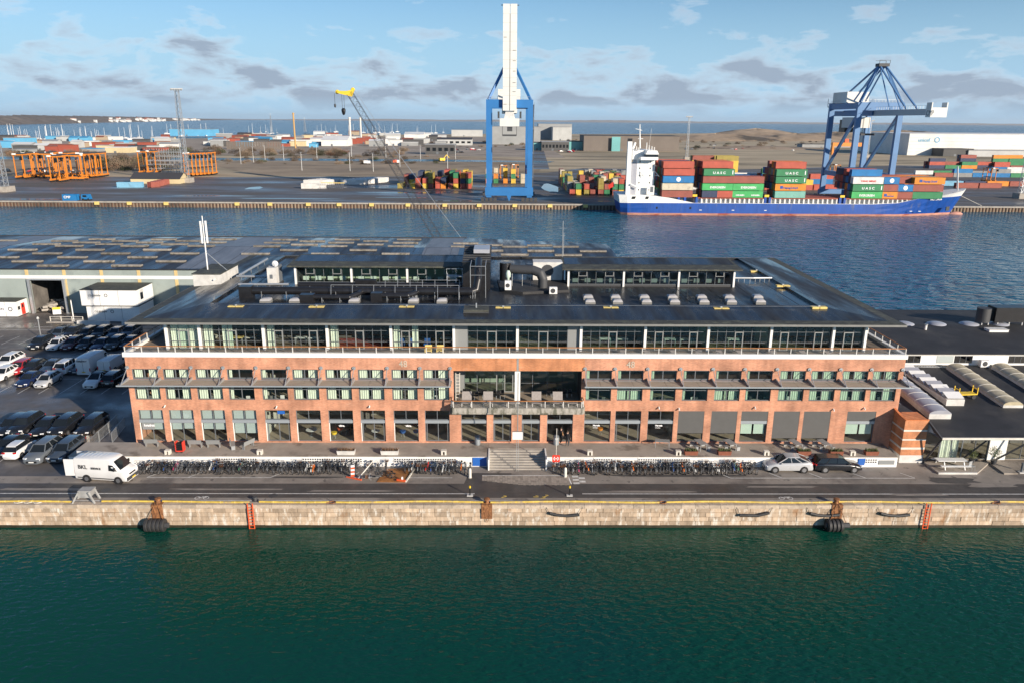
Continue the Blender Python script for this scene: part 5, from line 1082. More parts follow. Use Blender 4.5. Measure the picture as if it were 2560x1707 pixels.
lk=MB(); lk.box(-2.6,2.6,-.48,.48,0,.16); lm=lk.mesh('skylight_kerb','skylight_old')
lt=MB(); lt.loft([[(-2.63,-.52,.16),(-2.63,-.28,.28),(-2.63,.28,.28),(-2.63,.52,.16)],[(2.63,-.52,.16),(2.63,-.28,.28),(2.63,.28,.28),(2.63,.52,.16)]]); tm=lt.mesh('skylight_top','skylight_old')
og=Vector(sh['_org'])
for ox,s,rows in((0,3.36,rows6),(600,3.36,rows7),(1250,2.94,rows8)):
    for yy,xs in rows.items():
        for x in xs:
            z=8.7
            for it in range(3): p=G(ox+x/s+33,560+yy/s,z+.3); z=roof_z(p.y)
            if p.x>SX1_-2 or p.y>SY1-.6: continue
            o=place('skylight',lm,sh,Vector((p.x,p.y,z))-og); place('cap',tm,o)
for x in range(-150,16,5):                                                                          # seams
    if -164<x: MB().bar((x,SY0,ZS+.02),(x,YRI,ZG+.02),.06,.03).build('seam','charcoal',sh)
# rubble, tarpaulins and boards in the doorway
b=MB(); rr=random.Random(8)
for k in range(70):
    x,y=rr.uniform(DX0+.3,DX1-1.5),rr.uniform(SY0+.4,SY0+7); s=rr.uniform(.2,.8); b.cbox((x,y,rr.uniform(.1,1.2)),s*1.6,s,s*.5,rz=rr.uniform(0,3),rx=rr.uniform(-.4,.4))
tag(b.build('rubble','concrete'),'heap of broken timber and rubble inside the shed doorway','rubble',kind='stuff')
C2=lambda x,y:(x/5.113,660+y/5.113)
def cabin(label,x0,x1,y0,d,z0,h,mods=3,let=None,win=False,door=None):
    t=thing('site_cabin',label,'site cabin',((x0+x1)/2,y0,z0)); w=(x1-x0)/2
    MB().box(-w,w,0,d,.12,h).build('walls','white',t); MB().box(-w-.05,w+.05,-.05,d+.05,h,h+.1).build('roof','roof_moss',t); MB().box(-w+.02,w-.02,.02,d-.02,0,.12).build('skid','charcoal',t)
    for k in range(1,mods): x=-w+2*w*k/mods; MB().box(x-.02,x+.02,-.012,.0,.13,h-.01).build('panel_joint','frame_grey',t)
    if let: text('lettering',let,.42,'charcoal',t,(-w+1.3,-.03,h*.62),(R(90),0,0),bold=.004); MB().lathe([(.2,-.01),(.29,-.01)],(-w+1.3+len(let)*.33,-.02,h*.68),14,axis='Y',caps=False).build('logo_ring','charcoal',t)
    if win: MB().box(w+.004,w+.02,1.2,2.2,.9,2.1).build('window','car_glass',t); MB().box(w+.02,w+.04,1.1,2.3,2.1,2.6).build('shutter','white_dirty',t)
    if door: MB().box(w+.004,w+.03,1.2,2.2,.15,2.15).build('door','red',t); MB().box(w+.03,w+.04,1.45,1.85,1.35,1.9).build('door_window','car_glass',t); MB().box(w+.004,w+.02,.3,.9,1.2,1.8).build('window','car_glass',t)
    return t
a=G(*C2(1130,745)); c=G(*C2(1790,745)); Yc=a.y
q0,q1=V(*C2(1045,530),Yc-.3),V(*C2(1765,530),Yc-.3)
cabin('lower white site cabin of the front stack beside the car park',V(*C2(1110,600),Yc).x,V(*C2(1780,600),Yc).x,Yc,5.5,0,2.75,3,'CG JENSEN'); cabin('upper white site cabin of the front stack, half in shadow',q0.x,q1.x,Yc-.3,6.0,2.85,2.75,3,'CG JENSEN',True)
cabin('lower white site cabin of the rear stack near the shed wall',q1.x-8.6,q1.x+3.2,Yc+6.4,4.2,0,2.75,4); cabin('upper white site cabin of the rear stack near the shed wall',q1.x-8.6,q1.x+3.2,Yc+6.4,4.2,2.85,2.75,4,None,True)
a=G(*C2(235,682)); cabin('single pale site cabin with a red door and black lettering',a.x-8,a.x,a.y,4.6,0,2.7,4,None,False,True); 
t=thing('lettered_board','white board lettered in black on the single cabin','board',(a.x-4,a.y-.06,.95)); MB().box(-4,3.9,-.02,.02,0,1.0).build('board','sign_white',t); text('lettering','CG JENSEN',.6,'charcoal',t,(-1.2,-.04,.3),(R(90),0,0),bold=.005); MB().lathe([(.26,-.01),(.4,-.01)],(2.9,-.03,.5),14,axis='Y',caps=False).build('logo_ring','charcoal',t)
for i,x in enumerate((1110,1288,1680)):
    p=G(*C2(x,780)); t=thing('concrete_barrier','white concrete barrier below the stacked cabins, %s of three'%['first','second','third'][i],'barrier',p); MB().prism([(-1.5,-.3,0),(-1.5,.3,0),(-1.5,.12,.75),(-1.5,-.12,.75)],(3,0,0)).build('block','white_dirty',t); MB().box(-1.2,1.2,-.02,.02,.75,.8).build('cap','offwhite',t)
p=G(*C2(735,655)); t=thing('board_sign','small yellow and white board sign before the shed door','sign',p,.3); MB().cbox((0,0,.75),1.3,.05,1.2,rx=R(-8)).build('panel','white',t); MB().cbox((0,-.09,1.2),1.25,.03,.4,rx=R(-8)).build('yellow_strip','yellow',t); MB().bar((0,.5,0),(0,.08,1.2),.06).build('strut','galv',t)
a,c=G(*C2(650,745)),G(*C2(1090,735)); t=thing('guard_rail','pale guard rail on a low kerb before the cabins','guard rail',(a.x,a.y,0))
for k in range(4): MB().box((c.x-a.x)*k/3-.05,(c.x-a.x)*k/3+.05,-.05,.05,0,1.0).build('post','offwhite',t)
for z in(.55,.98): MB().box(0,c.x-a.x,-.04,.04,z-.05,z).build('rail','offwhite',t)
MB().box(-.5,c.x-a.x+.5,-.5,.3,0,.14).build('kerb','concrete',t)
p=G(*C2(945,730)); t=thing('lamp_post','short white lamp post beside the shed door','lamp post',p); MB().cyl((0,0,0),(0,0,3.6),.09,8).build('post','white',t); MB().cyl((0,0,3.6),(0,0,3.75),.14,8).build('head','frame_grey',t)
p=G(*C8(425,190)); t=thing('lamp_post','lamp post among the far car rows','lamp post',p); MB().cyl((0,0,0),(0,0,3.2),.08,8).build('post','galv',t); MB().cyl((0,0,3.2),(0,0,3.5),.22,8,.1).build('head','white_dirty',t)
# mesh fences at the corner of the platform
def mesh_fence(pts,lab,h=1.15):
    t=thing('mesh_fence',lab,'fence',(pts[0][0],pts[0][1],0),world=True)
    for a,c in zip(pts,pts[1:]):
        a,c=Vector((*a,0)),Vector((*c,0)); L=(c-a).length; n=max(1,round(L/2.2))
        for k in range(n):
            p,q=a.lerp(c,k/n+.01),a.lerp(c,(k+1)/n-.01); b=MB()
            for z in(.12,h): b.cyl((p.x,p.y,z),(q.x,q.y,z),.025,5)
            for e in(p,q): b.cyl((e.x,e.y,0),(e.x,e.y,h),.025,5)
            o=b.build('panel_frame','galv',t); w_=MB(); m=int((q-p).length/.11)
            for j in range(1,m): e=p.lerp(q,j/m); w_.bar((e.x,e.y,.12),(e.x,e.y,h),.012)
            w_.build('bars','galv',o)
    return t
f1=[G(224,1127),G(296,1060)]; f2=[G(281,1108),G(314,1066)]
mesh_fence([(p.x,p.y) for p in f1],'run of steel mesh barriers between the parked cars and the platform',1.2); mesh_fence([(p.x,p.y) for p in f2],'shorter run of mesh barriers nearer the brick corner',1.2)
mesh_fence([(-41.5,88),(-41.5,112)],'steel mesh fence along the shaded side of the brick building',1.6)
for i,(x,y) in enumerate(((240,1230),(915,1255))): p=G(*C8(x,y)); t=thing('parking_post','pale stubby post between the parked car rows, %s'%('left one' if i==0 else 'by the fence'),'bollard',p); MB().box(-.12,.12,-.08,.08,0,.75).build('post','offwhite',t); MB().box(-.14,.14,-.1,.1,0,.08).build('foot','concrete',t)
b=MB(); rr=random.Random(31)
for k in range(900):
    x,y=rr.uniform(-47.3,-43.6),rr.gauss(75.0,.55); z=rr.uniform(.1,1.0); d=Vector((rr.uniform(-.2,.2),rr.uniform(-.2,.2),rr.uniform(.05,.3))); b.add([(x-.01,y,z),(x+.01,y,z),(x+d.x,y+d.y,z+d.z)],[(0,1,2)])
hg=thing('bare_hedge','low bare twig hedge between the parked cars and the mesh fence','hedge',(-45.4,75,0),world=True); b.build('twigs','plant_brown',hg); 
for k in range(8): MB().cyl((-47+.48*k,75,0),(-47+.48*k,75.1,.5),.03,5).build('stem','soil',hg)
# ================================================================ low annex on the right
an=thing('annex_building','low dark-roofed annex with glazed front right of the brick building','building',(60,71.4,0),world=True)
AX0,AX1=43.4,120
b=MB(); ez,ey=3.45,69.3; bz,by=4.75,88.9
b.quad((44.0,ey,ez),(AX1,ey,ez),(AX1,by,bz),(41.32,by,bz)); b.add([(44.0,ey,ez),(41.32,by,bz),(41.32,73.3,4.72),(43.4,71.0,4.6)],[(0,1,2,3)])
rf2=b.build('roof','roof_felt',an)
MB().box(44.0,AX1,ey-.12,ey-.003,ez-.16,ez+.05).build('eave_trim','offwhite',rf2)
b=MB(); b.quad((44.0,ey,ez-.16),(AX1,ey,ez-.16),(AX1,71.6,ez-.1),(43.5,71.6,ez-.1)); b.build('soffit','white_dirty',rf2)
MB().bar((43.95,ey-.05,ez-.05),(43.38,70.95,4.55),.14,.18).build('edge_trim','charcoal',rf2)
# upper part: white wall with windows, second roof
b=MB(); wins=[(49.6,52.0),(56.2,58.5),(63.0,65.4),(70.2,72.6),(77.4,79.8)]
wall_front(b,41.3,AX1,bz-.6,6.25,by,[(p,q,4.98,5.95) for p,q in wins],.2); b.build('upper_wall','white',an)
for p,q in wins: window(an,p,q,4.98,5.95,by+.05,(.33,.66),(),.05,'frame_grey','glass_dark')
MB().box(54.0,56.1,by-.03,by-.003,5.0,5.95).build('grey_panel','blind_grey',an); MB().box(41.3,AX1,by-.05,by-.004,6.0,6.3).build('upper_fascia','white_dirty',an)
MB().box(41.3,AX1,by+3,by+3.1,4,6.2).build('inner_wall','interior_dark',an)
b=MB(); b.quad((41.3,by-.3,6.3),(AX1,by-.3,6.3),(AX1,100,6.95),(41.3,100,6.95)); b.quad((41.3,100,6.95),(AX1,100,6.95),(AX1,112,6.1),(41.3,112,6.1)); b.quad((41.3,by-.3,6.3),(AX1,by-.3,6.3),(AX1,by-.3,6.2),(41.3,by-.3,6.2)); b.quad((41.3,112,6.1),(AX1,112,6.1),(AX1,112,0),(41.3,112,0)); b.build('upper_roof','roof_felt',an)
# front glazing, diagonal struts
xs=[45.0,48.7,52.1]
for p,q in((43.55,45.3),(45.3,47.6),(47.6,50.3),(52.2,55.5),(55.6,59.5),(59.6,64)):
    window(an,p,q,.15,ez-.14,71.4,(.5,) if q-p>2 else (),(),.06,'frame_grey','glass')
MB().box(50.32,52.18,71.25,71.5,.15,ez-.12).build('white_pier','white',an)
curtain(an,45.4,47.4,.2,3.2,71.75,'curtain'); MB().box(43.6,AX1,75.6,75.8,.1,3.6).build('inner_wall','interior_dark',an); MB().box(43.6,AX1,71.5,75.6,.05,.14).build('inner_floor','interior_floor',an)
for p,q in(((43.45,70.9,0),(44.2,69.45,ez-.1)),((47.5,71.2,.1),(48.9,69.45,ez-.1)),((50.9,71.1,.1),(53.6,69.45,ez-.1)),((56,71.2,.1),(58,69.45,ez-.1))): MB().bar(p,q,.12,.16).build('strut','charcoal',an)
MB().prism([(43.47,71.2,ez-.05),(44.1,70.0,ez),(43.47,71.1,4.5)],(.02,.05,0)).build('gable_panel','white_dirty',an)
# brick wing with pale courses
wg=thing('brick_wing','short brick wing wall with pale stone courses and tiled top','wall',(42,71,0),world=True)
wx0,wx1,wy=40.95,43.35,70.85
MB().box(wx0,wx1,wy,YF-.01,0,.85).build('plinth','white_dirty',wg)
zs=[.85,1.5,1.72,2.5,2.65,3.48,3.66,4.7]
for i,(z0,z1) in enumerate(zip(zs,zs[1:])): MB().box(wx0+(.0 if i%2==0 else -.012),wx1+(.0 if i%2==0 else .012),wy-(.012 if i%2 else 0),YF-.01,z0+.001,z1).build('brick_course' if i%2==0 else 'stone_course','brick_orange' if i%2==0 else 'offwhite',wg)
b=MB(); mat('tile_orange',(.6,.2,.07),.7,var=.2,vs=5)
for k in range(12): x=wx0+.1+k*.2; b.box(x-.09,x+.09,wy-.08,wy+.12,4.705,4.8)
tag(b.build('ridge_tile','tile_orange',wg),kind='stuff')
b=MB()
for k in range(14):
    f=k/13; y=wy+.1+(YF-wy-.2)*f; z=4.72+.3*f*f; b.cbox((wx0+.02,y,z+.05),.24,.19,.1)
tag(b.build('verge_tile','tile_orange',wg),kind='stuff')
MB().prism([(wx0+.02,wy+.1,4.7),(wx0+.02,YF-.02,4.7),(wx0+.02,YF-.02,5.0),(wx0+.02,(wy+YF)/2,4.82)],(.2,0,0)).build('verge','brick_orange',wg)
# roof lights of the annex
def az(y): return ez+(bz-ez)*(y-ey)/(by-ey)
def vault(x0,x1,y0,y1,h,m,lab,base='white_dirty',ribs=6):
    t=thing('vault_light',lab,'roof light',((x0+x1)/2,y0,az(y0)),world=True)
    b=MB(); b.add([(x0,y0,az(y0)-.05),(x1,y0,az(y0)-.05),(x1,y1,az(y1)-.05),(x0,y1,az(y1)-.05),(x0,y0,az(y0)+h),(x1,y0,az(y0)+h),(x1,y1,az(y1)+h),(x0,y1,az(y1)+h)],[(0,1,5,4),(1,2,6,5),(2,3,7,6),(3,0,4,7)]); b.build('kerb',base,t)
    def arc(y): 
        z=az(y)+h; w=(x1-x0)/2; return [((x0+x1)/2+w*math.cos(a),y,z+.42*math.sin(a)) for a in[math.pi*k/10 for k in range(11)]]
    MB().loft([arc(y0),arc((y0+y1)/2),arc(y1)]).build('vault',m,t,smooth=True)
    for k in range(1,ribs+1): y=y0+(y1-y0)*k/(ribs+1); P=arc(y); r=MB(); r.tube([(p[0],p[1],p[2]+.01) for p in P],.025,5); r.build('rib',base,t)
vault(44.95,47.3,73.6,84.6,.55,'acrylic_grey','long grey barrel roof light nearest the brick building'); vault(54.6,56.8,76.4,87.6,.3,'acrylic_old','yellowed barrel roof light behind the yellow trolley'); vault(60.3,62.5,76.4,87.8,.3,'acrylic_old','yellowed barrel roof light at the right frame edge')
t=thing('pitched_light','long pitched glass roof light between the barrel lights','roof light',(49.5,77,az(77)),world=True)
b=MB(); y0,y1,x0,x1=76.9,87.9,48.6,50.6; b.box(x0,x1,y0,y1,az(y0)-.3,az(y1)+.0); b.build('kerb','white_dirty',t)
for k in range(9):
    ya=y0+(y1-y0)*k/9; yb=y0+(y1-y0)*(k+1)/9-.06; zz=lambda y:az(y1)+.02
    b=MB(); b.quad((x0+.08,ya,zz(ya)+.12),(x1-.08,ya,zz(ya)+.12),(x1-.08,yb,zz(yb)+.5),(x0+.08,yb,zz(yb)+.5)); b.quad((x0+.08,yb,zz(yb)+.5),(x1-.08,yb,zz(yb)+.5),(x1-.08,yb,zz(yb)),(x0+.08,yb,zz(yb))); b.build('pane','acrylic_grey' if k%2 else 'white',t)
t=thing('pitched_light','short glass roof light half hidden by the brick corner','roof light',(42.3,76,az(76)),world=True); b=MB(); b.box(41.4,43.5,75.2,77.6,az(75.2)-.2,az(77)+.25); b.build('kerb','white',t); MB().quad((41.45,75.25,az(77)+.27),(43.4,75.25,az(77)+.27),(43.0,77.5,az(77)+.7),(41.45,77.5,az(77)+.7)).build('pane','acrylic_grey',t)
fan_unit(59.6,88.2,az(88.2),1.1,.5,.95,'white air conditioner against the white upper wall')
# far small domes and vents on the upper roof
for i,px in enumerate((2273,2353,2435,2510)):
    p=G(px,814,7.0); t=thing('low_dome','low pale dome on the far annex roof, %s from the left'%['first','second','third','fourth'][i],'roof light',(p.x,100.5,6.85)); MB().lathe([(1.3,0),(1.2,.15),(.8,.3),(.25,.36)],n=16).build('dome','acrylic_grey',t,smooth=True); MB().cyl((0,0,-.1),(0,0,.05),1.4,16).build('kerb','fascia',t)
t=thing('roof_tank','dark round tank and box on stilts on the far annex roof','plant',(66.5,100.5,6.8)); MB().cyl((0,0,.5),(0,0,2.4),.9,16).build('tank','charcoal',t,smooth=True); MB().box(1.2,6,-.8,1.2,.6,2.6).build('box','black_duct',t)
for x in(-.4,.5,1.8,3.4,5.2): MB().cyl((x,-.6,-.1),(x,-.6,.6),.07,6).build('leg','white',t)
t=thing('roof_pipe','small white vent pipe on the far annex roof','vent',(57.2,97.8,6.75)); MB().cyl((0,0,0),(0,0,.7),.16,8).build('pipe','white',t); MB().cyl((0,0,.7),(0,0,.85),.22,8).build('cap','galv',t)
p=G(2490,829,6.7); t=thing('roof_vent','flat white hatch on the far annex roof','hatch',(p.x,p.y,6.65)); MB().box(-1.3,1.3,-.6,.6,0,.4).build('box','white',t); MB().box(-1.35,1.35,-.65,.65,.4,.46).build('lid','white_dirty',t)
t=thing('ladder','galvanised ladder lying on the annex roof','ladder',(52.5,88.2,az(88.0)+.06),R(-4))
for s in(-.22,.22): MB().box(-2.2,2.4,s-.03,s+.03,0,.07).build('rail','galv',t)
for k in range(13): MB().box(-2.0+.34*k-.02,-2.0+.34*k+.02,-.2,.2,.01,.05).build('rung','galv',t)
# yellow trolley
p=Vector((51.9,79.0,az(79.0))); t=thing('roof_trolley','yellow four-wheeled trolley parked on the annex roof','trolley',p,.1)
MB().box(-1.1,1.1,-.45,.45,.5,.6).build('bed','yellow',t)
for x in(-1.1,1.1):
    b=MB(); b.bar((x,-.4,.55),(x,-.4,1.35),.08); b.bar((x,.4,.55),(x,.4,1.35),.08); b.bar((x,-.4,1.1),(x,.4,1.1),.08); b.build('end_frame','yellow',t)
for x in(-.75,.75):
    for y in(-.4,.4): MB().cyl((x,y-.06,.24),(x,y+.06,.24),.24,12).build('wheel','rubber',t)
MB().bar((-1.1,0,.5),(-2.2,0,.25),.06).build('drawbar','yellow',t)
# picnic bench, potted shrubs and plinth in front of the annex
pb=thing('front_plinth','low concrete plinth with white kerb under the picnic table','plinth',(45.5,69,0),world=True)
MB().prism([(43.5,70.7,0),(43.6,68.35,0),(47.6,68.3,0),(50.5,70.9,0)],(0,0,.16)).build('slab','platform_concrete',pb); MB().box(43.6,47.5,68.2,68.34,0,.18).build('kerb','white_dirty',pb); MB().box(50.2,51.6,68.2,71.2,0,.15).build('slab','platform_concrete',pb)
t=thing('picnic_table','white picnic table with bench in front of the annex','table',(45.6,69.4,.16)); MB().box(-1.5,1.5,-.05,.75,.7,.76).build('table_top','white',t); MB().box(-1.5,1.5,-.75,-.45,.42,.47).build('bench','white',t); MB().box(-1.5,1.5,1.05,1.35,.42,.47).build('bench','white',t)
for x in(-1,1):
    for y in(-.6,1.2): MB().bar((x,y,0),(x,y*.55+.12,.7),.08).build('leg','white',t)
def shrub_pot(x,y,lab,h,pot=True):
    t=thing('potted_shrub',lab,'plant',(x,y,.16)); 
    MB().lathe([(.22,0),(.3,.4),(.32,.42)],n=12).build('pot','charcoal',t); MB().cyl((0,0,.3),(0,0,h*.6),.03,5).build('stem','soil',t); b=MB(); rr=random.Random(int(x*7))
    for k in range(420):
        d=Vector((rr.gauss(0,1),rr.gauss(0,1),rr.gauss(0,1))).normalized()*rr.random()**.4; p=Vector((d.x*h*.3,d.y*h*.3,h*.68+d.z*h*.34)); u=Vector((rr.uniform(-1,1),rr.uniform(-1,1),rr.uniform(-1,1))).normalized(); v=u.orthogonal().normalized(); b.add([p,p+u*.1+v*.025,p+u*.18,p+u*.1-v*.025],[(0,1,2,3)])
    b.build('leaves','plant',t)
shrub_pot(48.3,70.6,'bushy potted shrub left of the annex door',1.5); shrub_pot(50.4,70.3,'taller potted shrub beside the white pier of the annex',1.9)
t=thing('cafe_chair','thin metal chair in front of the annex glass','chair',(47.3,68.9,.16),.4); MB().box(-.22,.22,-.2,.2,.42,.46).build('seat','galv',t); MB().box(-.22,.22,.18,.22,.46,.85).build('backrest','galv',t)
for a in(-1,1):
    for c in(-1,1): MB().bar((a*.2,c*.18,.44),(a*.22,c*.2,0),.025).build('leg','galv',t)
p=G(2553,1180); t=thing('stone_bollard','dark green bollard on a white foot at the right frame edge','bollard',p); MB().lathe([(.12,0),(.12,.9),(.15,.95),(.13,1.05)],n=10).build('post','frame_grey',t,smooth=True); MB().box(-.3,.6,-.25,.25,0,.1).build('foot','white_dirty',t)
# ================================================================ far side of the basin
FQ=321.0
land=[(-520,FQ),(560,FQ),(900,700),(1500,1100),(2300,2300),(1500,2700),(700,2500),(300,2150),(-20,2050),(-260,1850),(-420,1500),(-620,1290),(-1100,1180),(-1400,900),(-900,500)]
sheet('far_ground',land,-.05,'dry_grass')
b=MB()
for p,q in zip(land,land[1:]+land[:1]): b.quad((*p,-.06),(*q,-.06),(*q,-5),(*p,-5))
struct(b.build('far_shore','mound'))
sheet('container_yard',[(-520,FQ),(560,FQ),(560,560),(330,640),(150,560),(60,575),(30,520),(-60,478),(-150,462),(-330,455),(-520,450)],.0,'yard_asphalt')
sheet('mud_field',[(-150,478),(-60,482),(25,530),(40,690),(-60,760),(-210,720),(-230,600)],.01,'earth')
sheet('scrub_ground',[(-520,460),(-330,462),(-240,500),(-230,610),(-230,640),(-560,640)],.01,'earth')
sheet('town_ground',[(-1100,730),(-60,760),(60,740),(60,1700),(-380,1490),(-620,1280),(-1000,1160)],.0,'town_dirt')
sheet('access_road',[(20,560),(34,560),(52,1000),(30,1000)],.02,'yard_asphalt')
sheet('canal',[(-560,640),(-60,655),(40,650),(45,668),(-60,690),(-560,690)],.03,'water_far')
for i,(x0,x1,y0,y1) in enumerate(((-120,-70,336,339),(-150,-108,346,349),(-60,-25,343,345),(-70,-15,366,370),(-130,-120,380,398),(-90,-50,392,396),(20,30,372,430),(-225,-170,327,329),(-40,0,330,332),(35,55,333,335))):
    q=[]; rr=random.Random(i); n=12
    for k in range(n): a=2*math.pi*k/n; q.append(((x0+x1)/2+(x1-x0)/2*math.cos(a)*rr.uniform(.6,1.1),(y0+y1)/2+(y1-y0)/2*math.sin(a)*rr.uniform(.6,1.1)))
    sheet('puddle',q,.012,'puddle')
# sheet pile quay
fq=thing('sheet_pile_quay','rust brown sheet pile quay wall across the basin','quay wall',(0,FQ,WZ),world=True)
MB().box(-520,560,FQ-.35,FQ+.6,-.5,.06).build('cap_beam','concrete',fq)
b=MB(); x=-330
while x<300:
    b.add([(x+dx,FQ+dy,z) for z in(-4,-.5) for dx,dy in((0,.25),(.25,-.25),(.7,-.25),(.95,.25),(1.4,.25))],[(i,i+1,i+6,i+5) for i in range(4)]); x+=1.4
tag(b.build('sheet_pile','sheet_pile',fq),kind='stuff'); MB().box(-520,560,FQ+.28,FQ+.5,-5,-.5).build('backing','sheet_pile',fq)
for px in(243,324,416,593,675,771,848,929,1020,1112,1198,1287,1375,1464): 
    p=V(px,515,FQ-.4); MB().box(p.x-.95,p.x+.95,FQ-.7,FQ-.36,-1.35,-.1).build('fender','pale_yellow',fq)
# ---------------------------------------------------------------- containers
def cont_mat(n,c):
    m=mat('box_'+n,c,.55,var=.16,vs=.35,dirt=((c[0]*.6+.05,c[1]*.6+.035,c[2]*.6+.03),.5,.6,.72)); nt=m.node_tree; N,L=nt.nodes,nt.links
    g=N.new('ShaderNodeNewGeometry'); s=N.new('ShaderNodeSeparateXYZ'); L.new(g.outputs['Position'],s.inputs[0]); a=N.new('ShaderNodeMath'); a.operation='ADD'; L.new(s.outputs[0],a.inputs[0]); L.new(s.outputs[1],a.inputs[1])
    c_=N.new('ShaderNodeMath'); c_.operation='MULTIPLY'; L.new(a.outputs[0],c_.inputs[0]); c_.inputs[1].default_value=22; q=N.new('ShaderNodeMath'); q.operation='SINE'; L.new(c_.outputs[0],q.inputs[0])
    bm=N.new('ShaderNodeBump'); bm.inputs['Strength'].default_value=.6; bm.inputs['Distance'].default_value=.04; L.new(q.outputs[0],bm.inputs['Height']); L.new(bm.outputs[0],N['Principled BSDF'].inputs['Normal'])
CC=dict(red=(.46,.09,.055),brown=(.31,.085,.06),blue=(.01,.17,.42),navy=(.03,.045,.1),green=(.035,.22,.09),bright_green=(.06,.42,.12),orange=(.72,.25,.025),yellow=(.72,.48,.06),beige=(.6,.53,.4),white=(.7,.69,.66),teal=(.2,.45,.37),grey=(.25,.26,.26),olive=(.34,.27,.06),light_blue=(.18,.42,.6))
for n,c in CC.items(): cont_mat(n,c)
CM={}
def cont_mesh(L,col):
    if (L,col) in CM: return CM[(L,col)]
    b=MB(); h=2.6; l=L/2
    b.box(-l+.06,l-.06,-1.19,1.19,.1,h-.06)
    for s in(-1,1):
        for q in(-1,1): b.box(s*l-(.16 if s>0 else 0),s*l+(0 if s>0 else .16),q*1.22-(.16 if q>0 else 0),q*1.22+(0 if q>0 else .16),0,h)
        b.box(-l+.16,l-.16,s*1.22-(.08 if s>0 else 0),s*1.22+(0 if s>0 else .08),h-.12,h-.005); b.box(-l+.16,l-.16,s*1.22-(.08 if s>0 else 0),s*1.22+(0 if s>0 else .08),.0,.14)
        for k in(-.75,-.25,.25,.75): b.cyl((s*(l-.03),k,.15),(s*(l-.03),k,h-.15),.03,4)
    CM[(L,col)]=b.mesh('container','box_'+col); return CM[(L,col)]
def container(L,col,loc,rz,label,group):
    o=place('shipping_container',cont_mesh(L,col),None,loc,rz); tag(o,label,'container',group); return o
# ---------------------------------------------------------------- the ship
mat('hull_blue',(.012,.075,.34),.45,var=.2,vs=.3,stretch=(1.5,1,.35),dirt=((.09,.12,.24),.35,.58,.72)); mat('boot_red',(.5,.24,.18),.7,var=.3,vs=.4,dirt=((.36,.09,.05),.25,.52,.6),stretch=(.5,1,2)); mat('ship_white',(.8,.8,.77),.45,var=.06,vs=.5,dirt=((.55,.45,.36),.5,.64,.76),stretch=(1.5,1,.5)); mat('deck_red',(.32,.08,.045),.7)
SYc=312.0; HB=8.9
sp=thing('container_ship','blue and white container ship moored across the basin','ship',(118,SYc,WZ),world=True)
def bandring(x,z0,z1,h0,h1): return [(x,SYc-h0,z0),(x,SYc-h1,z1),(x,SYc+h1,z1),(x,SYc+h0,z0)]
st=[ # x at foot, x at rail, half beam low, mid, top, blue top, white top
 (47.6,46.2,6.5,8.0,8.3,2.4,5.5),(50,49.5,8.2,8.8,8.8,2.45,5.5),(58,58,8.9,8.9,8.9,2.5,5.5),(66,66,8.9,8.9,8.9,2.5,4.6),(76,76,8.9,8.9,8.9,2.5,2.6),(148,148,8.9,8.9,8.9,2.45,2.55),(157,158,8.4,8.9,8.9,3.0,3.1),(165,167,7.0,8.5,8.8,4.9,5.0),(172,175,4.8,7.4,8.2,5.1,6.0),(178,181.5,2.4,5.2,6.3,5.2,6.9),(182.5,186.5,.7,2.6,3.6,5.3,7.6),(184.2,189.3,.1,.4,.7,5.4,8.2)]
def hull_band(sel,name,m):
    rings=[]
    for xf,xr,h0,h1,h2,zb,zw in st:
        f=lambda z:xf+(xr-xf)*(z-WZ)/(zw-WZ)
        if sel==0: rings.append([(f(-4),SYc-h0*.93,-4),(f(-1.45),SYc-h0,-1.45),(f(-1.45),SYc+h0,-1.45),(f(-4),SYc+h0*.93,-4)])
        elif sel==1: rings.append([(f(-1.45),SYc-h0,-1.449),(f((zb-1.4)/2),SYc-(h0+h1)/2,(zb-1.4)/2),(f(zb),SYc-h1,zb),(f(zb),SYc+h1,zb),(f((zb-1.4)/2),SYc+(h0+h1)/2,(zb-1.4)/2),(f(-1.45),SYc+h0,-1.449)])
        else: rings.append([(f(zb),SYc-h1,zb+.001),(f(zw),SYc-h2,zw),(f(zw),SYc+h2,zw),(f(zb),SYc+h1,zb+.001)])
    MB().loft(rings).build(name,m,sp,smooth=False)
hull_band(0,'boot_top','boot_red'); hull_band(1,'hull','hull_blue'); hull_band(2,'bulwark','ship_white')
b=MB(); b.lathe([(.1,184),(.8,185.2),(1.1,187),(.9,188.8),(.3,189.8)],(0,SYc,-2.2),10,axis='X'); b.build('bulb','boot_red',sp,smooth=True)
for x0,x1 in((76.5,104),(106,134),(136,163)):
    MB().box(x0,x1,SYc-7.6,SYc+7.6,2.5,4.3).build('hatch_coaming','white_dirty',sp); MB().box(x0-.2,x1+.2,SYc-8.3,SYc+8.3,4.3,4.75).build('hatch_cover','deck_red',sp)
    x=x0+.6
    while x<x1: MB().box(x,x+.35,SYc-8.6,SYc-7.62,2.6,4.29).build('stay','ship_white',sp); x+=1.9
for x in(77.2,104.6,106.4,134.6,136.4,72.5,70): MB().box(x-.4,x+.5,SYc-8.75,SYc-7.4,2.6,4.9).build('lashing_post','hull_blue',sp)
for x in(76.2,104.9,135.2): MB().box(x-.6,x+1.2,SYc-8.4,SYc-8.2,5.0,5.9).build('lashing_rail','yellow',sp); 
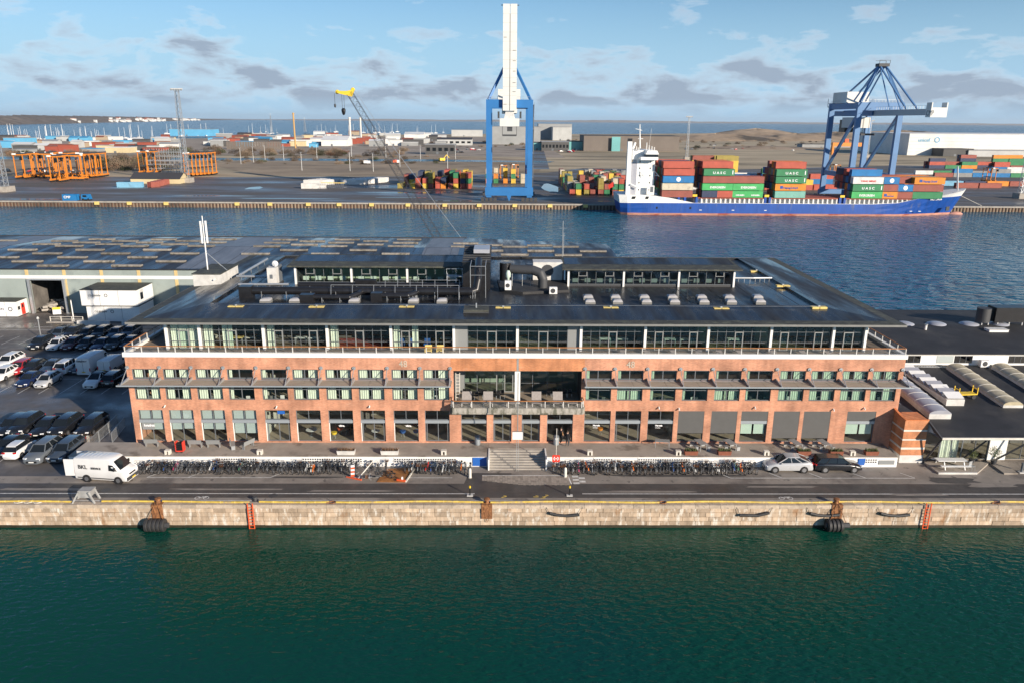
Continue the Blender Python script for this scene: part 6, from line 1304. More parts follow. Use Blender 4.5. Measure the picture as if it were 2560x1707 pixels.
# deckhouse
dh=MB().box(53.4,60.4,SYc-5.2,SYc+5.2,5.4,19).build('deckhouse','ship_white',sp)
for z in(7.3,10.1,12.9,15.7,18.2):
    for x in(54.5,58.7): MB().box(x-.22,x+.22,SYc-5.24,SYc-5.201,z-.3,z+.3).build('porthole','black',dh)
MB().box(49.2,50.9,SYc-6.4,SYc-4.4,5.4,26).build('funnel','ship_white',sp); MB().box(49.25,50.85,SYc-6.35,SYc-4.45,26,27.1).build('funnel_top','black',sp)
MB().box(50.95,53.35,SYc-5.5,SYc+5.0,5.4,17.5).build('casing','acrylic_grey',sp); MB().box(51.5,57,SYc-4.5,SYc+4.5,19,22.6).build('bridge_rear','ship_white',sp)
bw=MB().box(54.2,61.0,SYc-8.6,SYc+8.6,19.05,20.2).build('bridge_wing','ship_white',sp); MB().box(56.2,60.9,SYc-8.3,SYc+8.3,20.2,21.2).build('bridge_glass','car_glass',sp); MB().prism([(56,SYc-8.6,21.2),(61.2,SYc-8.6,21.2),(60.4,SYc-8.6,22.7),(56.6,SYc-8.6,22.7)],(0,17.2,0)).build('bridge_roof','ship_white',sp)
b=MB(); b.cyl((54.8,SYc-2,22.6),(54.2,SYc-2,32.5),.32,6,.18); b.bar((52.6,SYc-2,30.8),(55.2,SYc-2,30.2),.2); b.bar((53.8,SYc-2,27),(55.8,SYc-2,27),.18); b.cyl((51.5,SYc-3,22.5),(52.6,SYc-3,25.6),.5,8); b.build('mast','ship_white',sp)
b=MB()
for x,h in((56.8,25.6),(57.8,24.6),(58.9,24.2),(59.9,23.9),(52.8,24.3),(53.5,23.7)): b.cyl((x,SYc-5,22.6),(x,SYc-5,h),.22,6)
b.cyl((58,SYc-3,22.6),(58.8,SYc-3,31),.06,4); b.build('antenna','white_dirty',sp)
for x in(54.2,60.2): b=MB(); b.bar((x+.4,SYc-5.3,14.5),(x+2.0,SYc-6.5,12.6),.22); b.bar((x+.4,SYc-5.3,12.9),(x+1.7,SYc-6.3,13.0),.15); b.build('davit','ship_white',sp)
MB().box(58.2,60.2,SYc-8.2,SYc-7.6,5.6,9.2).build('stair_house','ship_white',sp); MB().box(58.6,59.8,SYc-8.24,SYc-8.201,6.6,8.8).build('louvre','frame_grey',sp); MB().cyl((50.9,SYc-7,9.6),(54,SYc-7,8.2),.3,8).build('boom','ship_white',sp)
for x,w in((51.2,1.8),(56.6,1.6)): MB().prism([(x,SYc-8.86,4.0),(x+w*.75,SYc-8.86,4.0),(x+w,SYc-8.86,5.0),(x+.3,SYc-8.86,5.0)],(0,-.06,0)).build('mooring_port','black',sp)
for x in(61.5,74.9): MB().box(x-.35,x+.35,SYc-8.95,SYc-8.86,.2,1.0).build('hull_port','black',sp)
for x in(79,92,105,163.5,167): MB().box(x-.5,x+.5,SYc-8.95,SYc-8.86,-.3,-.05).build('draught_mark','ship_white',sp)
text('ship_name','NORDICA',1.3,'sign_white',sp,(171.0,SYc-8.3,4.1),(R(90),0,R(18)),bold=.03)
MB().bar((185,SYc-2,7.5),(184,SYc-1,17),.5).build('fore_mast','ship_white',sp); MB().cbox((182.0,SYc-4.7,6.6),1.2,.2,.8,rz=.5).build('bow_port','black',sp); MB().cbox((180,SYc-5.6,.6),2.2,.3,1.6,rz=.5).build('anchor','charcoal',sp)
b=MB(); b.cyl((187,SYc-1,5.5),(203,FQ,.3),.06,4); tag(b.build('mooring_line','offwhite'),'pale mooring line from the ship bow to the quay','rope')
t=thing('ship_flag','red flag hanging at the stern rail','flag',(45.9,SYc-2,5.5)); MB().cyl((0,0,0),(-1.2,0,5),.06,5).build('staff','white',t); MB().add([(-1.1,0,4.8),(-3.2,.3,3.2),(-2.8,.2,1.8),(-.6,0,2.9)],[(0,1,2,3)]).build('cloth','red',t)
# containers on board: near row as in the picture, further rows behind it
ZC=4.78; TH=2.82; NY=SYc-7.55
tn=['lowest','second','third','fourth','fifth']
LET={'E':('EVERGREEN',1.15,'sign_white',1.0),'U':('U A S C',1.25,'sign_white',1.2),'H':('Hapag-Lloyd',1.15,'hull_blue',1.0),'Y':('YANG MING',.95,'red',1.15)}
ON=[('bay behind the white deckhouse',63.3,[(12,[('brown',''),('beige',''),('blue','C'),('red',''),('red','')])],5),
 ('second bay',79.2,[(6.06,[('navy','')]),(6.06,[('red','')]),(12,[None,('bright_green','E'),('brown',''),('green','U')])],5),
 ('third bay',91.3,[(6.06,[('bright_green','E')]),(6.06,[('bright_green','E')]),(12,[None,('bright_green','E'),('brown','')])],4),
 ('fourth bay',108.3,[(12,[('teal',''),('orange','H'),('green','U'),('green','U')])],5),
 ('fifth bay',139.0,[(12,[('bright_green','E'),('green','U'),('white','Y')])],4),
 ('sixth bay',151.2,[(6.06,[('orange','H'),('brown',''),('blue','C')]),(6.06,[('brown',''),('blue','C')])],3),
 ('bow bay',163.2,[(12,[('green',''),('brown',''),('orange','H')])],3)]
rs_=random.Random(17)
for bn,x0,near,nt in ON:
    x=x0; base6=x0
    for L,tiers in near:
        if L>10: xl=x0
        for k,c in enumerate(tiers):
            if c is None: continue
            col,lt=c; zz=ZC+k*TH; xx=(base6 if L<10 else x0)+L/2+(.5*(rs_.random()-.5) if k else 0)
            nm='%s container, near side of the ship\'s %s, %s tier'%(col.replace('_',' '),bn,tn[k]) if L>10 else '%s short container, near side of the ship\'s %s, %s tier, %s end'%(col.replace('_',' '),bn,tn[k],'left' if base6==x0 else 'right')
            o=container(12.19 if L>10 else 6.06,col,(xx,NY,zz),0,nm,'near-row containers on the ship')
            if lt in LET:
                bd,s,m,sx=LET[lt]; s*=1 if L>10 else .55; text('lettering',bd,s,m,o,(0,-1.24,.75 if lt!='U' else .7),(R(90),0,0),'CENTER',.01,sx,.03)
                if lt=='H': MB().cbox((-3.6*(1 if L>10 else .5),-1.245,1.3),1.1,.03,1.1).build('emblem','hull_blue',o)
                if lt=='U': MB().cbox((5.3,-1.245,1.3),.35,.03,1.5).build('side_mark','sign_white',o)
            if lt=='C': MB().lathe([(.05,-.01),(.85,-.01),(.9,.02)],(0,-1.23,1.3),14,axis='Y').build('emblem','sign_white',o)
        if L<10: base6+=6.06
    for r in range(1,7):
        nn=nt+rs_.choice([0,0,0,-1]) if bn!='third bay' else rs_.choice([2,3,3])
        for k in range(max(1,nn)):
            if (bn in('third bay','sixth bay','bow bay') and k<nn-1) or (r>3 and k<1): continue
            col=rs_.choices(['brown','red','navy','green','grey','orange','blue','olive'],[.3,.2,.12,.12,.08,.1,.05,.03])[0]
            container(12.19,col,(x0+6.1,NY+2.5*r,ZC+k*TH),0,'%s container in the inner rows of the ship\'s %s'%(col,bn),'inner %s containers, %s'%(col,bn))
# ---------------------------------------------------------------- yard containers
FARBOX=MB(); FARCOL=list(CC)
def yard_block(name,x0,n,y0,ny,tmax,seed,cols,L=12.19,along_y=True,dx=2.75,dy=12.8,place_txt='',far=99):
    rr=random.Random(seed)
    for i in range(n):
        for j in range(ny):
            if rr.random()<.12: continue
            for k in range(rr.randint(1,tmax)):
                col=rr.choice(cols); p=(x0+i*dx+ (i//2)*.9,y0+j*dy,k*2.6) if along_y else (x0+i*dx,y0+j*dy,k*2.6)
                if j>=far: FARBOX.cbox((p[0],p[1],p[2]+1.3),*((2.4,L,2.55) if along_y else (L,2.4,2.55)),m=FARCOL.index(col)); continue
                container(L,col,p,R(90) if along_y else 0,'%s container in %s'%(col.replace('_',' '),place_txt),'%s containers in %s'%(col,name))
warm=['yellow','yellow','red','brown','olive','orange','red','navy','green']
yard_block('the block left of the tall crane',-52,12,397,3,3,1,warm,place_txt='the yard block left of the tall crane',far=1)
yard_block('the block right of the tall crane',33,11,364,11,3,2,['brown','red','yellow','olive','grey','brown','green','beige'],6.06,True,2.9,7,place_txt='the yard block between the tall crane and the ship',far=2)
yard_block('the row behind the tall crane',-8,5,430,2,3,3,['yellow','orange','green','beige'],6.06,True,4.4,9,place_txt='the row seen through the tall crane')
yard_block('the row behind the ship',78,8,398,3,4,4,['brown','red','white','yellow','red','blue','green','orange'],12.19,False,12.8,6,place_txt='the yard row behind the ship',far=2)
yard_block('the tall yard stack behind the ship',112,2,430,4,6,14,['yellow','yellow','olive','brown'],12.19,False,12.8,2.8,place_txt='the tall yard stack behind the ship',far=2)
yard_block('the stack by the white warehouse',338,6,600,3,4,5,['brown','red','green','orange','brown','red','navy'],12.19,False,12.8,3,place_txt='the tall stack before the white warehouse',far=1)
yard_block('the long row on the right',290,9,505,2,2,6,['white','beige','green','brown','red','blue','grey'],12.19,False,12.6,24,place_txt='the loose row on the right yard',far=1)
yard_block('the low row near the right quay',215,7,418,2,1,7,['brown','navy','olive','orange','brown','light_blue'],12.19,False,12.9,14,place_txt='the low row near the right quay')
tag(FARBOX.build('distant_containers',['box_'+c for c in FARCOL]),'rear rows of stacked containers massed behind the nearer yard stacks','containers',kind='stuff')
# white tents / boxes on the open yard
for i,(px,py,L,n) in enumerate(((770,472,12.19,1),(775,463,12.19,5),(868,462,12.19,8))):
    p=G(px,py)
    for k in range(n): container(12.19,'white',(p.x+3+1.5*k*(i>0),p.y+2.6*k,0),0,'white box unit on the open yard %s, %s from the front'%(['by the steel rack','behind the rack','under the lattice boom'][i],(tn+['sixth','seventh','eighth'])[k]),'white boxes on the open yard')
t=thing('pipe_rack','galvanised rack of stacked rails before the white boxes','rack',(-86,386,0)); b=MB()
for k in range(14):
    b.bar((-6+k*.9,0,0),(-6+k*.9,5,2.4),.15); b.bar((-6+k*.9,5,0),(-6+k*.9,0,2.4),.15)
b.build('rails','galv',t); MB().box(-6,6,5,5.4,2.4,2.8).build('top_rail','pale_yellow',t)
# blue lettered box and truck cab at the quay
container(6.06,'blue',(-181.2,FQ+3,0),0,'bright blue lettered box standing alone on the far quay edge','lone quay boxes'); 
t=thing('truck_cab','blue truck cab parked beside the blue box on the quay','truck',(-174.5,FQ+3,0)); MB().prism([(-1.8,-1.2,.6),(1.6,-1.2,.6),(1.0,-1.2,2.6),(-1.8,-1.2,2.6)],(0,2.4,0)).build('cab','box_blue',t); MB().box(-1.2,.4,-1.23,-1.201,1.5,2.3).build('window','car_glass',t)
for x in(-1.2,1.0): MB().cyl((x,-1.2,.5),(x,1.2,.5),.5,10).build('wheel','rubber',t)
t=thing('lettering_panel','white initials on the lone blue box','lettering',(-183,FQ+1.74,1.0)); text('lettering','CMP',1.4,'sign_white',t,(-.6,0,0),(R(90),0,0),bold=.03)
# ---------------------------------------------------------------- quay cranes
mat('crane_blue',(.028,.165,.42),.45,var=.08,vs=.2); mat('crane_pale',(.1,.22,.42),.5,var=.08,vs=.2); mat('crane_white',(.68,.67,.62),.5,var=.06,vs=.2)
def quay_crane(xc,lab,col,raised):
    t=thing('quay_crane',lab,'crane',(xc,332,0)); g=28; hx=8.75; H=42; m=col
    for x in(-hx,hx):
        for y in(0,g): MB().box(x-1.1,x+1.1,y-.9,y+.9,1.6,H).build('leg',m,t)
        MB().box(x-.8,x+.8,.9,g-.9,10.5,12.5).build('portal_beam',m,t); MB().bar((x,g-.5,12),(x,.8,37),1.0,1.2).build('diagonal',m,t); MB().box(x-.9,x+.9,.9,g-.9,H-2.6,H-.2).build('top_beam',m,t)
    for y in(0,g):
        MB().box(-hx+1.1,hx-1.1,y-.9,y+.9,H-3.3,H).build('cross_beam',m,t); MB().box(-hx-1.6,hx+1.6,y-1.1,y+1.1,2.4 if y==0 else 1.6,5.8 if y==0 else 3.6).build('sill_beam',m,t)
        for x in(-hx,hx):
            b=MB()
            for k in range(4): b.box(x-3.4+k*1.8,x-2.0+k*1.8,y-.5,y+.5,0,1.5)
            b.build('bogie','charcoal',t)
    MB().prism([(-1,-1.15,2.4),(1,-1.15,2.4),(0,-1.15,-.1)],(0,1.5,0)).build('storm_anchor',m,t)
    for x in(-hx,hx): MB().bar((x,0,H),(x*.14,3,57),1.0,1.0).build('mast_leg',m,t); MB().bar((x*.3,g+8,H+1),(x*.14,3,57),.6).build('backstay',m,t); MB().bar((x*.3,g-8,H+1),(x*.14,3,57),.5).build('inner_stay',m,t)
    MB().box(-2.2,2.2,1.2,4.8,56.4,57.6).build('mast_head','charcoal',t)
    b=MB()
    for p,q in(((-2.2,1.2,58.8),(2.2,1.2,58.8)),((-2.2,4.8,58.8),(2.2,4.8,58.8)),((-2.2,1.2,57.6),(-2.2,1.2,58.8)),((2.2,4.8,57.6),(2.2,4.8,58.8)),((2.2,1.2,57.6),(2.2,1.2,58.8))): b.bar(p,q,.15)
    b.build('mast_railing','charcoal',t)
    MB().box(-3.2,-1.6,0,g+12,36.6,39).build('girder',m if not raised else 'crane_white',t); MB().box(1.6,3.2,0,g+12,36.6,39).build('girder',m if not raised else 'crane_white',t)
    MB().box(-5,5,g-6,g+9,H+.2,H+5).build('machinery_house','crane_white',t); MB().box(-5.4,5.4,g+5,g+13,H-1.4,H-1).build('rear_platform','charcoal',t)
    b=MB()
    for x in(-5.4,5.4): b.bar((x,g+5,H+.3),(x,g+13,H+.3),.12); b.bar((x,g+13,H-1),(x,g+13,H+2.5),.15)
    b.build('platform_rail','charcoal',t)
    b=MB()
    for k in range(7):
        z0=5+k*5; ya,yb=(1.2,4.2) if k%2 else (4.2,1.2); b.bar((hx+1.4,ya,z0),(hx+1.4,yb,z0+5),.5,.12); b.box(hx+1.1,hx+1.8,min(ya,yb)-.9 if yb<ya else yb-.1,min(ya,yb) if yb<ya else yb+.9,z0+4.9,z0+5.05)
        b.bar((hx+1.7,ya,z0+1),(hx+1.7,yb,z0+6),.08)
    b.build('stair','frame_grey',t)
    for y in(-1.1,g+1.1):
        b=MB()
        for k in range(13): x=-hx+k*2*hx/12; b.bar((x,y,H),(x,y,H+1.1),.08)
        b.bar((-hx,y,H+1.1),(hx,y,H+1.1),.08); b.build('catwalk_rail','galv',t)
    if raised:
        for k in range(11): MB().box(-2.86,2.86,-2.615,-2.602,40+k*3.5,40.05+k*3.5).build('boom_joint','frame_light',t)
        MB().box(-2.85,-.12,-2.6,-.8,37.5,78.6).build('boom','crane_white',t); MB().box(.12,2.85,-2.6,-.8,37.5,78.6).build('boom','crane_white',t); MB().box(-.11,.11,-1.4,-1.2,37.6,75).build('boom_gap','charcoal',t)
        MB().bar((-3.6,-1.6,78.2),(3.6,-1.6,78.2),.3).build('boom_tip','charcoal',t)
        for z in(40,48.5,57,66,45,53,61): MB().box(-2.5 if z==int(z) and int(z)%2==0 else 1.2,-1.3 if z==int(z) and int(z)%2==0 else 2.4,-2.72,-2.61,z,z+.15).build('boom_lamp','charcoal',t)
        MB().box(-4.1,4.1,-2.2,1.2,31.2,34.4).build('trolley','crane_white',t); MB().prism([(-2.3,-1.6,34.4),(2.3,-1.6,34.4),(1.6,-1.6,37.4),(-1.6,-1.6,37.4)],(0,2,0)).build('hinge','white_dirty',t)
        b=MB()
        for x in(-3,3): b.bar((x,-.8,31.2),(x,-.8,27.6),.2)
        b.box(-3,3,-1.2,-.2,27.2,27.9); b.box(-1,1.2,-1.2,0,29.2,31); b.build('spreader','charcoal',t)
        b=MB()
        for x in(-4.6,4.6): b.box(x-.4,x+.4,-1.5,-.5,34.4,37.2)
        b.build('service_ladder','charcoal',t)
    else:
        L=42; 
        for x in(-2.6,1.4): MB().box(x,x+1.2,-L,-.5,36.6,38.8).build('boom','crane_white' if 0 else 'steel_grey',t)
        MB().box(-3,3,-L-3.5,-L,35.8,39.2).build('boom_end','crane_white',t); MB().box(-3,-2.6,-L-3.5,-L,39.2,41).build('end_post','crane_white',t); MB().box(2.6,3,-L-3.5,-L,39.2,41).build('end_post','crane_white',t)
        text('lettering','CMP',2.6,'frame_grey',t,(-3.06,-L-.4,36.4),(R(90),0,R(-90)),depth=.02)
        for s in(-1,1): MB().bar((s*1.2,3,57),(s*2.2,-26,39),.55).build('forestay',m,t); MB().bar((s*1.2,3,57),(s*2.2,-13,39),.35).build('forestay',m,t)
        MB().box(-4.2,4.2,16,26,31.5,36).build('trolley','crane_white',t); MB().box(-3.5,.5,24,30,29.5,35).build('operator_cab','black',t); b=MB()
        for k in range(20): b.bar((-3.2,-L+k*2,38.8),(-3.2,-L+k*2,40),.1)
        b.bar((-3.2,-L,40),(-3.2,-2,40),.1); b.build('boom_rail','galv',t)
        b=MB()
        for x,y in((0,8),(0,14),(-1.5,10)): b.bar((x,y,36),(x,y,29),.12)
        b.box(-3,3,8,14,28.4,29.2); b.build('spreader','charcoal',t)
    return t
quay_crane(2.9,'tall blue quay crane with its white boom raised upright','crane_blue',True); quay_crane(159.3,'pale blue quay crane with its boom lowered over the ship','crane_pale',False)
# ---------------------------------------------------------------- lattice boom crane behind the shed
def lattice(b,a,c,w0,w1,n,r=.07):
    a,c=Vector(a),Vector(c); d=(c-a).normalized(); u=d.cross(Vector((0,1,0))).normalized(); v=d.cross(u).normalized()
    cor=lambda f:[a.lerp(c,f)+(u*sx+v*sy)*((w0+(w1-w0)*f)/2) for sx,sy in((-1,-1),(1,-1),(1,1),(-1,1))]
    for k in range(n):
        p,q=cor(k/n),cor((k+1)/n)
        for i in range(4): b.bar(p[i],q[i],r); b.bar(p[i],q[(i+1)%4],r*.6); b.bar(p[i],p[(i+1)%4],r*.5)
    return b
t=thing('crawler_crane','tall lattice boom crane with yellow head rising behind the shed','crane',(-12,178,0)); o_=Vector((-12,178,0)); tip=Vector((-36.2,189,39.4))-o_
lattice(MB(),(-.4,-.5,2.2),tip,1.7,1.3,34,.06).build('boom','charcoal',t)
d=(tip-Vector((-.4,-.5,2.2))).normalized()
b=MB(); h=tip; b.prism([h+Vector((.4,-.4,-.7)),h+Vector((1.1,-.4,.9)),h+Vector((-1.0,-.4,.55)),h+Vector((-2.9,-.4,.6)),h+Vector((-3.0,-.4,.1)),h+Vector((-1.3,-.4,-.3))],(0,.8,0)); b.lathe([(.4,-.12),(.5,0),(.4,.12)],h+Vector((.7,0,.9)),10,axis='Y'); b.lathe([(.4,-.12),(.5,0),(.4,.12)],h+Vector((-3.0,0,.35)),10,axis='Y'); b.build('boom_head','yellow',t)
b=MB(); 
for x in(-2.0,-1.5): b.cyl(h+Vector((x,0,-.2)),h+Vector((x,0,-3.4)),.05,4)
b.cyl(h+Vector((-3.7,0,0)),h+Vector((-3.7,0,-2.4)),.05,4); b.build('hoist_rope','charcoal',t)
MB().lathe([(.15,-4.9),(.35,-4.6),(.5,-4.0),(.5,-3.6),(.25,-3.3)],h+Vector((-1.75,0,0)),10).build('hook_block','black',t); MB().lathe([(.1,-3.2),(.25,-2.9),(.25,-2.5),(.1,-2.3)],h+Vector((-3.7,0,0)),8).build('hook','charcoal',t)
b=MB(); b.cyl(h+Vector((.9,0,1)),h*.66+Vector((2.6,0,.6)),.06,4); b.cyl(h*.66+Vector((2.6,0,.6)),(5,-1,3.5),.06,4); b.build('pendant','galv',t)
MB().box(-2,6,-2.5,2.5,1.4,4.2).build('machine_house','yellow',t)
for y in(-2.8,2.8): MB().box(-4,4,y-.6,y+.6,0,1.3).build('crawler_track','charcoal',t)
sheet('rear_quay',[(-70,172.9),(-1,172.9),(-1,184),(-70,184)],.002,'concrete')
b=MB(); b.quad((-70,184,0),(-1,184,0),(-1,184,-5),(-70,184,-5)); b.quad((-1,172.9,0),(-1,184,0),(-1,184,-5),(-1,172.9,-5)); struct(b.build('rear_quay_face','grey_concrete'))
# ---------------------------------------------------------------- straddle carriers
def straddle_proto():
    t=thing('straddle_carrier','','carrier'); H=13.6
    for x in(-2.4,2.4):
        MB().box(x-.45,x+.45,-4.8,4.8,.9,1.7).build('wheel_beam','orange',t)
        for y in(-3.6,-1.2,1.2,3.6): MB().cyl((x-.4,y,.75),(x+.4,y,.75),.75,10).build('wheel','rubber',t)
        for y in(-3.9,3.9): MB().box(x-.2,x+.2,y-.22,y+.22,1.7,H-.6).build('leg','orange',t)
        MB().box(x-.35,x+.35,-4.8,4.8,H-.6,H).build('top_beam','orange',t)
    for y in(-4.2,0,4.2): MB().box(-2.05,2.05,y-.3,y+.3,H-.55,H-.05).build('cross_beam','orange',t)
    MB().box(-1.9,1.9,-3,2.5,H+.02,H+.5).build('deck','charcoal',t); MB().box(-2.5,-.6,-4.9,-4.3,H-.3,H+.5).build('number_board','white',t); MB().box(1.5,2.7,-5.6,-4.85,H-3.2,H-1.2).build('operator_cab','car_glass',t); MB().box(-2.0,2.0,-3.4,3.4,4.6,5.1).build('spreader','charcoal',t)
    return t
S0=straddle_proto(); first=True
sl=[(232,762),(310,748),(400,742),(450,755),(500,735),(550,790),(600,775),(650,740),(715,776),(800,745),(835,752),(880,748),(930,742)]
sr_=[(1345,715),(1425,712),(1760,740),(1795,738),(1830,735),(1865,732),(1900,730),(1940,726)]
for i,(x,y) in enumerate(sl+sr_):
    p=G(x/3.675,240+y/3.675); o=S0 if i==0 else dup(S0,p); o.location=p; o.rotation_euler[2]=R(90 if i%5==3 and i<13 else 4)
    od=['first','second','third','fourth','fifth','sixth','seventh','eighth','ninth','tenth','eleventh','twelfth','thirteenth']; o['label']='orange straddle carrier, %s from the left in the crowded left cluster'%od[min(i,12)] if i<13 else 'orange straddle carrier, %s from the lattice light mast in the neat row'%od[i-15] if i>14 else 'orange straddle carrier by the grey scaffold, %s one'%('left' if i==13 else 'right'); o['group']='straddle carriers in the left cluster' if i<13 else 'straddle carriers by the mast' if i>14 else 'straddle carriers by the scaffold'
t=thing('scaffold_stack','grey stack of steel scaffold frames between the straddle carriers','scaffold',G(1540/3.675,240+712/3.675)); b=MB()
for i in range(9):
    for k in range(5): b.bar((-12+3*i,-2,0+3*k),(-12+3*i,-2,3+3*k),.25); b.bar((-12+3*i,2,3*k),(-12+3*i,2,3+3*k),.25); b.bar((-12+3*i,-2,3+3*k),(-12+3*i,2,3*k),.2)
for k in range(6): b.bar((-12,-2,2.5*k+.5),(12,-2,2.5*k+.5),.3); b.bar((-12,2,2.5*k+.5),(12,2,2.5*k+.5),.3)
b.build('frames','galv',t); MB().box(-12,12,-2,2,7.4,7.7).build('deck','galv',t)
# light masts
def light_mast(px,py,h,lab,w=2.2,r=.16):
    p=G(px,py); t=thing('light_mast',lab,'light mast',p); lattice(MB(),(0,0,0),(0,0,h),w,w*.55,max(8,int(h/2.6)),r).build('tower','galv',t); MB().box(-3,3,-.5,.5,h,h+.6).build('lamp_head','white_dirty',t); MB().box(-w,w,-w,w,0,2.5).build('foot','concrete',t); 
    for x in(-2.6,-1.3,0,1.3,2.6): MB().box(x-.4,x+.4,-.9,-.5,h-.5,h+.3).build('flood_lamp','frame_light',t)
light_mast(467,457,48,'white lattice light mast standing beside the dark-roofed gatehouse',3.0,.25); light_mast(1716,400,38,'lattice light mast behind the ship near the brown warehouse'); light_mast(2552,497,30,'lattice light mast at the right frame edge',2.6,.2); light_mast(2166,395,36,'lattice light mast behind the pale blue crane'); light_mast(10,480,42,'pale lattice mast at the left frame edge',3.4,.25)
rp=[(10,775),(125,760),(232,745),(402,725),(570,835),(708,722),(1012,840),(1027,725),(1225,845),(1342,725),(1470,800),(1658,728),(1908,825),(1980,728)]
for i,(x,y) in enumerate(rp):
    p=G(600+x/3.675,200+y/3.675); t=thing('lamp_post','slender pale street lamp post along the far field','lamp post',p,0,'lamp posts along the far field'); MB().cyl((0,0,0),(0,0,12),.16,5,.09).build('post','galv',t); MB().box(-.9,.9,-.2,.2,12,12.2).build('lamp_head','galv',t)
# ---------------------------------------------------------------- buildings of the far side
for n,c in dict(w_cream=(.6,.5,.3),w_white=(.7,.7,.67),w_grey=(.3,.31,.31),w_dark=(.085,.085,.085),w_brown=(.17,.145,.125),w_blue=(.12,.4,.62),w_red=(.34,.08,.05),w_teal=(.16,.42,.42),w_pale=(.46,.47,.46),r_grey=(.27,.28,.29),r_dark=(.05,.05,.055),r_red=(.26,.09,.06),r_blue=(.05,.27,.5),r_white=(.62,.63,.63)).items(): mat(n,c,.75,var=.12,vs=.08)
def hall(x,y,w,d,h,wall,roof,lab,gable=0.0,rz=0,wins=0,cat='building'):
    t=thing('warehouse' if w>25 else 'small_building',lab,cat,(x,y,0),rz)
    if gable:
        MB().prism([(-w/2,-d/2,0),(w/2,-d/2,0),(w/2,-d/2,h),(-w/2,-d/2,h)],(0,d,0)).build('wall',wall,t)
        b=MB(); b.quad((-w/2-.4,-d/2-.4,h-.05),(w/2+.4,-d/2-.4,h-.05),(w/2+.4,0,h+gable),(-w/2-.4,0,h+gable)); b.quad((-w/2-.4,d/2+.4,h-.05),(w/2+.4,d/2+.4,h-.05),(w/2+.4,0,h+gable),(-w/2-.4,0,h+gable)); b.build('roof',roof,t)
        b=MB(); 
        for s in(-1,1): b.add([(s*w/2,-d/2,h-.1),(s*w/2,d/2,h-.1),(s*w/2,0,h+gable-.1)],[(0,1,2)])
        b.build('gable',wall,t)
    else: MB().box(-w/2,w/2,-d/2,d/2,0,h).build('wall',wall,t); MB().box(-w/2-.3,w/2+.3,-d/2-.3,d/2+.3,h,h+.5).build('roof',roof,t)
    for k in range(wins):
        x0=-w/2+w*(k+.5)/wins; MB().box(x0-w/wins*.3,x0+w/wins*.3,-d/2-.08,-d/2-.004,h*.35,h*.7).build('window','car_glass',t)
    MB().box(-w*.1-1.2,-w*.1+1.2,-d/2-.1,-d/2-.003,0,min(2.6,h*.33)).build('door','frame_grey',t)
    return t
def hpx(px0,px1,py,top,d,wall,roof,lab,gable=0,wins=0):
    a,c=G(px0,py),G(px1,py); h=V((px0+px1)/2,top,(a.y+c.y)/2).z; return hall((a.x+c.x)/2,(a.y+c.y)/2+d/2,abs(c.x-a.x),d,max(2.5,h-gable),wall,roof,lab,gable,0,wins)
hpx(1228,1350,362,318,60,'w_grey','r_grey','big pale grey shed seen through the tall crane'); hpx(1346,1428,350,311,40,'w_grey','r_grey','tall grey block of the shed behind the tall crane'); hpx(1382,1428,352,319,60,'w_pale','r_grey','lower grey block right of the tall grey shed')
hpx(1461,1692,379,341,50,'w_brown','r_dark','long brown warehouse with teal stripes behind the ship')
for px in(1540,1617): p=V(px,360,G(px,379).y-.3); t=thing('cladding_panel','teal cladding stripe on the brown warehouse, %s'%('left one' if px==1540 else 'right one'),'panel',(p.x,p.y,0)); MB().box(-5,5,-.2,.1,0,p.z*2-1).build('panel','w_teal',t)
hpx(1354,1422,378,356,30,'w_dark','r_grey','low dark office block before the brown warehouse',0,8); hpx(1421,1459,377,355,28,'w_teal','r_dark','teal clad block between the dark office and the brown warehouse'); hpx(1334,1354,377,358,30,'w_teal','r_dark','small teal block at the left of the dark office')
un=thing('warehouse','huge white warehouse with blue lettering on the right','building',(520,900,0)); a=G(2267,389); H_=22.5
MB().box(a.x-520,700,a.y-900,a.y-900+120,0,H_).build('wall','w_white',un); MB().box(a.x-520-.3,700.3,a.y-900-.3,a.y-900+120.3,H_,H_+.6).build('roof','r_white',un); text('lettering','unicef',5.5,'w_blue',un,(a.x-520+10,a.y-900-.2,H_-8),(R(90),0,0),depth=.05,bold=.03)
for k in range(1,6): MB().box(a.x-520,700,a.y-900-.12,a.y-900-.005,k*3.7,k*3.7+.25).build('cladding_joint','w_pale',un)
MB().lathe([(2.2,-.1),(3,-.1)],(a.x-520+31,a.y-900-.2,H_-6),16,axis='Y',caps=False).build('emblem','w_blue',un)
hpx(2360,2428,392,374,30,'w_dark','r_dark','dark shed before the white warehouse'); hpx(2428,2600,393,378,34,'w_pale','r_grey','long pale shed at the right frame edge'); 
hpx(1063,1138,387,363,22,'w_dark','r_grey','dark two-storey office block left of the tall crane',0,5); hpx(1092,1180,364,345,30,'w_pale','r_dark','pale block with sawtooth dark roof left of the crane',2.5,6); hpx(1128,1206,342,326,30,'w_pale','r_grey','long pale concrete block near the sea')
hpx(1010,1060,350,331,40,'w_white','r_white','white gabled hall near the shore',4,0); hpx(802,870,366,341,35,'w_white','r_white','white arched hall with light roof',5,0)
hpx(417,537,341,324,40,'w_blue','r_grey','bright blue boat shed near the marina',0,0); hpx(110,172,379,361,22,'w_cream','r_red','cream house with red gable roof in the left town',4,3); hpx(263,325,383,370,18,'w_cream','r_white','low cream block right of the cream house'); hpx(8,66,368,346,25,'w_blue','r_grey','blue fronted shed at the left edge',0); hpx(-30,10,366,340,25,'w_dark','r_dark','dark shed cut by the left frame edge')
